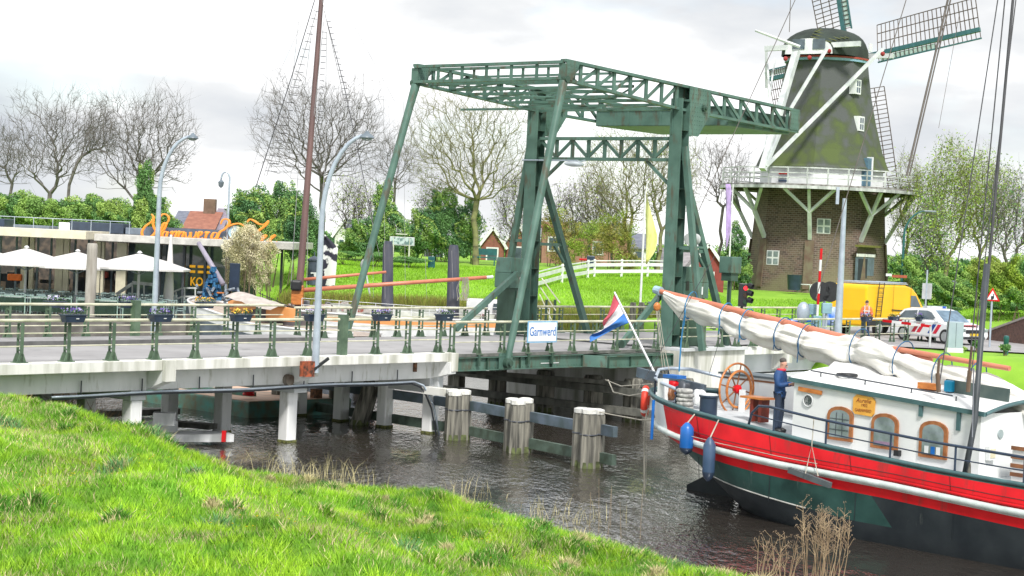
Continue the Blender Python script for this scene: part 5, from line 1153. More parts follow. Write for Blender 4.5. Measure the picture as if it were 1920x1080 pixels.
for k in range(8):
    th = TH[k]; wl = M(4.62, th, 3.4); j = M(5.6, th, 5.2)
    for i, (dth, r_) in enumerate(((0, 6.9), (-.26, 6.6), (.26, 6.6))):
        if i == 0: G().beam(wl, j.lerp(M(6.9, th, GZ - .3), 0), .26, .24).out('gallery_strut', WB, gallery); G().beam(j, M(6.5, th, GZ - .3), .2, .2).out('gallery_strut', WB, gallery)
        else: G().beam(j, M(r_, th + dth, GZ - .3), .19, .19).out('gallery_strut', WB, gallery)
    G().beam(M(4.4, th, GZ - .25), M(6.95, th, GZ - .25), .16, .18).out('gallery_joist', mat('dark joist', (.12, .10, .08), .8), gallery)
# windows and doors set in the faces
def on_face(k, off, z_, slope=.10):
    th = (TH[k] + TH[k] + R(45)) / 2; n_ = V((math.sin(th), -math.cos(th), 0)); x_ = V((math.cos(th), math.sin(th), 0)); return th, n_, x_
def mwin(k, off, z_, wd, ht, rr, par=None, panes=2, door=False):
    th, n_, x_ = on_face(k, off, z_); ap = rr * math.cos(R(22.5)); c_ = C0 + n_ * (ap + .0) + x_ * off + Z * z_
    fr = G().box(c_, (wd, .16, ht), ax=(x_, n_, Z)).out('window' if not door else 'door', WHITE if not door else mat('slate door', (.14, .19, .24), .6), par or brick)
    if door: return fr, c_, n_, x_
    for i in range(panes):
        for j in range(panes):
            G().box(c_ + n_ * .085 + x_ * (wd / panes * (i + .5) - wd / 2) + Z * (ht / panes * (j + .5) - ht / 2), (wd / panes - .12, .01, ht / panes - .12), ax=(x_, n_, Z)).out('pane', GLASSL, fr)
    return fr
def at_face(px, py, k, rr):       # where a pixel ray meets wall k
    th, n_, x_ = on_face(k, 0, 0); ap = rr * math.cos(R(22.5)); o = V((0, 0, CAMH)); d_ = at(px, py, 100) - o
    s_ = ((C0 + n_ * ap) - o).dot(n_) / d_.dot(n_); p = o + d_ * s_; return (p - C0).dot(x_), p.z - mz
a, b_ = at_face(1544, 424, 0, 4.55); mwin(0, a, b_, .95, 1.02, 4.55)
a, b_ = at_face(1450, 483, 7, 4.75); mwin(7, a, b_, .95, 1.0, 4.78)
a, b_ = at_face(1448, 514, 7, 4.85); th, n_, x_ = on_face(7, 0, 0); G().box(C0 + n_ * 4.85 * .924 + x_ * a + Z * b_, (.5, .06, .3), ax=(x_, n_, Z)).out('vent_plate', WHITEW, brick)
a, b_ = at_face(1622, 508, 1, 4.85)
fr, c_, n_, x_ = mwin(1, a, 1.15, 2.4, 2.4, 4.80, door=True)
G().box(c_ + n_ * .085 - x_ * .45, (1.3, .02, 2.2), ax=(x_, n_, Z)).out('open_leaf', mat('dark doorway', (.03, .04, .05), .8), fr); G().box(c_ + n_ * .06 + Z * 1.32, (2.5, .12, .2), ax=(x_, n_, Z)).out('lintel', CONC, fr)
G().box(c_ + n_ * .2 + Z * 1.95, (2.9, .45, .14), ax=(x_, n_, Z)).out('canopy', mat('mossy canopy', (.20, .20, .05), .9), fr)
TH_, n2, x2 = on_face(7, 0, 0); a, b_ = at_face(1468, 335, 7, 4.3)
for k in range(4): G().box(C0 + n2 * 4.0 + x2 * (a) + Z * (b_ - .38 + .25 * k), (.62, .1, .14), ax=(x2, n2, Z)).out('shutter_slat', mat('blue shutter', (.05, .08, .14), .6) if k < 3 else RED, wml)
a, b_ = at_face(1622, 335, 1, 4.4); th, n_, x_ = on_face(1, 0, 0); G().box(C0 + n_ * 4.12 + x_ * a + Z * 8.15, (.55, .5, 1.9), ax=(x_, n_, Z)).out('dormer_door', mat('blue door', (.10, .2, .27), .5), wml)
G().box(C0 + n_ * 4.15 + x_ * (a + .35) + Z * 8.2, (.2, .5, 2.0), ax=(x_, n_, Z)).out('dormer_cheek', TR, wml)
for px, py, rr in ((1602, 163, 3.1), (1608, 232, 3.5)):
    a, b_ = at_face(px, py, 1, rr); th, n_, x_ = on_face(1, 0, 0); c_ = C0 + n_ * (rr * .93 + .05) + x_ * a + Z * b_
    d = G().box(c_, (.75, .5, 1.0), ax=(x_, n_, Z)).out('window', TR, wml)
    for j in (-1, 1):
        for i in (-1, 1): G().box(c_ + n_ * .255 + x_ * i * .15 + Z * j * .22, (.22, .01, .36), ax=(x_, n_, Z)).out('pane', GLASS, d)

# ---------------------------------------------------------------- vehicles
def wheel(par, x, y, r=.34):
    o = G().lathe([(r * .7, -.1), (r, -.09), (r, .09), (r * .7, .1)], (x, y, r), 20, ax=(V((1, 0, 0)), Z, V((0, -1, 0)))).out('wheel', RUBBER, par, smooth='auto')
    G().lathe([(r * .66, .1), (r * .64, .112), (r * .2, .118)], (x, y, r), 16, ax=(V((1, 0, 0)), Z, V((0, -1, 0)) if y < 0 else V((0, 1, 0)))).out('rim', mat('alloy rim', (.55, .57, .6), .3, .6), o)
def side_shell(par, prof, W_, m_, name, bevel=.05, taper=0):     # prof in x,z ; extruded across y
    g = G(); n = len(prof); vs = []
    for sgn in (-1, 1):
        vs += [V((x, sgn * (W_ / 2 - taper * max(0, z_ - .95)), z_)) for x, z_ in prof]
    g.add(vs, [tuple(range(n)), tuple(range(n, 2 * n))[::-1]] + [(k, n + k, n + (k + 1) % n, (k + 1) % n) for k in range(n)])
    return g.out(name, m_, par, bevel=bevel)
# yellow van: local x forward
vp = at(1652, 628, 90); van = thing('yellow_van', 'bright yellow high-roof van with a black ladder on its side, parked by the mill', 'van', (vp.x, vp.y + .4, 2.67), rz=math.pi / 2 - YAW - .05, local=True)
vb = side_shell(van, [(-2.95, .45), (-3.0, 1.2), (-2.95, 2.3), (-2.8, 2.44), (.7, 2.44), (1.3, 2.33), (1.75, 2.05), (2.35, 1.45), (2.95, 1.15), (3.02, .9), (3.02, .45)], 2.02, YELLOW, 'body', .09, .05)
G().box((.1, -1.012, .62), (5.6, .03, .25)).out('lower_trim', BLACK, van)
g = G(); g.add([(1.12, -.998, 1.4), (2.1, -1.0, 1.4), (1.62, -.965, 1.95), (1.12, -.965, 1.95)], [(0, 1, 2, 3)]); g.out('side_window', GLASS, van)
g = G(); g.add([(1.74, -.9, 2.09), (1.74, .9, 2.09), (2.37, .93, 1.46), (2.37, -.93, 1.46)], [(0, 1, 2, 3)]); g.out('windscreen', GLASS, van)
for x in (-1.75, 1.9): wheel(van, x, -.92, .36); wheel(van, x, .92, .36)
for x_, l_ in ((-.9, 2.7),): G().beam((x_ + .2, -1.035, 1.25), (x_ + 1.6, -1.035, 1.2), .02, .05).out('door_rail', BLACK, van)
G().box((1.05, -1.02, 1.6), (.012, .012, 1.8)).out('door_gap', mat('panel gap', (.25, .14, .01), .6), van); G().box((-.6, -1.025, 1.6), (.012, .012, 1.8)).out('door_gap', mat('panel gap', (.25, .14, .01), .6), van)
lad = G().tube((-2.2, -1.06, .9), (-2.0, -1.06, 2.55), .022, n=6).out('ladder', BLACK, van); G().tube((-1.75, -1.06, .9), (-1.55, -1.06, 2.55), .022, n=6).out('ladder_rail', BLACK, lad)
for k in range(8): G().tube((-2.19 + .025 * k, -1.06, 1.0 + .21 * k), (-1.74 + .025 * k, -1.06, 1.0 + .21 * k), .016, n=5).out('rung', BLACK, lad)
rr_ = G().box((-.8, 0, 2.5), (3.6, 1.7, .05)).out('roof_rack', mat('grey rack', (.5, .5, .52), .5, .4), van)
for k in range(6): G().tube((-2.4 + .65 * k, -.85, 2.56), (-2.4 + .65 * k, .85, 2.56), .025, n=6).out('rack_bar', LAMPG, rr_)
G().box((-2.7, .7, 2.6), (.2, .2, .15)).out('beacon', ORANGE, van)
# police car
pp_ = at(1758, 643, 84.5); ph_ = R(-59)
pc = thing('police_car', 'white police car with red and blue diagonal stripes, facing the camera', 'police car', (pp_.x, pp_.y, 2.67), rz=ph_, local=True)
bd_ = side_shell(pc, [(-2.15, .35), (-2.25, .6), (-2.2, .95), (-1.9, 1.0), (1.0, 1.0), (1.9, .86), (2.2, .72), (2.25, .4), (2.15, .25), (-2.0, .25)], 1.8, mat('police white', (.8, .82, .84), .25, c2=(.76, .78, .8)), 'body', .07)
side_shell(pc, [(-2.05, .98), (-1.55, 1.42), (-1.1, 1.52), (.05, 1.53), (.45, 1.45), (1.15, .98)], 1.72, MATS['police white'], 'greenhouse', .05, .3)
for sgn in (-1, 1):
    for pts_ in ([(-1.75, 1.05), (-1.42, 1.36), (-.62, 1.42), (-.62, 1.05)], [(-.54, 1.05), (-.54, 1.42), (.02, 1.43), (.3, 1.36), (.72, 1.05)]):
        g = G(); g.add([V((x, sgn * (.862 - .3 * (z_ - .98) + .006), z_)) for x, z_ in pts_], [(0, 1, 2, 3, 4)[:len(pts_)]]); g.out('side_window', GLASS, pc)
g = G(); g.add([(1.17, -.76, 1.0), (1.17, .76, 1.0), (.44, .66, 1.475), (.44, -.66, 1.475)], [(0, 1, 2, 3)]); g.out('windscreen', mat('sky reflecting windscreen', (.16, .25, .34), .1, c2=(.08, .13, .18)), pc)
for x in (-1.32, 1.38): wheel(pc, x, -.84, .33); wheel(pc, x, .84, .33)
PR, PB = mat('police stripe red', (.72, .02, .06), .3), mat('police stripe blue', (.01, .08, .45), .3)
for sgn in (-1, 1):
    for k, (x0, m_) in enumerate(((-.75, PR), (-.42, PR), (.30, PB), (.62, PR))):
        g = G(); y_ = sgn * .907; g.add([V((x0 - .05, y_, .42)), V((x0 + .18, y_, .42)), V((x0 + .50, y_, .84)), V((x0 + .27, y_, .84))], [(0, 1, 2, 3)]); g.out('stripe', m_, pc)
    g = G(); g.add([V((-1.9, sgn * .907, .86)), V((-1.45, sgn * .907, .86)), V((-1.4, sgn * .907, .94)), V((-1.9, sgn * .907, .94))], [(0, 1, 2, 3)]); g.out('stripe', PR, pc)
g = G(); g.box((2.262, 0, .62), (.02, 1.0, .16)); g.out('grille', BLACK, pc); G().box((2.275, 0, .48), (.015, .5, .11)).out('number_plate', mat('yellow plate', (.75, .5, .02), .5), pc); G().box((2.262, 0, .33), (.02, 1.3, .1)).out('air_intake', BLACK, pc)
for sgn in (-1, 1): G().box((2.2, sgn * .68, .68), (.12, .34, .13)).out('headlight', GLASSL, pc, bevel=.02); G().box((.85, sgn * .98, 1.05), (.12, .18, .12)).out('mirror', MATS['police white'], pc)
G().box((1.85, 0, .885), (.5, .9, .012)).out('bonnet_stripe', PR, pc)
lbx = G().box((-.3, 0, 1.585), (.28, 1.2, .09)).out('light_bar', mat('clear light bar', (.6, .62, .66), .3), pc); G().box((-.3, .45, 1.59), (.29, .2, .09)).out('blue_lamp', PB, lbx)

# ---------------------------------------------------------------- people
def figure(name, lab, loc, rz, H, pose, coat, trous, vest=None, hair=HAIR, phone=False, collar=None):
    t = thing(name, lab, 'person', loc, rz=rz, local=True); k = H / 1.8
    P = {n_: V(p) * k for n_, p in pose.items()}
    def skin(nm, pts_, edges, rad, m_, par):
        me = bpy.data.meshes.new(nm); idx = {n_: i for i, n_ in enumerate(pts_)}
        me.from_pydata([P[n_] for n_ in pts_], [(idx[a], idx[b]) for a, b in edges], []); me.materials.append(m_)
        o = bpy.data.objects.new(nm, me); COL.objects.link(o); o.parent = par
        md = o.modifiers.new('skin', 'SKIN'); md.use_smooth_shade = True
        sv = me.skin_vertices
        if not sv: 
            bpy.context.view_layer.objects.active = o; me.attributes
        for i, n_ in enumerate(pts_):
            r_ = rad[n_] if isinstance(rad[n_], tuple) else (rad[n_], rad[n_]); me.skin_vertices[0].data[i].radius = (r_[0] * k, r_[1] * k); me.skin_vertices[0].data[i].use_root = (i == 0)
        s2 = o.modifiers.new('sub', 'SUBSURF'); s2.levels = 1; s2.render_levels = 2; return o
    E_all = [('pel', 'spine'), ('spine', 'chest'), ('chest', 'neck'), ('neck', 'chin'), ('chin', 'head'), ('head', 'crown')]
    rad = dict(pel=(.15, .11), spine=(.13, .10), chest=(.16, .11), neck=.058, chin=.068, head=(.088, .10), crown=.06)
    order = ['pel', 'spine', 'chest', 'neck', 'chin', 'head', 'crown']
    for s_ in 'LR':
        E_all += [('chest', 'sh' + s_), ('sh' + s_, 'el' + s_), ('el' + s_, 'wr' + s_), ('wr' + s_, 'pa' + s_), ('pel', 'hip' + s_), ('hip' + s_, 'kn' + s_), ('kn' + s_, 'an' + s_), ('an' + s_, 'to' + s_)]
        order += [n_ + s_ for n_ in ('sh', 'el', 'wr', 'pa', 'hip', 'kn', 'an', 'to')]
        rad.update({'sh' + s_: .062, 'el' + s_: .045, 'wr' + s_: .028, 'pa' + s_: (.034, .022), 'hip' + s_: .085, 'kn' + s_: .058, 'an' + s_: .04, 'to' + s_: .035})
        for f_ in range(5):
            n_ = 'f%d%s' % (f_, s_); d_ = (P['pa' + s_] - P['wr' + s_]).normalized(); sd_ = d_.cross(Z).normalized()
            if f_ == 4: P[n_] = P['wr' + s_].lerp(P['pa' + s_], .4) + sd_ * .05 * k + d_ * .03 * k
            else: P[n_] = P['pa' + s_] + d_ * (.075 + .012 * (f_ in (1, 2))) * k + sd_ * (f_ - 1.5) * .022 * k - Z * .015
            E_all.append(('pa' + s_ if f_ < 4 else 'wr' + s_, n_)); order.append(n_); rad[n_] = .009
    body = skin('body', order, E_all, rad, SKIN, t)
    cr2 = dict(rad); [cr2.__setitem__(n_, tuple(x + .042 for x in (cr2[n_] if isinstance(cr2[n_], tuple) else (cr2[n_],) * 2))) for n_ in ('pel', 'spine', 'chest')]
    co_ = ['spine', 'chest', 'pel', 'shL', 'elL', 'wrL', 'shR', 'elR', 'wrR']
    for s_ in 'LR': cr2['sh' + s_] = .105; cr2['el' + s_] = .08; cr2['wr' + s_] = .055
    P['hem'] = P['pel'] - Z * .15 * k; cr2['hem'] = (.175, .14); P['col'] = P['neck'] - Z * .02; cr2['col'] = .075
    skin('jacket', co_ + ['hem', 'col'], [('spine', 'chest'), ('spine', 'pel'), ('pel', 'hem'), ('chest', 'col')] + [(a + s_, b + s_) for s_ in 'LR' for a, b in (('sh', 'el'), ('el', 'wr'))] + [('chest', 'shL'), ('chest', 'shR')], cr2, coat, t)
    tr_ = dict(pel=(.12, .10)); 
    for s_ in 'LR': tr_['hip' + s_] = .092; tr_['kn' + s_] = .075; tr_['an' + s_] = .062
    skin('trousers', ['pel', 'hipL', 'knL', 'anL', 'hipR', 'knR', 'anR'], [('pel', 'hip' + s_) for s_ in 'LR'] + [(a + s_, b + s_) for s_ in 'LR' for a, b in (('hip', 'kn'), ('kn', 'an'))], tr_, trous, t)
    for s_ in 'LR':
        a_, b2 = P['an' + s_], P['to' + s_]; G().path([a_ + (a_ - b2) * .25 - Z * .03 * k, a_.lerp(b2, .5) - Z * .0, b2], [.055 * k, .056 * k, .04 * k], 8).out('shoe', BLACK, t, smooth=True)
    hd = P['head']; fw = (P['chin'] - P['neck']).normalized(); fv = V((0, -1, 0)) if 'face' not in pose else V(pose['face']).normalized()
    G().sph(hd + Z * .050 * k - fv * .024 * k, .084 * k, 14, 10, (1, 1.02, .86)).out('hair', hair, t, smooth=True)
    sd_ = fv.cross(Z)
    for sgn in (-1, 1): G().sph(hd + fv * .088 * k + sd_ * sgn * .033 * k + Z * .0, .011 * k, 6, 4).out('eye', BLACK, t); G().sph(hd + sd_ * sgn * .088 * k - Z * .01, .022 * k, 6, 4).out('ear', SKIN, t)
    G().sph(hd + fv * .10 * k - Z * .025 * k, .017 * k, 6, 5, (1, 1, 1.4)).out('nose', SKIN, t, smooth=True); G().box(hd + fv * .09 * k - Z * .062 * k, (.045 * k, .02, .008)).out('mouth', mat('lips', (.4, .12, .1), .5), t)
    if collar: G().torus(P['neck'] - Z * .0, .085 * k, .032 * k, V((1, 0, 0)), V((0, 1, 0)), 16, 8).out('collar', collar, t, smooth=True)
    if vest:
        for z_ in (.12, .30): G().lathe([(.215 * k, 0), (.215 * k, .05 * k)], P['pel'] + Z * z_ * k, 16, ax=(V((1, 0, 0)), V((0, .78, 0)), Z)).out('reflective_band', vest, t)
        for x_ in (-.1, .1): G().box(P['chest'] + V((x_ * k, .155 * k, -.02)), (.04, .02, .45 * k)).out('reflective_brace', vest, t)
    if phone: G().box((P['paL'] + P['paR']) / 2 + V((0, -.06, .06)), (.08, .15, .012)).out('phone', BLACK, t)
    return t
stand = dict(pel=(0, 0, .95), spine=(0, .01, 1.12), chest=(0, .02, 1.33), neck=(0, -.01, 1.50), chin=(0, -.04, 1.57), head=(0, -.06, 1.66), crown=(0, -.05, 1.73), face=(0, -.85, -.5),
    shL=(.19, .02, 1.42), elL=(.24, -.02, 1.14), wrL=(.09, -.25, 1.17), paL=(.05, -.32, 1.20), shR=(-.19, .02, 1.42), elR=(-.24, -.02, 1.14), wrR=(-.09, -.25, 1.17), paR=(-.05, -.32, 1.20),
    hipL=(.09, 0, .90), knL=(.11, -.02, .50), anL=(.12, .02, .09), toL=(.13, -.15, .04), hipR=(-.09, 0, .90), knR=(-.11, -.01, .50), anR=(-.12, .03, .09), toR=(-.14, -.14, .04))
fpos = S(3.95, 1.75, 0); figure('person', 'man in navy sailing jacket with red collar looking at his phone on deck', (fpos.x, fpos.y, sheer(3.95) - .13), R(62), 1.82, stand, mat('navy jacket', (.015, .07, .22), .7, c2=(.01, .045, .14), sc=6), mat('dark blue trousers', (.02, .035, .07), .8), phone=True, collar=mat('red jacket lining', (.62, .03, .06), .7))
back = dict(stand); back.update(elL=(.25, .02, 1.12), wrL=(.23, -.12, .92), paL=(.22, -.16, .86), elR=(-.25, .02, 1.12), wrR=(-.23, -.12, .92), paR=(-.22, -.16, .86), head=(0, -.01, 1.67), chin=(0, -.02, 1.58), crown=(0, 0, 1.74), face=(0, -1, 0))
fp = at(1622, 640, 86); figure('person', 'road worker in orange high-visibility vest standing with his back turned', (fp.x, fp.y, 2.67), R(172), 1.74, back, mat('high visibility orange', (.85, .22, .07), .7, c2=(.8, .18, .05)), mat('work trousers', (.03, .04, .07), .8), vest=mat('reflective silver', (.75, .75, .72), .3))
sit = dict(stand); sit.update({n_: (v[0], v[1], v[2] - .45) for n_, v in stand.items() if n_[:2] not in ('kn', 'an', 'to', 'fa')}); sit.update(hipL=(.1, -.02, .47), hipR=(-.1, -.02, .47), knL=(.12, -.45, .47), knR=(-.12, -.45, .47), anL=(.12, -.45, .09), anR=(-.12, -.45, .09), toL=(.12, -.6, .04), toR=(-.12, -.6, .04), face=(0, -1, 0))
fp = S(4.0, -1.8, 0); figure('person', 'fair-haired crew member sitting behind the cabin roof, only the head showing', (fp.x, fp.y, 2.50), R(40), 1.75, sit, mat('dark fleece', (.03, .04, .06), .8), mat('dark blue trousers', (.02, .035, .07), .8), hair=mat('fair hair', (.42, .25, .13), .8))

# ---------------------------------------------------------------- signals, signs and street furniture by the mill
def on_ground(px, Y, z=None):
    p = at(px, 560, Y); return V((p.x, Y, gz(p.x, Y) if z is None else z))
t = thing('traffic_light', 'black three-lamp traffic light showing red beside the near tower', 'traffic light', on_ground(1392, 79, 2.62))
q = at(1392, 553, 79); G().tube((q.x, q.y, 2.62), (q.x, q.y, q.z), .06, n=8).out('pole', GREEN_D, t); hd_ = G().box((q.x, q.y - .12, q.z), (.36, .24, 1.0)).out('signal_head', BLACK, t, bevel=.03)
vd = V((.9, -.43, 0))
for k, c in enumerate(((.7, .02, .03), (.05, .03, .02), (.02, .05, .03))):
    c_ = V((q.x + .1, q.y - .25, q.z + .3 - k * .3)); m_ = mat('signal lens %d' % k, c, .3, emit=1.2 if k == 0 else 0); G().lathe([(.1, 0), (.1, .02)], c_, 12, ax=(V((1, 0, 0)), Z, V((0, -1, 0)))).out('lens', m_, hd_)
    g = G().path([c_ + V((.12, -.0, .12)), c_ + V((.28, -.12, .07))], [.13, .12], 8, cap=False); g.out('visor', BLACK, hd_)
t = thing('barrier_post', 'red and white striped upright barrier boom in front of the mill', 'barrier', on_ground(1533, 79, 2.62))
p0_, p1_ = at(1532, 592, 79), at(1540, 466, 79)
for k in range(6): G().beam(p0_.lerp(p1_, k / 6), p0_.lerp(p1_, (k + 1) / 6), .09, .16, V((0, -1, 0))).out('stripe', WHITE if k % 2 == 0 else RED, t)
G().box((p0_.x, p0_.y, (p0_.z + 2.62) / 2), (.35, .3, p0_.z - 2.62)).out('barrier_motor', mat('pale blue cabinet', (.25, .42, .5), .5), t, bevel=.02)
t = thing('lowered_barrier', 'lowered red and white barrier arm in front of the police car', 'barrier', at(1610, 640, 81))
p0_, p1_ = at(1655, 601, 81), at(1745, 612, 79.5)
for k in range(5): G().beam(p0_.lerp(p1_, k / 5), p0_.lerp(p1_, (k + 1) / 5), .05, .11).out('stripe', RED if k % 2 == 0 else WHITE, t)
p0_ = at(1747, 640, 79.5); G().tube((p1_.x, p1_.y, 2.65), p1_, .05).out('support', WHITEW, t)
t = thing('round_signal_disc', 'large round black signal screen facing away beside the striped barrier', 'signal', on_ground(1545, 80, 2.62))
for px in (1537, 1556): q = at(px, 547, 80.6); G().lathe([(.45, 0), (.45, .06)], q, 24, ax=(V((1, 0, 0)), Z, V((0, -1, 0)))).out('disc', BLACK, t)
q = at(1546, 560, 81); G().tube((q.x, q.y, 2.6), q, .06).out('pole', LAMPG, t)
for px, py, w_, h_, m_, lab in ((1550, 578, .42, .45, 'pale blue cabinet', 'small pale blue control cabinet on legs right of the striped boom'), (1524, 580, .4, .45, 'pale blue cabinet', 'small pale blue control cabinet left of the striped boom')):
    q = at(px, py, 79.4); t = thing('control_cabinet', lab, 'cabinet', (q.x, q.y, 2.62)); G().box(q, (w_, .3, h_)).out('box', MATS[m_], t, bevel=.02); G().tube((q.x, q.y, 2.62), q, .05).out('leg', LAMPG, t)
q = at(1506, 586, 79.2); t = thing('grey_disc_bin', 'grey rounded machine cover left of the control cabinets', 'machine cover', (q.x, q.y, 2.62)); G().sph(q, .42, 14, 10, (.7, .6, 1.1)).out('shell', LAMPG, t, smooth=True); G().tube((q.x, q.y, 2.6), q, .08).out('leg', DSTEEL, t)
q = at(1558, 594, 84); G().lathe([(.25, -.4), (.33, -.3), (.33, .35), (.2, .45)], q, 14).out('blue_barrel', mat('blue white barrel', (.02, .16, .6), .5, c2=(.6, .65, .75), sc=2), label='blue and white barrel behind the pale control cabinet', cat='barrel', smooth=True)
q = at(1490, 600, 84); G().beam(q - V((.6, 0, .1)), q + V((.9, 0, .05)), .5, .2).out('blue_canoe', BLUE, label='bright blue canoe lying behind the railing by the barrier', cat='canoe', bevel=.08)
t = thing('utility_cabinet', 'tall grey blue utility cabinet in front of the police car bonnet', 'cabinet', (at(1789, 640, 77).x, 77, 2.6)); q0, q1 = at(1789, 652, 77), at(1789, 603, 77); G().box((q0.x, 77, (q0.z + q1.z) / 2), (.62, .42, q1.z - q0.z)).out('box', mat('grey blue cabinet', (.34, .42, .48), .5, c2=(.30, .38, .44)), t, bevel=.02); G().box((q0.x, 76.785, (q0.z + q1.z) / 2), (.012, .012, q1.z - q0.z - .1)).out('door_gap', DSTEEL, t); G().box((q0.x, 77, q0.z - .1), (.66, .46, .2)).out('plinth', CONC, t)
def sign_pole(px, Y, lab, nm='traffic_sign', cat_n='sign', ztop=None, zb=None):
    g0 = on_ground(px, Y, zb); t = thing(nm, lab, cat_n, g0); G().tube(g0, (g0.x, Y, ztop), .045, n=8).out('pole', LAMPG, t); return t
q = at(1860, 556, 82); t = sign_pole(1860, 82, 'red-bordered triangular warning sign on a grey pole at the right', ztop=q.z + .3)
for sc_, m_, o_ in ((.40, RED, 0), (.27, WHITE, .012)): 
    g = G(); g.prism([q + V((math.sin(an) * sc_, -.06 - o_, math.cos(an) * sc_)) for an in (0, 2.094, 4.189)], V((0, -.01, 0))); g.out('plate' if m_ is RED else 'face', m_, t)
G().box(q + V((-.02, -.09, -.05)), (.09, .008, .15)).out('symbol', BLACK, t); G().box(q + V((.05, -.09, .02)), (.04, .008, .22)).out('symbol', BLACK, t)
q = at(1738, 546, 96); t = sign_pole(1736, 96, 'back of a pale grey rectangular traffic sign on a thin pole', ztop=q.z + 1.1); G().box(q, (.5, .04, .82)).out('plate', mat('pale sign back', (.45, .47, .5), .5), t)
q = at(1682, 518, 111.6); t = thing('finger_sign', 'small red and white finger post fixed to the green street lamp', 'sign', q); G().box(q + V((.15, 0, 0)), (.9, .05, .16)).out('arrow', mat('brown red sign', (.4, .09, .05), .5), t); G().box(q - V((.5, 0, -.06)), (.35, .05, .16)).out('tip', WHITE, t)
q0 = at(1886, 652, 77); t = thing('green_bollard', 'dark green bollard at the edge of the right-hand lawn', 'bollard', (q0.x, 77, 2.6)); G().lathe([(.11, 0), (.11, .62), (.13, .66), (.1, .78), (.02, .8)], (q0.x, 77, 2.6), 12).out('post', GRL, t, smooth='auto')
q0 = at(1546, 545, 118); 
for px, lab, m_ in ((1488, 'dark blue litter bin against the foot of the mill', NAVY),):
    q = on_ground(px, 122); t = thing('litter_bin', lab, 'bin', q); G().lathe([(.42, 0), (.5, .95), (.52, 1.0)], q + Z * .25, 14).out('body', m_, t, smooth='auto')
t = thing('mill_bench', 'pale wooden bench standing by the mill wall', 'bench', on_ground(1506, 122)); q = on_ground(1506, 122)
G().box(q + V((0, 0, .65)), (1.0, .4, .06)).out('seat', WHITEW, t); 
for dx_ in (-.4, .4): G().box(q + V((dx_, 0, .4)), (.08, .4, .5)).out('leg', WHITEW, t)
# brown retaining wall on the right
BW = mat('brown brick wall', (.17, .10, .085), .9, c2=(.09, .06, .055), sc=8, bump=.5)
t = thing('retaining_wall', 'dark brown brick retaining wall rising towards the right edge', 'wall', at(1830, 640, 90))
a0, a1 = at(1825, 640, 91), at(1990, 632, 84); z0_ = 2.6
g = G(); dn = (V((a1.x, a1.y, 0)) - V((a0.x, a0.y, 0))).normalized(); nn_ = V((-dn.y, dn.x, 0))
def wall_z(u): return lerp(u, [0, .6, 1], [2.75, 3.9, 4.3])
prf = [V((a0.x, a0.y, 2.4)), V((a1.x, a1.y, 2.4)), V((a1.x, a1.y, wall_z(1))), V(a0.lerp(a1, .6).xy.to_3d()) + Z * wall_z(.6), V((a0.x, a0.y, wall_z(0)))]
g.prism(prf, nn_ * .3); wo_ = g.out('brickwork', BW, t)
cpn = [V((a0.x, a0.y, wall_z(0) + .03)), V(a0.lerp(a1, .6).xy.to_3d()) + Z * (wall_z(.6) + .03), V((a1.x, a1.y, wall_z(1) + .03))]
for a_, b_ in zip(cpn[:-1], cpn[1:]): G().beam(a_ + nn_ * .15, b_ + nn_ * .15, .4, .1).out('coping', mat('grey coping', (.35, .33, .32), .8), wo_)
g = G(); g.add([p + nn_ * .3 for p in prf[2:]] + [prf[4] + nn_ * 14 + Z * .9, prf[2] + nn_ * 14 - Z * .1], [(0, 1, 2, 3, 4)]); g.out('lawn_bank', GROUNDF, kind='structure')
# white fence on the mound
t = thing('white_fence', 'white two-board timber fence along the lawn between the towers', 'fence', on_ground(1100, 112))
FP = [(1012, 548, 100), (1042, 540, 103), (1048, 533, 104), (1105, 520, 108), (1110, 518, 108.5), (1163, 519, 111), (1212, 520, 113), (1232, 521, 114)]
fpt = [on_ground(px, Y) for px, py, Y in [(1000, 0, 99), (1052, 0, 105), (1100, 0, 110), (1112, 0, 111), (1163, 0, 112), (1212, 0, 113), (1262, 0, 114)]]
for i, q in enumerate(fpt):
    G().box(q + Z * .5, (.13, .13, 1.15)).out('post', WHITE, t)
    if i:
        for z_, h_ in ((.98, .06), (.74, .2), (.34, .2)): G().beam(fpt[i - 1] + Z * z_ + V((0, -.08, 0)), q + Z * z_ + V((0, -.08, 0)), .04, h_).out('board', WHITE, t)
# steel steps rail
t = thing('steps_handrail', 'thin cream handrails of steps going down beside the far tower', 'handrail', at(1030, 560, 84))
for x0, y0, x1, y1 in ((1016, 522, 1050, 568), (1014, 540, 1042, 582), (1012, 552, 1034, 600)): G().tube(at(x0, y0, 86), at(x1, y1, 83), .03, n=6).out('rail', CREAM, t)
for px in (1025, 1041): q = at(px, 562, 83.5); G().tube((q.x, q.y, 1.5), q, .06).out('post', GREEN_D, t)
# flags
t = thing('beach_flag', 'pale yellow feather banner on a tall white pole before the lawn', 'flag', on_ground(1203, 92))
q0 = on_ground(1201, 92); q1 = at(1210, 345, 92); G().path([q0, V((q0.x, 92, q0.z + (q1.z - q0.z) * .9)), V((q0.x + .05, 92, q1.z))], [.06, .05, .03], 8).out('pole', WHITE, t)
g = G(); g.grid(lambda u, v: at(1211 + v * np.interp(u, [0, .15, .6, .8, 1], [1, 8, 22, 18, 2]), 350 + 145 * u + v * (1 - u) * 20, 92) + V((0, .12 * math.sin(v * 7 + u * 5), 0)), 14, 6); o = g.out('banner', mat('pale yellow cloth', (.72, .76, .30), .8, c2=(.6, .62, .22), sc=2), t, smooth=True); sm = o.modifiers.new('cloth', 'SOLIDIFY'); sm.thickness = .01
t = thing('beach_flag', 'lilac feather banner hanging near the mill gallery', 'flag', on_ground(1366, 100))
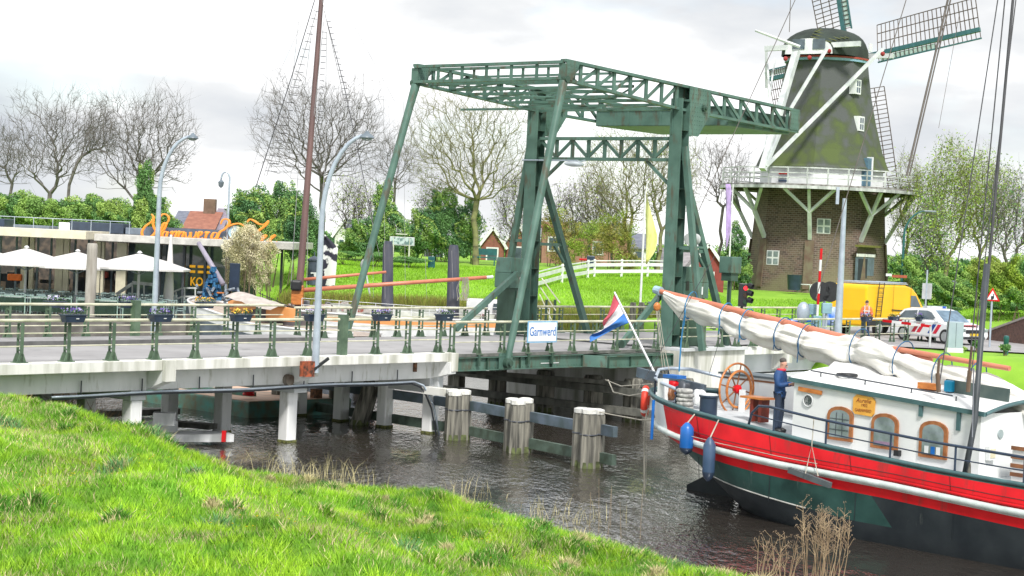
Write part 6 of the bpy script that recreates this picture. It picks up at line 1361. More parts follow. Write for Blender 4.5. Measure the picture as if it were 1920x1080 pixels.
q1 = at(1361, 345, 100); q0 = on_ground(1364, 100); G().tube(q0, V((q0.x, 100, q1.z)), .05, .03).out('pole', WHITE, t)
g = G(); g.grid(lambda u, v: at(1361 + v * np.interp(u, [0, .1, .7, 1], [8, 11, 9, 1]), 345 + 125 * u, 100) + V((0, .1 * math.sin(v * 5 + u * 9), 0)), 14, 4); o = g.out('banner', mat('lilac cloth', (.52, .38, .72), .8), t, smooth=True); sm = o.modifiers.new('cloth', 'SOLIDIFY'); sm.thickness = .01
# ---------------------------------------------------------------- moored boats beyond the bridge
def bigboat(root, bow, stern, beam_, zb, zm, zs, cols, lv, nm='hull', full=2.2):
    ax = V((stern.x - bow.x, stern.y - bow.y, 0)); L = ax.length; ax.normalize(); nx = V((-ax.y, ax.x, 0)); b0 = V((bow.x, bow.y, 0))
    sh = lambda u: np.interp(u, [0, .12, .5, 1], [zb, zb * .8 + zm * .2, zm, zs])
    def hb(u): return beam_ / 2 * (1 - (1 - min(1, u / .22)) ** full) ** .6 * (1 - max(0, (u - .82) / .18) ** 2.4 * .55)
    g = G(); N_ = 40
    for sd in (1, -1):
        n0 = len(g.v)
        for j, q in enumerate(lv):
            for i in range(N_ + 1):
                u = (i / N_) ** 1.5; rk = .10 * q * (1 - u); uu = u + (1 - u) * rk
                z_ = sh(u) * (1 - q) - .25 * q; g.v.append(tuple(b0 + ax * (uu * L) + nx * (sd * hb(u) * (1 - .25 * q ** 2)) + Z * z_))
        for j in range(len(lv) - 1):
            for i in range(N_):
                a = n0 + j * (N_ + 1) + i; g.f.append((a, a + 1, a + N_ + 2, a + N_ + 1)); g.mi.append(min(j, 2))
    o = g.out(nm, cols, root, smooth=True)
    g = G(); vs = []
    for i in range(N_ + 1):
        u = (i / N_) ** 1.5; vs += [b0 + ax * (u * L) + nx * hb(u) + Z * (sh(u) - .12), b0 + ax * (u * L) - nx * hb(u) + Z * (sh(u) - .12)]
    g.add(vs, [(2 * i, 2 * i + 1, 2 * i + 3, 2 * i + 2) for i in range(N_)]).out('deck', mat('boat deck', (.5, .42, .36), .8), root)
    for sd in (1, -1): G().path([b0 + ax * ((i / 20) ** 1.5 * L) + nx * (sd * hb((i / 20) ** 1.5)) + Z * sh((i / 20) ** 1.5) for i in range(21)], .05, 6).out('gunwale', WHITE, root, smooth=True)
    return lambda u, v, z_: b0 + ax * (u * L) + nx * (v * beam_ / 2) + Z * (float(sh(u)) + z_)
OR_ = mat('apricot boat paint', (.78, .36, .14), .45, c2=(.68, .30, .10), sc=1.5)
GREYH = mat('blue grey hull bottom', (.12, .15, .19), .6, c2=(.07, .09, .11), sc=2)
bow, ster = at(372, 575, 84), at(690, 600, 76)
b1 = thing('white_barge', 'white and apricot barge with high rounded bow moored behind the far railing', 'barge', V((bow.x, bow.y, 0)))
F1 = bigboat(b1, bow, ster, 3.4, 3.15, 2.35, 2.3, [WHITE, GREYH, GREYH], (0, .17, .55, 1))
c = G().box(F1(.40, 0, .30), (3.0, 1.8, .62), ax=((F1(1, 0, 0) - F1(.3, 0, 0)).normalized(), BP, Z)).out('cabin', OR_, b1, bevel=.05)
axd = (V((ster.x - bow.x, ster.y - bow.y, 0))).normalized()
G().grid(lambda u, v: F1(.26 + .28 * u, 1.0 * v - .5, .60 + .22 * math.sin(math.pi * v) + .03 * math.sin(u * 22)), 8, 8).out('cabin_roof', mat('pale stone roof canvas', (.50, .46, .42), .8, c2=(.38, .34, .31), sc=4), b1, smooth=True)
for k in range(5): q = F1(.25 + .09 * k, .8, 0); G().tube(q, q + Z * .75, .02, n=5).out('stanchion', BLACK, b1)
G().path([F1(.22 + .45 * k / 8, .82, .7 - .05 * k) for k in range(9)], .02, 5).out('rail_wire', BLACK, b1)
G().lathe([(.13, 0), (.13, .04)], F1(.47, -.66, .15) , 12, ax=(axd, Z, -BP)).out('porthole', BROWN, b1)
g = G()
for k in range(7):
    for j in range(3): p = F1(.05 + .03 * k, (k % 3 - 1) * .3, .1 + j * .22); g.tube(p, p + V((rnd.uniform(-.4, .4), .2, rnd.uniform(-.1, .4))), .06, n=6)
g.out('deck_gear', mat('deck gear', (.22, .27, .32), .6, c2=(.06, .07, .09), sc=7), b1, kind='stuff')
G().beam(F1(.03, 0, .12), F1(.14, 0, .5), .4, .06).out('bow_hatch', VARN, b1)
g = G(); p = at(398, 540, 83)
for k in range(60): u_ = rnd.random(); g.box(p + V((rnd.uniform(-.5, .5) * (1 - u_), rnd.uniform(-.2, .2), -.5 + 1.4 * u_)), (.22, .1, .16), rnd.uniform(0, 3))
g.out('blue_net_bundle', mat('blue net', (.03, .16, .32), .8, c2=(.01, .05, .14), sc=9), label='bundle of blue netting on the bow of the white barge', cat='net')
# tilted grey mast lying in its tabernacle
G().tube(at(418, 533, 83), at(372, 455, 84), .13, .10, 8).out('lowered_spar', mat('grey violet spar', (.36, .33, .42), .5), b1, smooth=True)
q = at(440, 520, 85); G().box(q, (.46, .25, 1.3)).out('black_screen', mat('blue black panel', (.012, .028, .06), .5), label='upright blue-black panel standing behind the white barge', cat='panel', bevel=.02)
# dark wooden hull and long barge with mast
bow, ster = at(495, 590, 86), at(1010, 610, 92)
b2 = thing('sailing_tjalk', 'long flat-bottomed barge with tall brown mast and salmon spars beyond the bridge', 'barge', V((bow.x, bow.y, 0)))
F2 = bigboat(b2, bow, ster, 4.2, 2.75, 2.5, 2.6, [mat('cream rail band', (.62, .56, .46), .6), OR_, WHITE], (0, .05, .13, .6, 1))
G().grid(lambda u, v: F2(.22 + .62 * u, .5 * (2 * v - 1), .0 + .42 * math.sin(math.pi * v) ** .5), 10, 8).out('hatch_cover', mat('grey green hatch', (.45, .47, .42), .8), b2, smooth=True)
G().prism([at(432 + 80 * (1 - math.cos(u)), 604 - 27 * math.sin(u), 80.5) for u in np.linspace(0, 2 * math.pi, 25)[:-1]], (0, .12, 0)).out('leeboard', mat('dark grey leeboard', (.07, .07, .085), .7, c2=(.12, .10, .10), sc=4), b2)
g = G()
for k in range(46):
    p = F2(rnd.uniform(.1, .98), rnd.uniform(-.7, .7), rnd.uniform(.0, .3)); g.box(p, (rnd.uniform(.15, .9), rnd.uniform(.1, .4), rnd.uniform(.1, .5)), rnd.uniform(0, 3))
g.out('deck_gear', mat('tjalk deck gear', (.60, .58, .55), .7, c2=(.06, .07, .09), c3=(.35, .07, .04), p3=.58, sc=.9), b2, kind='stuff')
for u_ in np.linspace(.08, .97, 15): q = F2(u_, -.96, 0); G().tube(q, q + Z * .6, .018, n=5).out('stanchion', WHITE, b2)
for h_ in (.3, .6): G().path([F2(u_, -.96, h_) for u_ in np.linspace(.08, .97, 12)], .014, 4).out('guard_wire', WHITE, b2)
G().box(F2(.8, 0, .55), (2.2, 1.9, .7), ax=((F2(1, 0, 0) - F2(0, 0, 0)).normalized(), V((0, 1, 0)), Z)).out('deckhouse', WHITE, b2, bevel=.04)
for k in (-.6, .05, .7): G().box(F2(.8, -.5, .6) + V((k, 0, 0)), (.4, .14, .3)).out('deckhouse_window', GLASS, b2)
m0, m1 = at(560, 560, 86), at(607, -60, 88)
G().path([m0 - Z * .6, m0, m0.lerp(m1, .9), m1], [.19, .175, .11, .09], 12).out('mast', mat('dark brown mast', (.16, .09, .085), .5, c2=(.09, .055, .055), sc=2, stretch=(1, 1, .2)), b2, smooth='auto')
G().box(at(558, 553, 85.6), (.55, .5, .9)).out('mast_foot', VARN, b2, bevel=.05); G().box(at(556, 535, 85.4), (.5, .5, .5)).out('winch', BLACK, b2, bevel=.1)
G().tube(at(568, 544, 86), at(912, 520, 88), .11, .09, 10).out('boom', SPAR, b2, smooth=True); G().tube(at(570, 524, 86.3), at(724, 510, 87), .08, .065, 10).out('gaff', SPAR, b2, smooth=True)
G().tube(at(912, 520, 88), at(925, 519, 88), .07).out('boom_tip', WHITE, b2)
rg2 = thing('tjalk_rigging', 'ratlines and stays of the brown mast with hanging ropes', 'rigging', m1)
def rp(pts_, r=.02, m=ROPED, name='stay'): return G().path([at(*p_) for p_ in pts_], r, 4).out(name, m, rg2)
MG = mat('thin grey rope', (.36, .36, .38), .8)
for pts_, r_, m_ in (([(590, 0, 87), (548, 140, 87), (480, 350, 87)], .022, ROPED), ([(594, 20, 87), (558, 140, 87), (500, 330, 87)], .018, MG), ([(584, 60, 87), (567, 200, 87), (545, 540, 87)], .014, MG), ([(613, 40, 87), (645, 160, 87), (700, 420, 87)], .018, ROPED), ([(608, 20, 87), (640, 160, 87), (672, 420, 87)], .016, MG), ([(612, 60, 87), (610, 300, 87), (590, 560, 87)], .016, MG), ([(607, 40, 87), (580, 300, 87), (575, 540, 87)], .014, MG), ([(570, 35, 87), (522, 140, 87), (465, 350, 87)], .009, MG), ([(665, 50, 88), (740, 190, 88)], .009, MG), ([(604, 0, 87), (712, 480, 87)], .008, MG), ([(560, 40, 87), (548, 150, 87), (495, 330, 87)], .012, MG)):
    rp(pts_, r_, m_)
g = G()
for k in range(22):
    u = k / 21; a = at(588 - 90 * u, 20 + 300 * u, 87); g.beam(a, at(588 - 90 * u + 10 + 12 * u, 22 + 300 * u, 87), .02, .03)
    a = at(613 + 52 * u, 40 + 240 * u, 87); g.beam(a, a + V((.18 + .2 * u, 0, 0)), .02, .03)
    a = at(604 - 12 * u, 60 + 240 * u, 87); g.beam(a, a + V((.22, 0, 0)), .02, .03)
g.out('ratlines', ROPED, rg2, kind='stuff')
for px in (700, 722, 760, 800, 850): G().tube(at(px - 3, 180 if px < 800 else 470, 88), at(px, 560, 88), .008, n=4).out('hanging_line', MG, rg2)
g = G()
for k in range(26): p = at(870 + rnd.uniform(-6, 8), 520, 87.5); g.path([p, p + V((rnd.uniform(-.2, .2), 0, -.5)), p + V((rnd.uniform(-.2, .2), 0, -1.1))], .012, 3)
g.out('rope_bundle', ROPE, rg2, kind='stuff')
# black mooring piles
MP = mat('blue black pile', (.045, .055, .085), .8, c2=(.10, .10, .12), sc=4, stretch=(1, 1, .2), bump=.6)
for px, yt, w_, lab in ((728, 452, .26, 'left of the two tall tarred mooring piles, nearer the brown mast'), (851, 459, .28, 'right of the two tall tarred mooring piles, ropes hanging on it')):
    q0, q1 = at(px - 3, 600, 89), at(px, yt, 89)
    t = thing('mooring_pile', lab, 'pile', V((q0.x, q0.y, 0)), 'tarred mooring piles')
    G().path([V((q0.x, 89, -1)), V((q0.x, 89, q0.z + .8)), V((q1.x, 89, q1.z - .3)), V((q1.x, 89, q1.z))], [w_ * 1.15, w_ * 1.1, w_ * .95, w_ * .7], 12).out('pile', MP, t, smooth='auto')
# beach flag black and white, kiosk, red table
t = thing('beach_flag', 'black and white printed feather banner behind the lamp post', 'flag', on_ground(612, 98))
G().grid(lambda u, v: at(592 + 10 * (1 - u) + v * np.interp(u, [0, .2, .8, 1], [8, 34, 34, 30]), 440 + 120 * u, 97) + V((0, .1 * math.sin(v * 6), 0)), 14, 6).out('banner', mat('black white banner', (.7, .7, .72), .7, c2=(.02, .02, .04), sc=1.1, lo=.5, hi=.53), t, smooth=True)
G().tube(at(602, 560, 97.1), at(600, 436, 97.1), .05).out('pole', BLACK, t)
q = at(588, 520, 98); t = thing('round_kiosk', 'round dark advertising pillar with pale domed lid', 'advertising pillar', V((q.x, 98, gz(q.x, 98))))
z0_ = gz(q.x, 98); h_ = at(588, 490, 98).z - z0_; G().lathe([(.33, 0), (.33, h_), (.36, h_ + .02), (.36, h_ + .1), (.2, h_ + .22), (.03, h_ + .28), (.02, h_ + .5)], V((q.x, 98, z0_)), 20).out('drum', mat('pillar poster', (.10, .13, .18), .4, c2=(.04, .05, .07), sc=2), t, smooth='auto')
G().box(at(588, 512, 97.6), (.3, .03, .08)).out('poster_text', WHITE, t); G().lathe([(.1, 0), (.1, .02)], at(592, 516, 97.6), 12, ax=(V((1, 0, 0)), Z, V((0, -1, 0)))).out('poster_logo', WHITE, t)
q = at(632, 556, 95); t = thing('red_table', 'small table with red top behind the long barge', 'table', V((q.x, q.y, 2.6))); G().box(q, (.75, .5, .06)).out('top', RED, t); 
for dx_ in (-.3, .3): G().tube(q + V((dx_, 0, 0)), q + V((dx_, 0, -.6)), .03).out('leg', WHITE, t)
q = at(684, 500, 94); t = thing('white_easel', 'white cloth-topped A-frame stand on the lawn', 'stand', V((q.x, 94, 3.0)))
for dx_ in (-.38, .36): G().tube(q, V((q.x + dx_, 94, q.z - 1.6)), .05).out('leg', WHITEW, t)
G().sph(q + Z * .1, .24, 10, 8, (1, 1, 1.3)).out('cloth_top', WHITEW, t, smooth=True)
# information board, bench, bin on the lawn
q = at(754, 452, 112); t = thing('information_board', 'grey-green map board on two pale posts at the top of the lawn', 'board', on_ground(754, 112))
zz_ = gz(q.x, 112)
for dx_ in (-.52, .45): G().tube((q.x + dx_, 112, zz_ - .3), (q.x + dx_, 112, q.z + .2), .05).out('post', mat('pale post', (.62, .66, .52), .6), t)
G().box(q, (1.5, .06, .52)).out('frame', WHITEW, t); G().box(q - V((0, .035, 0)), (1.38, .012, .42)).out('map_panel', mat('map print', (.45, .55, .55), .5, c2=(.12, .20, .20), sc=5, lo=.45, hi=.55), t)
G().box(q + V((-.05, 0, .42)), (.7, .05, .06)).out('top_slat', mat('pale post', (.62, .66, .52)), t)
t = thing('park_bench', 'dark green bench between the tree trunks left of the far tower', 'bench', on_ground(906, 118)); q = on_ground(906, 118)
G().box(q + Z * .5, (1.5, .45, .08)).out('seat', GRL, t); G().box(q + Z * .85 + V((0, .2, 0)), (1.5, .06, .4)).out('backrest', GRL, t)
for dx_ in (-.6, .6): G().box(q + V((dx_, 0, .25)), (.08, .4, .5)).out('leg', GRL, t)
q = on_ground(806, 113); t = thing('litter_bin', 'dark teal litter bin below the white gable on the lawn edge', 'bin', q); G().box(q + Z * .35, (.42, .4, .7)).out('body', mat('teal bin', (.01, .10, .11), .5), t, bevel=.03)
for px, lab, m_, s_ in ((1104, 'dark blue bin behind the white fence', NAVY, .45), (1090, 'red tabletop behind the white fence corner', RED, .3)):
    q = on_ground(px, 116); t = thing('litter_bin' if m_ is NAVY else 'small_red_table', lab, 'bin' if m_ is NAVY else 'table', q); G().box(q + Z * (.6 if m_ is NAVY else .75), (.5, .4, .8 if m_ is NAVY else .12)).out('body', m_, t, bevel=.03)
for px in (1187, 1203): q = at(px, 575, 87); t = thing('mooring_post', 'short grey mooring post %s of the white banner pole' % ('left' if px < 1195 else 'just right'), 'pile', V((q.x, q.y, 0))); G().lathe([(.16, -1), (.15, at(px, 572, 87).z), (.12, at(px, 567, 87).z)], V((q.x, q.y, 0)), 10).out('post', WOODG, t)

# ---------------------------------------------------------------- cafe pavilion and terrace
RY = 96.0
caf = thing('cafe_pavilion', 'long flat-roofed cafe with cream columns and glass front behind the terrace', 'cafe', (at(250, 480, RY).x, RY, 1.2))
CRM = mat('cream columns', (.66, .62, .48), .6, c2=(.56, .52, .40)); RFG = mat('pale roof edge', (.58, .57, .54), .6)
def hbox(x0, x1, y0, y1, Y, dep, m_, nm, par, far=0): 
    p, q = at(x0, y0, Y), at(x1, y1, Y); return G().box(((p.x + q.x) / 2, Y + dep / 2, (p.z + q.z) / 2), (abs(q.x - p.x), dep, abs(p.z - q.z))).out(nm, m_, par)
zr = at(200, 446, RY - 3).z
xL, xR, xM = at(-120, 450, RY).x, at(556, 470, RY).x, at(190, 450, RY).x
G().box(((xL + xM) / 2, RY + 1, zr + .08), (xM - xL, 9, .42)).out('terrace_roof', CRM, caf, bevel=.02)
G().box(((xM + xR) / 2 + .01, RY + 3, zr + .0), (xR - xM, 9.5, .36)).out('roof_slab', RFG, caf, bevel=.02)
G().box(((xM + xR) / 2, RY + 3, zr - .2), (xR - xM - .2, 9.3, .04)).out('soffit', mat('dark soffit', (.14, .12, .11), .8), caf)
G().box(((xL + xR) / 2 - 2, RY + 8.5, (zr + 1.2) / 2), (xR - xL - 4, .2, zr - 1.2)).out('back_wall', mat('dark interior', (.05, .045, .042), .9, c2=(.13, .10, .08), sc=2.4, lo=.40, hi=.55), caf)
G().box(((xL + xR) / 2, RY + 5, 1.75), (xR - xL, 9, .12)).out('floor', PAVE, caf)
for px, w_ in ((48, .42), (58, .3), (112, .42), (124, .3), (185, .3), (192, .18), (228, .5), (300, .12), (345, .12), (385, .12), (528, .1)):
    p = at(px, 500, RY); G().box((p.x, RY, (zr + 1.2) / 2), (w_, .3, zr - 1.2)).out('column', CRM if px < 240 else DSTEEL, caf)
for x0, x1 in ((240, 298), (302, 343), (347, 383), (387, 430), (436, 480)):
    p, q = at(x0, 500, RY + 1), at(x1, 500, RY + 1); G().box(((p.x + q.x) / 2, RY + 1, (zr + 1.3) / 2), (q.x - p.x, .06, zr - 1.4)).out('window', GLASS, caf)
for x0 in (0, 30, 70, 95, 140, 165, 210): p = at(x0, 500, RY + 2); G().box((p.x, RY + 2, (zr + 1.2) / 2), (.1, .1, zr - 1.2)).out('mullion', mat('blue grey mullion', (.2, .26, .32), .5), caf)
for (x0, x1, y0, y1, m_, lab) in ((-5, 8, 413, 440, NAVY, 'dark box at the picture edge on the cafe roof'), (24, 92, 424, 442, mat('roof unit grey', (.16, .20, .25), .6), 'long low grey box on the cafe roof'), (110, 132, 420, 442, WHITE, 'white box unit on the cafe roof'), (130, 232, 418, 446, mat('roof unit dark', (.035, .055, .09), .6), 'large dark blue plant housing on the cafe roof'), (235, 275, 430, 452, mat('roof unit grey', (.16, .20, .25)), 'low grey parapet box beside the script sign')):
    p, q = at(x0, y0, RY + 2), at(x1, y0, RY + 2); h_ = p.z - zr - .1; G().box(((p.x + q.x) / 2, RY + 3, zr + .2 + h_ / 2), (q.x - p.x, 2, h_)).out('roof_unit', m_, label=lab, cat='roof unit', group='plant boxes on the cafe roof', bevel=.04)
pp0 = at(270, 445, RY + 1); pp1 = at(420, 455, RY + 1); G().box(((pp0.x + pp1.x) / 2, RY + 1.4, zr + .42), (pp1.x - pp0.x, .15, .48)).out('sign_parapet', mat('blue grey parapet', (.10, .13, .18), .6), caf)
for x0 in range(-10, 250, 36): p = at(x0, 440, RY + .5); G().tube((p.x, RY + .5, zr + .2), (p.x, RY + .5, zr + .85), .02, n=5).out('roof_rail_post', LAMPG, caf)
G().tube((at(-20, 440, RY).x, RY + .5, zr + .85), (at(240, 440, RY).x, RY + .5, zr + .85), .02, n=5).out('roof_rail', LAMPG, caf)
ci = G()
for k in range(60):
    q = at(rnd.uniform(0, 470), rnd.uniform(505, 560), RY + rnd.uniform(2, 7)); ci.box((q.x, q.y, max(q.z, 2.0)), (rnd.uniform(.2, 1.2), .3, rnd.uniform(.2, .9)))
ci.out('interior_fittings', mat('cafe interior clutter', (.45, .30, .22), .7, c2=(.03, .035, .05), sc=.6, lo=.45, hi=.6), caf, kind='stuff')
# the script sign
SO = mat('orange sign lettering', (.90, .30, .04), .5, c2=(.85, .27, .03))
ss_ = thing('script_sign', 'large orange cursive rooftop sign with a pale blue disc', 'sign', at(400, 450, RY + .6))
def zpx(x, y): return 240 + x / 6, 380 + y / 6
def stroke(pts_, w0=.04, w1=.085):
    P_ = [V(at(*zpx(x, y), RY + .6)) for x, y in pts_]; m_ = []
    for i in range(len(P_) - 1):
        a, b, c, d = P_[max(0, i - 1)], P_[i], P_[i + 1], P_[min(len(P_) - 1, i + 2)]
        for k in range(5): t_ = k / 5; m_.append(.5 * ((2 * b) + (c - a) * t_ + (2 * a - 5 * b + 4 * c - d) * t_ ** 2 + (3 * b - a - 3 * c + d) * t_ ** 3))
    m_.append(P_[-1]); n_ = len(m_)
    rr = []
    for i in range(n_):
        d_ = (m_[min(i + 1, n_ - 1)] - m_[max(i - 1, 0)]).normalized(); rr.append((w0 + (w1 - w0) * abs(d_.z)) * (.45 + .55 * math.sin(math.pi * min(1, max(0, i / (n_ - 1)))) ** .5))
    return G().path(m_, rr, 6)
ST = [[(262, 128), (285, 165), (262, 215), (200, 262), (160, 320), (165, 375), (215, 398), (270, 375), (310, 330), (345, 250), (350, 180), (375, 140), (420, 130), (457, 160), (455, 205), (425, 240)],
      [(262, 128), (288, 165), (285, 260), (330, 330), (372, 300), (400, 240), (432, 232), (405, 300), (372, 330), (352, 400), (385, 410)],
      [(440, 325), (405, 330), (385, 370), (395, 400), (430, 380), (445, 325), (435, 390), (460, 398)],
      [(470, 345), (500, 325), (495, 360), (480, 405)], [(497, 355), (530, 325), (548, 335), (535, 375), (530, 400), (550, 395)],
      [(560, 330), (580, 325), (570, 370), (558, 408)], [(572, 360), (610, 330), (628, 340), (612, 385), (618, 405), (640, 395)],
      [(648, 330), (650, 380), (672, 405), (700, 370), (705, 330), (705, 385), (728, 408), (760, 370), (768, 325)],
      [(775, 385), (820, 360), (830, 335), (805, 330), (785, 370), (800, 410), (845, 395)],
      [(860, 340), (885, 330), (878, 370), (868, 412)], [(878, 365), (905, 335), (925, 335)],
      [(1000, 340), (965, 340), (940, 385), (955, 415), (990, 395), (1010, 340)], [(1050, 400), (1020, 415), (1005, 400), (1035, 330), (1085, 300), (1130, 250), (1140, 210), (1110, 185), (1065, 195), (1042, 245)],
      [(1085, 290), (1165, 250), (1250, 236), (1328, 272)],
      [(1338, 222), (1372, 188), (1420, 205), (1480, 242), (1540, 242), (1582, 200)], [(1582, 200), (1560, 245), (1490, 300), (1400, 365), (1325, 412)], [(1325, 412), (1390, 395), (1430, 430), (1480, 440)],
      [(1480, 440), (1530, 400), (1555, 370), (1525, 375), (1505, 420), (1535, 450), (1590, 425)], [(1580, 430), (1640, 385), (1655, 365), (1620, 385), (1600, 430), (1630, 465), (1680, 438)]]
for s_ in ST: stroke(s_).out('letter_stroke', SO, ss_, smooth=True)
q = at(*zpx(1208, 335), RY + .75); G().lathe([(.36, 0), (.36, .05)], q, 28, ax=(V((1, 0, 0)), Z, V((0, -1, 0)))).out('blue_disc', mat('pale blue disc', (.38, .55, .66), .5), ss_)
text_mesh('lettering', 'aan', .34, WHITE, ss_, q + V((0, -.08, 0)), V((1, 0, 0)), Z, .01, shear=.3)
tt = thing('neon_words', 'amber window lettering spelling KOM under two shorter lines', 'lettering', at(385, 530, RY + .9))
AM = mat('amber lettering', (.85, .42, .02), .5, emit=.4)
text_mesh('lettering', 'KOM', .62, AM, tt, at(375, 529, RY + .9), V((1, 0, 0)), Z, .02, sx=.75, bold=.012)
for y_, w_ in ((500, .30), (510, .28)): 
    for dx_ in (-.42, .0, .42): G().box(at(376, y_, RY + .9) + V((dx_, 0, 0)), (w_, .02, .13)).out('letter_block', AM, tt)
# terrace edge, quay wall and glass screens
q0 = at(-60, 600, 91.3); xE = at(366, 560, 90).x
G().box(((xL + xE) / 2, 89.0, .55), (xE - xL, 2.6, 2.5)).out('quay_wall', mat('dark quay wall', (.16, .15, .14), .85, c2=(.08, .075, .07), sc=1.5), label='dark grey concrete quay edge under the cafe terrace', cat='quay')
G().box(((xL + xE) / 2, 92.0, 1.826), (xE - xL, 8.6, .04)).out('terrace', mat('dark terrace paving', (.13, .125, .12), .85), kind='structure')
for i in range(11):
    x_ = xL + 1.5 + i * 2.2
    if x_ > at(345, 560, 87.9).x: break
    t = thing('glass_screen', 'low green-framed glass windscreen, %s panel from the left along the terrace edge' % ['first', 'second', 'third', 'fourth', 'fifth', 'sixth', 'seventh', 'eighth', 'ninth', 'tenth', 'last'][i], 'screen', (x_, 87.9, 1.85), 'glass screens along the terrace')
    G().box((x_, 87.9, 2.3), (1.9, .02, .62)).out('pane', mat('pale green glass', (.10, .16, .15), .08, trans=.75), t); 
    for dx_ in (-.97, .97): G().box((x_ + dx_, 87.9, 2.3), (.05, .05, .95)).out('post', mat('mint steel', (.26, .38, .33), .5), t)
    G().box((x_, 87.9, 2.68), (1.95, .05, .05)).out('top_bar', MATS['mint steel'], t)
# parasols
def parasol(px, py_top, py_edge, lab, Y=91.0, wpx=170):
    top, edge = at(px, py_top, Y), at(px, py_edge, Y); t = thing('parasol', lab, 'parasol', (top.x, Y, 1.85), 'open white terrace parasols'); r_ = wpx / 2 * Y / FPX
    g = G(); n_ = 8; vs = [top]
    for j, f_ in enumerate((.5, 1.0)):
        for k in range(n_): an = math.pi / 8 + k * math.pi / 4; vs.append(V((top.x + r_ * 1.08 * f_ * math.cos(an), Y + r_ * 1.08 * f_ * math.sin(an), top.z + (edge.z - top.z) * (f_ * .9 if f_ < 1 else 1))))
    vs2 = [v - Z * .03 for v in vs[9:]]
    g.add(vs + [v - Z * .09 for v in vs[9:]], [(0, 1 + k, 1 + (k + 1) % 8) for k in range(8)] + [(1 + k, 9 + k, 9 + (k + 1) % 8, 1 + (k + 1) % 8) for k in range(8)] + [(9 + k, 17 + k, 17 + (k + 1) % 8, 9 + (k + 1) % 8) for k in range(8)])
    g.out('canopy', mat('white parasol cloth', (.68, .67, .66), .8, c2=(.60, .59, .58), sc=1.5), t)
    G().tube((top.x, Y, 1.85), (top.x, Y, top.z), .07, n=8).out('pole', WHITE, t)
    for k in range(8): G().tube((top.x, Y, edge.z - .35), vs[9 + k].lerp(top, .45) - Z * .05, .018, n=4).out('strut', LAMPG, t)
    G().lathe([(.03, 0), (.14, .03), (.05, .12)], top, 8).out('finial', WHITE, t)
parasol(50, 465, 494, 'white parasol second from the left edge of the picture'); parasol(146, 472, 500, 'white parasol left of the weathered timber post', wpx=180); parasol(262, 475, 502, 'white parasol right of the weathered timber post', wpx=180); parasol(-22, 468, 492, 'white parasol cut off by the left picture edge')
q0, q1 = at(313, 600, 91.8), at(316, 440, 91.8); t = thing('closed_parasol', 'furled tall white parasol beside the curved street lamp', 'parasol', (q0.x, 91.8, 1.85))
G().lathe([(.22, .5), (.26, 1.1), (.16, 2.6), (.06, q1.z - 1.85)], (q0.x + .03, 91.8, 1.85), 9).out('folded_cloth', MATS['white parasol cloth'], t, smooth='auto'); G().tube((q0.x, 91.8, 1.85), (q0.x, 91.8, 2.4), .05).out('pole', WHITE, t)
q0, q1 = at(168, 592, 88), at(172, 456, 88); t = thing('timber_mooring_post', 'thick weathered grey timber post standing in the water before the terrace', 'pile', (q0.x, 88, 0)); G().path([V((q0.x, 88, -1)), V((q0.x, 88, q1.z - .3)), V((q0.x, 88, q1.z - .05)), V((q0.x, 88, q1.z))], [.29, .25, .24, .2], 12).out('pile', mat('pale weathered timber', (.42, .40, .36), .9, c2=(.25, .23, .20), sc=4, stretch=(1, 1, .15), bump=.7), t, smooth='auto')
# tables and chairs
STC = mat('mint steel furniture', (.34, .44, .43), .5, c2=(.16, .24, .24)); WDT = mat('pale table top', (.52, .56, .54), .5, c2=(.35, .4, .38), sc=1)
t0 = thing('terrace_table', 'pale square terrace table on thin legs', 'table', (0, 0, 0), 'terrace tables', local=True)
G().box((0, 0, .73), (.8, .8, .04)).out('top', WDT, t0); 
for i in (-1, 1):
    for j in (-1, 1): G().box((i * .35, j * .35, .36), (.04, .04, .7)).out('leg', STC, t0)
c0 = thing('terrace_chair', 'light steel terrace chair', 'chair', (0, 0, 0), 'terrace chairs', local=True)
G().box((0, 0, .45), (.42, .42, .03)).out('seat', STC, c0); g = G(); [g.box((x_, .2, .68), (.03, .02, .4)) for x_ in (-.19, -.07, .07, .19)]; g.box((0, .2, .88), (.42, .03, .05)); g.out('backrest', STC, c0)
for i in (-1, 1):
    for j in (-1, 1): G().box((i * .19, j * .19, .22), (.025, .025, .45)).out('leg', STC, c0)
first = [True, True]; rr = random.Random(5)
where = ['cut by the picture edge', 'just inside the picture edge', 'under the second parasol', 'between two parasols', 'just left of the timber post', 'just right of the timber post', 'below the broad cream column', 'left of the curved lamp', 'right of the curved lamp', 'beside the ramp balustrade']
for row, Y in enumerate((89.0, 91.4, 93.8, 96.0)):
    for i in range(10):
        x_ = at(-12 + 36 * i + rr.uniform(-6, 6), 560, Y).x; 
        if Y < 92 and abs(x_ - at(146, 0, Y).x) < .5: x_ += .7
        lab = 'pale square terrace table, %s row, %s' % (('front', 'second', 'third', 'back')[row], where[i])
        if first[0]: t0.location = (x_, Y, 1.85); t0['label'] = lab; first[0] = False
        else: copy_tree(t0, (x_, Y, 1.85), rr.uniform(-.1, .1), lab)
        for dx_, dy_, a_, sd_ in ((-.62, .05, math.pi / 2, 'left'), (.62, -.05, -math.pi / 2, 'right'), (.1, .6, 0, 'far'), (-.05, -.62, math.pi, 'near')):
            lab = 'steel chair on the %s side of the %s-row table %s' % (sd_, ('front', 'second', 'third', 'back')[row], where[i])
            if first[1]: c0.location = (x_ + dx_, Y + dy_, 1.85); c0.rotation_euler = (0, 0, a_); c0['label'] = lab; first[1] = False
            else: copy_tree(c0, (x_ + dx_, Y + dy_, 1.85), a_ + rr.uniform(-.3, .3), lab)
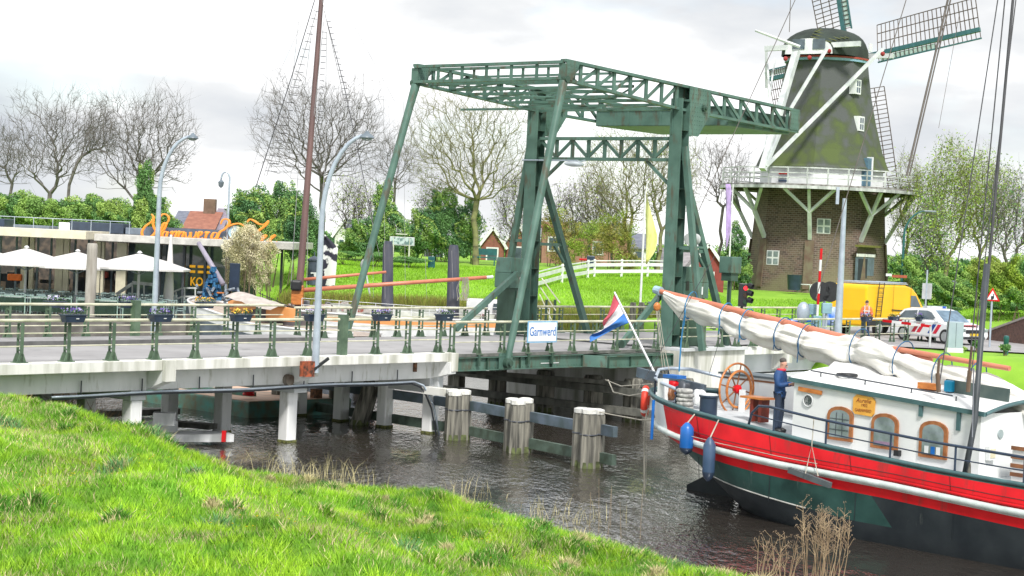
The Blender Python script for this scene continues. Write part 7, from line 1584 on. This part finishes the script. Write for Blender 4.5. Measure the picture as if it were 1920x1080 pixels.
for px, py, m_, lab in ((28, 520, ORANGE, 'orange cushion box on the terrace'), (118, 528, NAVY, 'dark blue covered bar top'), (190, 515, mat('dull red poster', (.45, .08, .07), .7), 'red patterned hanging inside the cafe'), (262, 548, mat('planter green', (.05, .22, .06), .8, c2=(.02, .1, .02), sc=9), 'small green plant on the cafe terrace')):
    q = at(px, py, RY + 1.5 if px != 28 else 95); G().box(q, (.7, .4, .35)).out('terrace_item', m_, label=lab, cat='terrace item', bevel=.06)
t = thing('ramp_balustrade', 'white timber ramp balustrade right of the closed parasol', 'balustrade', at(350, 560, 92.5))
for a, b in (((314, 552), (342, 540)), ((342, 540), (370, 540)), ((314, 568), (342, 556)), ((342, 556), (370, 556))): G().beam(at(*a, 92.5), at(*b, 92.5), .06, .08).out('rail', WHITEW, t)
for px in (314, 330, 346, 366): G().tube(at(px, 548 if px < 335 else 541, 92.5), at(px, 580, 92.5), .035).out('post', WHITEW, t)
t = thing('ramp_balustrade', 'white sloping stair wall beneath the cream cafe column', 'balustrade', at(230, 545, 93.5))
for a, b in (((218, 552), (248, 532)), ((248, 530), (292, 534))): G().beam(at(*a, 94), at(*b, 94), .06, .16).out('rail', WHITEW, t)
for px in (248, 270, 290): G().tube(at(px, 532, 94), at(px, 565, 94), .04).out('post', WHITEW, t)

# ---------------------------------------------------------------- vegetation
def leafcloud(name, m_, blobs, n_, size, par=None, seed=1, tints=((1, 1, 1),), ground=None, **k):
    r_ = np.random.RandomState(seed); B_ = np.array(blobs, float); wgt = B_[:, 3] * B_[:, 4] * B_[:, 5]; wgt = wgt ** .66 / (wgt ** .66).sum()
    n_ = int(n_ * 3.6); size = size * .58; ix = r_.choice(len(B_), n_, p=wgt); d = r_.normal(size=(n_, 3)); d /= np.linalg.norm(d, axis=1)[:, None]; rad = r_.uniform(.35, 1, n_) ** .45
    lump = 1 + .28 * np.sin(d[:, 0] * 5 + ix) * np.sin(d[:, 1] * 4 + ix * 2) + .2 * np.sin(d[:, 2] * 7 + ix * 3 + d[:, 0] * 6)
    c = B_[ix, :3] + d * B_[ix, 3:6] * (rad * lump)[:, None]
    a = r_.normal(size=(n_, 3)); a /= np.linalg.norm(a, axis=1)[:, None]; b_ = np.cross(a, r_.normal(size=(n_, 3))); b_ /= np.linalg.norm(b_, axis=1)[:, None]
    s_ = size * r_.uniform(.5, 1.3, n_)[:, None]
    v = np.stack([c - a * s_ - b_ * s_ * .35, c - a * s_ * .4 + b_ * s_ * .6, c + a * s_], 1).reshape(-1, 3)
    T = np.array(tints)[ (np.floor(cells(c[:, 0] * 1.3, c[:, 2] * 1.3 + c[:, 1], 1.2, seed) * len(tints) * .999).astype(int)).clip(0, len(tints) - 1)] * r_.uniform(.7, 1.3, (n_, 1))
    base = bvec(par); v = v - np.array(base) if par else v
    return npmesh(name, v, np.arange(n_ * 3).reshape(-1, 3), m_, tint=np.repeat(T, 3, 0), parent=par, **k)
LEAF = mat('leaf', (1, 1, 1), .9, c2=(.8, .8, .8), vcol=True, spec=.1)
GR1 = ((.22, .38, .11), (.30, .47, .12), (.15, .30, .10), (.37, .53, .14)); GR2 = ((.11, .24, .10), (.17, .33, .12), (.09, .20, .09)); LM1 = ((.30, .42, .06), (.22, .34, .06), (.34, .44, .10)); BL = ((.78, .72, .50), (.66, .62, .38), (.84, .80, .62)); GY = ((.28, .28, .06), (.20, .22, .05), (.34, .30, .10))
def bush(lab, spots, Y, n_, size, tints, seed, nm='bush', cat_n='bush', group='bushes and shrubs'):
    bl = []
    for px, py, w_, h_ in spots: p = at(px, py, Y); bl.append((p.x, p.y + (hash((px, py)) % 7) * .3, p.z, w_ * Y / FPX, w_ * Y / FPX * .8, h_ * Y / FPX))
    t = thing(nm, lab, cat_n, (bl[0][0], Y, gz(bl[0][0], Y)), group)
    leafcloud('leaves', LEAF, bl, n_, size, t, seed, tints, kind='stuff')
    g = G(); rr_ = random.Random(seed)
    for b_ in bl:
        z0_ = gz(b_[0], Y) - .2
        for j in range(3): g.tube((b_[0] + rr_.uniform(-.4, .4) * b_[3], b_[1], z0_), (b_[0] + rr_.uniform(-.6, .6) * b_[3], b_[1], b_[2] + b_[5] * .4), .03, .012, 5)
    g.out('stems', mat('bush stems', (.16, .12, .08), .9), t); return t
bush('rounded mid green bushes at the left edge above the cafe roof', [(20, 395, 45, 32), (60, 400, 45, 30), (-20, 405, 40, 30)], 112, 9000, .14, GR1, 21)
bush('second group of dense green bushes above the cafe roof', [(120, 402, 42, 28), (165, 400, 45, 34), (205, 405, 40, 30)], 113, 9000, .14, GR1, 22)
bush('ivy-like bright green growth climbing the second bare tree', [(262, 345, 16, 40), (268, 390, 28, 40), (250, 415, 35, 30), (300, 420, 30, 28), (285, 395, 22, 26)], 110, 9000, .13, GR1, 23)
bush('feathery bamboo-like green thicket right of the script sign', [(470, 400, 40, 45), (520, 400, 40, 56), (450, 410, 28, 42), (548, 415, 26, 62), (500, 440, 45, 32)], 108, 16000, .13, GR1 + GR2, 24)
bush('dark conifer-like bush behind the brown mast', [(560, 430, 30, 60), (590, 450, 20, 35)], 109, 6000, .12, GR2, 25)
bush('mixed green undergrowth between the lamp and the map board', [(690, 445, 40, 35), (730, 430, 34, 50), (715, 380, 18, 40), (655, 465, 25, 16)], 116, 9000, .13, GR1 + GR2, 26)
bush('green undergrowth around the big bare tree right of the map board', [(800, 430, 40, 40), (850, 440, 36, 50), (830, 390, 26, 36), (880, 420, 25, 50), (770, 460, 26, 22)], 118, 12000, .13, GR1 + GR2, 27)
bush('pale spring-green saplings behind the white fence', [(1110, 450, 50, 34), (1060, 470, 30, 28), (1160, 440, 40, 45), (1180, 490, 30, 18), (1040, 420, 30, 30)], 119, 6500, .10, LM1 + GY, 28)
bush('dark green shrub beside the mill foot', [(1385, 500, 22, 40), (1380, 450, 18, 34), (1400, 520, 14, 22)], 124, 4000, .12, GR2 + GR1, 29)
bush('green shrub bank right of the mill behind the sign back', [(1700, 545, 40, 18), (1760, 540, 40, 26), (1800, 555, 40, 24), (1840, 545, 36, 28), (1700, 500, 24, 22)], 112, 12000, .13, GR1, 30)
bush('tall bright shrubs at the right edge above the lawn', [(1880, 540, 40, 34), (1915, 520, 36, 40), (1850, 510, 30, 26), (1950, 540, 40, 40)], 104, 14000, .12, GR1 + LM1, 31)
bush('low clipped dark hedge on the right-hand bank', [(1780, 583, 30, 8), (1730, 580, 30, 9), (1900, 577, 40, 7)], 106, 5000, .09, GR2, 32, nm='hedge', cat_n='hedge')
bush('bright green clump of weeds at the foot of the utility cabinet', [(1812, 660, 14, 9), (1848, 648, 8, 6), (1885, 652, 10, 6)], 76, 1500, .07, GR1, 33)
bush('cream blossoming willow-like shrub below the script sign', [(455, 470, 34, 42), (480, 500, 28, 40), (440, 500, 28, 36), (465, 440, 24, 20), (425, 465, 14, 18), (500, 470, 16, 20)], 92.5, 9000, .075, BL, 34, nm='flowering_shrub', cat_n='shrub')
bush('clipped hedge at the foot of the map board', [(700, 478, 30, 5), (760, 487, 45, 6), (640, 476, 26, 5)], 111, 4500, .08, GR1, 35, nm='hedge', cat_n='hedge')
# yellowish reed hedge on the far quay
def reedstrip(nm, lab, x0, x1, Y0, Y1, z0_, z1_, n_, tin, seed):
    r_ = np.random.RandomState(seed); X = r_.uniform(x0, x1, n_); Y = r_.uniform(Y0, Y1, n_); zz_ = np.maximum(hfar(X, Y), z0_) - .05
    ti = np.array(tin)[r_.randint(0, len(tin), n_)] * r_.uniform(.6, 1.3, (n_, 1)) * (.75 + .5 * cells(X, Y, 1.5, seed)[:, None])
    return blades(nm, X, Y, zz_, (z1_ - zz_).clip(.35, 1.6) * r_.uniform(.6, 1.0, n_), np.full(n_, .035), ti, .35, label=lab, cat='reed hedge', kind='stuff')
reedstrip('reed_hedge', 'yellow-green reed hedge along the far quay behind the moored barge', -11.5, 2.0, 90.3, 92.6, .1, 3.6, 26000, GY + LM1[:1], 41)
reedstrip('reed_hedge_right', 'yellow-green reeds below the lawn seen between the towers', 2.0, 9.5, 88.2, 91.6, .1, 3.4, 16000, GY + LM1[:2], 42)
X = rs.uniform(-14, 14, 60000); Y = 92 + 24 * rs.uniform(0, 1, 60000); 
ti = np.array([.26, .50, .03]) * rs.uniform(.6, 1.2, (60000, 1)); u_ = cells(X, Y * .5, .8, 7)[:, None]; ti = ti * (.72 + .5 * u_)
blades('lawn_grass', X, Y, hfar(X, Y), rs.uniform(.05, .13, 60000), np.full(60000, .06), ti, .6, simple=True, label='sunlit short grass of the lawn beyond the canal', cat='grass', kind='stuff')
X = rs.uniform(12, 34, 60000); Y = 76 + 42 * rs.uniform(0, 1, 60000); s_ = (X - BN.x) * BD.x + (Y - BN.y) * BD.y; t_ = (X - BN.x) * BP.x + (Y - BN.y) * BP.y
k_ = (Y > 104) | ((t_ < -9.5) & (Y < 84)) ; X, Y = X[k_], Y[k_]; n_ = len(X); ti = np.array([.26, .50, .03]) * rs.uniform(.6, 1.2, (n_, 1)) * (.72 + .5 * cells(X, Y * .5, .8, 8)[:, None])
blades('lawn_grass_right', X, Y, hfar(X, Y), rs.uniform(.05, .13, n_), np.full(n_, .06), ti, .6, simple=True, label='short bright grass around the mill and at the right edge', cat='grass', kind='stuff')

# bare trees
BARK = mat('grey brown bark', (.18, .165, .155), .9, c2=(.09, .08, .075), sc=3); BARKM = mat('mossy bark', (.24, .25, .10), .9, c2=(.13, .12, .07), sc=2.5)
def bare_tree(lab, px, Y, crown, seed, m_=None, n_=1100, r_tip=.0085, leaves=None, fork=.30, bf=.42, kink=.045, group='bare trees behind the canal', nm=None):
    """Branches reach from the trunk to points spread through the crown; limbs thicken by what they carry."""
    base = at(px, 480, Y); b = np.array([base.x, Y, gz(base.x, Y)]); r_ = np.random.RandomState(seed)
    cx_, cy_, rx, ry = crown; c = np.array(at(cx_, cy_, Y)); R_ = np.array([rx, rx * .8, ry]) * Y / FPX
    n_ = int(n_ * 1.5); d = r_.normal(size=(n_ * 3, 3)); d /= np.linalg.norm(d, axis=1)[:, None]; rad = r_.uniform(.06, 1, n_ * 3) ** .45
    lump = 1 + .16 * np.sin(d[:, 0] * 5 + seed) + .14 * np.sin(d[:, 2] * 6 + d[:, 1] * 4 + seed * 2); P = c + d * R_ * (rad * lump)[:, None]
    n_ = int(n_ * 1.0); P = P[(P[:, 2] > c[2] - R_[2] * (.92 - .35 * r_.uniform(0, 1, len(P))))][:n_]
    h0 = c[2] - R_[2] * .98; f0 = b + (c - b) * np.array([.35, .35, 0]); f0[2] = b[2] + max(1.2, (h0 - b[2]) * (1 - fork * .3))
    nodes = [b - np.array([0, 0, .4])]; par = [-1]; pl = [0.]
    k_tr = 6
    for i in range(1, k_tr + 1):
        nodes.append(b + (f0 - b) * (i / k_tr) + np.append(r_.normal(0, .05, 2), 0)); par.append(i - 1); pl.append(0.)
    order_ = np.argsort(np.linalg.norm((P - f0) * np.array([1, 1, .8]), axis=1)); P = P[order_]
    NN = np.zeros((n_ * 5 + 20, 3)); PL = np.full(n_ * 5 + 20, 1e9); n0 = len(nodes); NN[:n0] = nodes; PL[:n0] = [8.] * n0; PL[n0 - 1] = 0; PL[n0 - 2] = .5; m = n0
    for p in P:
        dv = p - NN[:m]; dist = np.sqrt((dv ** 2).sum(1)); cost = dist + bf * PL[:m] + .5 * dist * (dv[:, 2] < -.2)
        j = int(cost.argmin()); D_ = dist[j]; steps = max(1, min(4, int(D_ / .55))); q0 = NN[j]; prev = j
        for s_ in range(1, steps + 1):
            u = s_ / steps; q = q0 + (p - q0) * u + (r_.normal(0, kink * min(D_, 1.2), 3) if s_ < steps else 0); q[2] += .0
            NN[m] = q; PL[m] = PL[j] + D_ * u; par.append(prev); prev = m; m += 1
    par = np.array(par); load = np.zeros(m); haskid = np.zeros(m, bool); haskid[par[1:]] = True; load[~haskid] = r_tip ** 2.2
    for i in range(m - 1, 0, -1): load[par[i]] += load[i] + 1e-7
    rr = load ** (1 / 2.2); rr[:2] *= 1.25
    t = thing(nm or ('bare_tree' if not leaves else 'spring_tree'), lab, 'tree', tuple(b), group)
    V0, F0 = [[], []], [[], []]
    def add_seg(bank, p, q, ra, rb, ns):
        d_ = q - p; L = np.linalg.norm(d_)
        if L < 1e-4: return
        d_ /= L; x = np.cross(d_, [0.3, .2, 1] if abs(d_[2]) < .9 else [1, 0, 0]); x /= np.linalg.norm(x); y = np.cross(d_, x)
        n_0 = len(V0[bank]) ; an = [2 * math.pi * k / ns for k in range(ns)]
        for (cc, rad_) in ((p, ra), (q, rb)):
            for a_ in an: V0[bank].append(cc + (x * math.cos(a_) + y * math.sin(a_)) * rad_ - b)
        for k in range(ns):
            k2 = (k + 1) % ns; F0[bank].append((n_0 + k, n_0 + k2, n_0 + ns + k2, n_0 + ns + k))
    tips = []
    for i in range(1, m):
        ra, rb = min(rr[par[i]], rr[i] * 1.35), rr[i]; big = rr[i] > .075
        add_seg(0 if i <= k_tr or rr[i] > .11 else 1, NN[par[i]], NN[i], ra, rb, 8 if rr[i] > .15 else 5 if rr[i] > .04 else 3)
        if not haskid[i]:
            tips.append(NN[i]); dd = NN[i] - NN[par[i]]; dd /= np.linalg.norm(dd) + 1e-6
            for k in range(4): e_ = dd * .8 + r_.normal(0, .45, 3) + np.array([0, 0, .25]); add_seg(1, NN[i] - dd * .15 * k, NN[i] - dd * .15 * k + e_ * r_.uniform(.3, .75), r_tip * .8, r_tip * .3, 3)
    for bank, nm_ in ((0, 'trunk'), (1, 'crown')):
        npmesh(nm_, np.array(V0[bank]), np.array(F0[bank]), m_ or BARK, parent=t, smooth=True, kind='stuff' if bank else None)
    if leaves:
        T = np.array(tips); k = leaves[0]; ix = r_.randint(0, len(T), k); c_ = T[ix] + r_.normal(0, .32, (k, 3)); a = r_.normal(size=(k, 3)); a /= np.linalg.norm(a, axis=1)[:, None]; b_ = np.cross(a, r_.normal(size=(k, 3))); b_ /= np.linalg.norm(b_, axis=1)[:, None]; sz = leaves[2] * r_.uniform(.5, 1.3, (k, 1))
        v = np.stack([c_ - a * sz, c_ - b_ * sz * .5, c_ + a * sz, c_ + b_ * sz * .5], 1).reshape(-1, 3) - b; T_ = np.array(leaves[1])[r_.randint(0, len(leaves[1]), k)] * r_.uniform(.7, 1.25, (k, 1))
        npmesh('foliage', v, np.arange(k * 4).reshape(-1, 4), LEAF, tint=np.repeat(T_, 4, 0), parent=t, kind='stuff')
    return t
bare_tree('small bare tree at the left picture edge', 22, 128, (10, 295, 52, 62), 3, n_=500)
bare_tree('spreading bare tree with an upright trunk, first large one from the left', 88, 124, (98, 262, 88, 92), 5, n_=1000)
bare_tree('leaning bare tree whose trunk slants right out of the bushes', 104, 123, (190, 252, 42, 58), 8, n_=480)
bare_tree('broad bare tree with green growth on its trunk, above the curved lamp', 246, 120, (272, 268, 106, 104), 12, n_=1300)
bare_tree('round-crowned bare tree behind the brown mast', 605, 122, (598, 246, 128, 104), 17, n_=1500)
bare_tree('thin bare tree between the mast tree and the big forked tree', 735, 138, (745, 300, 62, 70), 19, n_=420)
bare_tree('big forked bare tree left of the far tower', 893, 118, (882, 272, 130, 116), 23, n_=1500, m_=BARKM)
bare_tree('tall bare tree rising between the drawbridge towers, mossy trunk', 1186, 122, (1165, 335, 92, 104), 29, n_=900, m_=BARKM, leaves=(900, LM1, .06))
bare_tree('slimmer mossy tree just right of the one between the towers', 1234, 121, (1248, 330, 76, 96), 31, n_=700, m_=BARKM, leaves=(700, LM1, .06))
bare_tree('bare tree seen behind the near tower beside the mill', 1350, 140, (1352, 325, 62, 78), 37, n_=600)
bare_tree('multi-stemmed bare sapling before the brick house by the far tower', 1062, 124, (1062, 400, 42, 62), 43, n_=420, leaves=(900, LM1, .06))
bare_tree('budding slender tree beside the green street lamp', 1694, 126, (1706, 385, 44, 100), 47, n_=650, m_=BARKM, leaves=(1800, LM1, .07), group='spring trees right of the mill')
bare_tree('tall light green spring tree at the centre of the right-hand group', 1772, 122, (1790, 372, 78, 108), 53, n_=1000, m_=BARKM, leaves=(6500, LM1 + GR1[1:2], .08), group='spring trees right of the mill')
bare_tree('light green spring tree second from the right edge', 1835, 127, (1846, 385, 62, 102), 59, n_=800, m_=BARKM, leaves=(4500, LM1 + GR1[1:2], .08), group='spring trees right of the mill')
bare_tree('dark-stemmed budding tree at the right picture edge', 1890, 120, (1905, 405, 60, 92), 61, n_=800, leaves=(2200, LM1 + GR2, .08), group='spring trees right of the mill')
bare_tree('young leafy tree in front of the right-hand group', 1742, 114, (1745, 450, 38, 70), 67, n_=400, leaves=(3500, GR1 + LM1, .08), group='spring trees right of the mill')
bare_tree('thin upright saplings between the map board and the slanting hanger', 690, 120, (688, 400, 30, 60), 71, n_=260, leaves=(700, LM1, .06))
bare_tree('thin budding tree directly behind the slanting hanger', 655, 119, (655, 385, 34, 66), 75, n_=300, leaves=(900, LM1, .06))
bare_tree('slender tree with pale leaves left of the far tower', 962, 120, (962, 395, 40, 80), 79, n_=420, leaves=(1500, LM1, .06))
bare_tree('reddish-brown budding tree right of the far tower', 1105, 128, (1110, 385, 46, 70), 83, n_=420, leaves=(1500, LM1 + GY, .06))
bare_tree('pale budding tree beside the yellow banner', 1150, 127, (1140, 400, 40, 60), 85, n_=360, leaves=(1800, LM1 + GY, .06))
bare_tree('thin budding tree right of the map board', 815, 121, (812, 395, 34, 70), 73, n_=320, leaves=(1600, LM1, .06))
bush('far hedge line closing the view behind the trees on the left', [(x, 432 + x * .045, 60, 22) for x in range(-900, 900, 70)], 165, 20000, .3, GR2 + GR1, 51, nm='distant_hedge', cat_n='hedge')
bush('far hedge line closing the view behind the mill', [(x, 440 + x * .045 - 14, 60, 24) for x in range(950, 2800, 70)], 170, 20000, .3, GR2 + GR1, 52, nm='distant_hedge', cat_n='hedge')

# ---------------------------------------------------------------- houses
def house(lab, px0, px1, y_eave, y_ridge, Y, wall, roofm, gable=False, chim=None, depth=7, z_base=None, group='village houses behind the trees'):
    a, b = at(px0, y_eave, Y), at(px1, y_eave, Y); zr_ = at((px0 + px1) / 2, y_ridge, Y).z; ze = (a.z + b.z) / 2; z0_ = gz((a.x + b.x) / 2, Y) - .5 if z_base is None else z_base
    cx_, w_ = (a.x + b.x) / 2, b.x - a.x; t = thing('brick_house', lab, 'house', (cx_, Y, z0_), group)
    G().box((cx_, Y + depth / 2, (z0_ + ze) / 2), (w_, depth, ze - z0_)).out('wall', wall, t)
    g = G()
    if gable:
        G().prism([(a.x, Y, ze + .002), (b.x, Y, ze + .002), (cx_, Y, zr_)], (0, depth, 0)).out('gable', wall, t)
        for s_, (p, q) in enumerate((((a.x - .25, Y - .2, ze - .2), (cx_, Y - .2, zr_ + .08)), ((cx_, Y - .2, zr_ + .08), (b.x + .25, Y - .2, ze - .2)))): G().prism([p, q, V(q) + Z * .14, V(p) + Z * .14], (0, depth + .4, 0)).out('roof', roofm, t); G().beam(V(p) - V((0, .03, -.05)), V(q) - V((0, .03, -.05)), .05, .2).out('verge_board', WHITE, t)
    else:
        for yy in (0, 1):
            p0_, p1_ = (Y - .3, ze - .1), (Y + depth / 2, zr_) 
            if yy: p0_ = (Y + depth + .3, ze - .1)
            g = G(); g.prism([(a.x - .2, p0_[0], p0_[1]), (b.x + .2, p0_[0], p0_[1]), (b.x + .2, p1_[0], p1_[1]), (a.x - .2, p1_[0], p1_[1])], (0, 0, .12)); g.out('roof', roofm, t)
        for x_ in (a.x, b.x - .1): G().prism([(x_, Y, ze), (x_, Y + depth, ze), (x_, Y + depth / 2, zr_ - .02)], (.1, 0, 0)).out('gable', wall, t)
    nwin = max(1, int(w_ / 2.5))
    for i in range(nwin):
        wx = a.x + w_ * (i + .5) / nwin; wz = z0_ + (ze - z0_) * .6; o = G().box((wx, Y - .02, wz), (.9, .08, 1.1)).out('window', WHITE, t); G().box((wx, Y - .065, wz), (.7, .01, .9)).out('pane', GLASS, o)
    if chim: p = at(chim, y_ridge - 12, Y + depth / 2); G().box((p.x, Y + depth / 2, zr_ + .3), (.9, .8, 1.6)).out('chimney', mat('brown brick chimney', (.2, .13, .1), .9), t)
    return t
def tiles(name, c, c2): 
    m_ = mat(name, c, .8, c2=c2, sc=3, bump=.3)
    t_ = m_.node_tree; wv = t_.nodes.new('ShaderNodeTexWave'); wv.wave_type = 'BANDS'; wv.bands_direction = 'Z'; wv.inputs['Scale'].default_value = 3.2; wv.inputs['Distortion'].default_value = .4
    co_ = t_.nodes['Texture Coordinate']; t_.links.new(co_.outputs['Object'], wv.inputs[0]); mm = t_.nodes.new('ShaderNodeMixRGB'); mm.blend_type = 'MULTIPLY'; mm.inputs[0].default_value = .45
    bs = t_.nodes['Principled BSDF']; src = bs.inputs['Base Color'].links[0].from_socket; t_.links.new(src, mm.inputs[1]); t_.links.new(wv.outputs[0], mm.inputs[2]); t_.links.new(mm.outputs[0], bs.inputs['Base Color']); return m_
RT_ = tiles('red roof tiles', (.42, .18, .12), (.32, .13, .09)); BT = tiles('blue grey roof tiles', (.24, .26, .32), (.16, .18, .24)); PT_ = tiles('purple grey roof tiles', (.34, .30, .36), (.25, .22, .28)); GT_ = tiles('pale grey roof tiles', (.42, .40, .42), (.33, .31, .33))
RB = mat('red brick', (.28, .11, .08), .9, c2=(.20, .08, .06), sc=4); PB_ = mat('pinkish brick', (.36, .20, .15), .9, c2=(.28, .15, .11), sc=4); WR = mat('white render', (.7, .7, .68), .8)
house('house with red tiled roof between blue tiles, left of the crook-necked lamp', 345, 398, 433, 398, 140, RB, RT_, chim=394)
house('blue-grey tiled wing of the red-roofed house', 322, 346, 432, 397, 141, RB, BT); house('purple-tiled wing right of the red roof', 398, 414, 432, 392, 141, RB, PT_)
house('white gabled house with a strip of brick behind the lamp post', 628, 662, 442, 415, 150, WR, BT, gable=True); house('narrow brick house end right of the white gable', 650, 664, 428, 420, 138, PB_, BT)
house('dark house with white gable edge behind the map board', 795, 850, 470, 425, 140, mat('dark boards', (.05, .06, .07), .8), BT, gable=True)
house('red brick gabled house left of the far tower', 902, 945, 462, 430, 135, RB, GT_, gable=True); house('red brick gabled house directly behind the far tower', 948, 990, 458, 420, 136, RB, GT_, gable=True)
house('long pinkish brick house right of the far tower', 1018, 1062, 425, 418, 134, PB_, RT_); house('low wide house with mossy roof behind the white fence', 1065, 1180, 438, 420, 146, PB_, mat('mossy roof', (.20, .22, .10), .9, c2=(.14, .15, .08), sc=2))
house('white house glimpsed behind the saplings', 1185, 1215, 465, 440, 150, WR, BT)
house('low barn with pale grey tiles and dark red gable left of the near tower', 1242, 1342, 528, 470, 124, mat('dark red boards', (.26, .05, .045), .8, c2=(.2, .04, .035)), GT_, depth=6)
house('dark red gable of the barn between the near tower legs', 1296, 1358, 505, 462, 121, mat('dark red boards', (.26, .05, .045)), GT_, gable=True, depth=3)
house('grey farm roof in the shrubs at the right', 1795, 1835, 545, 532, 118, mat('grey boards', (.25, .25, .26), .8), BT)
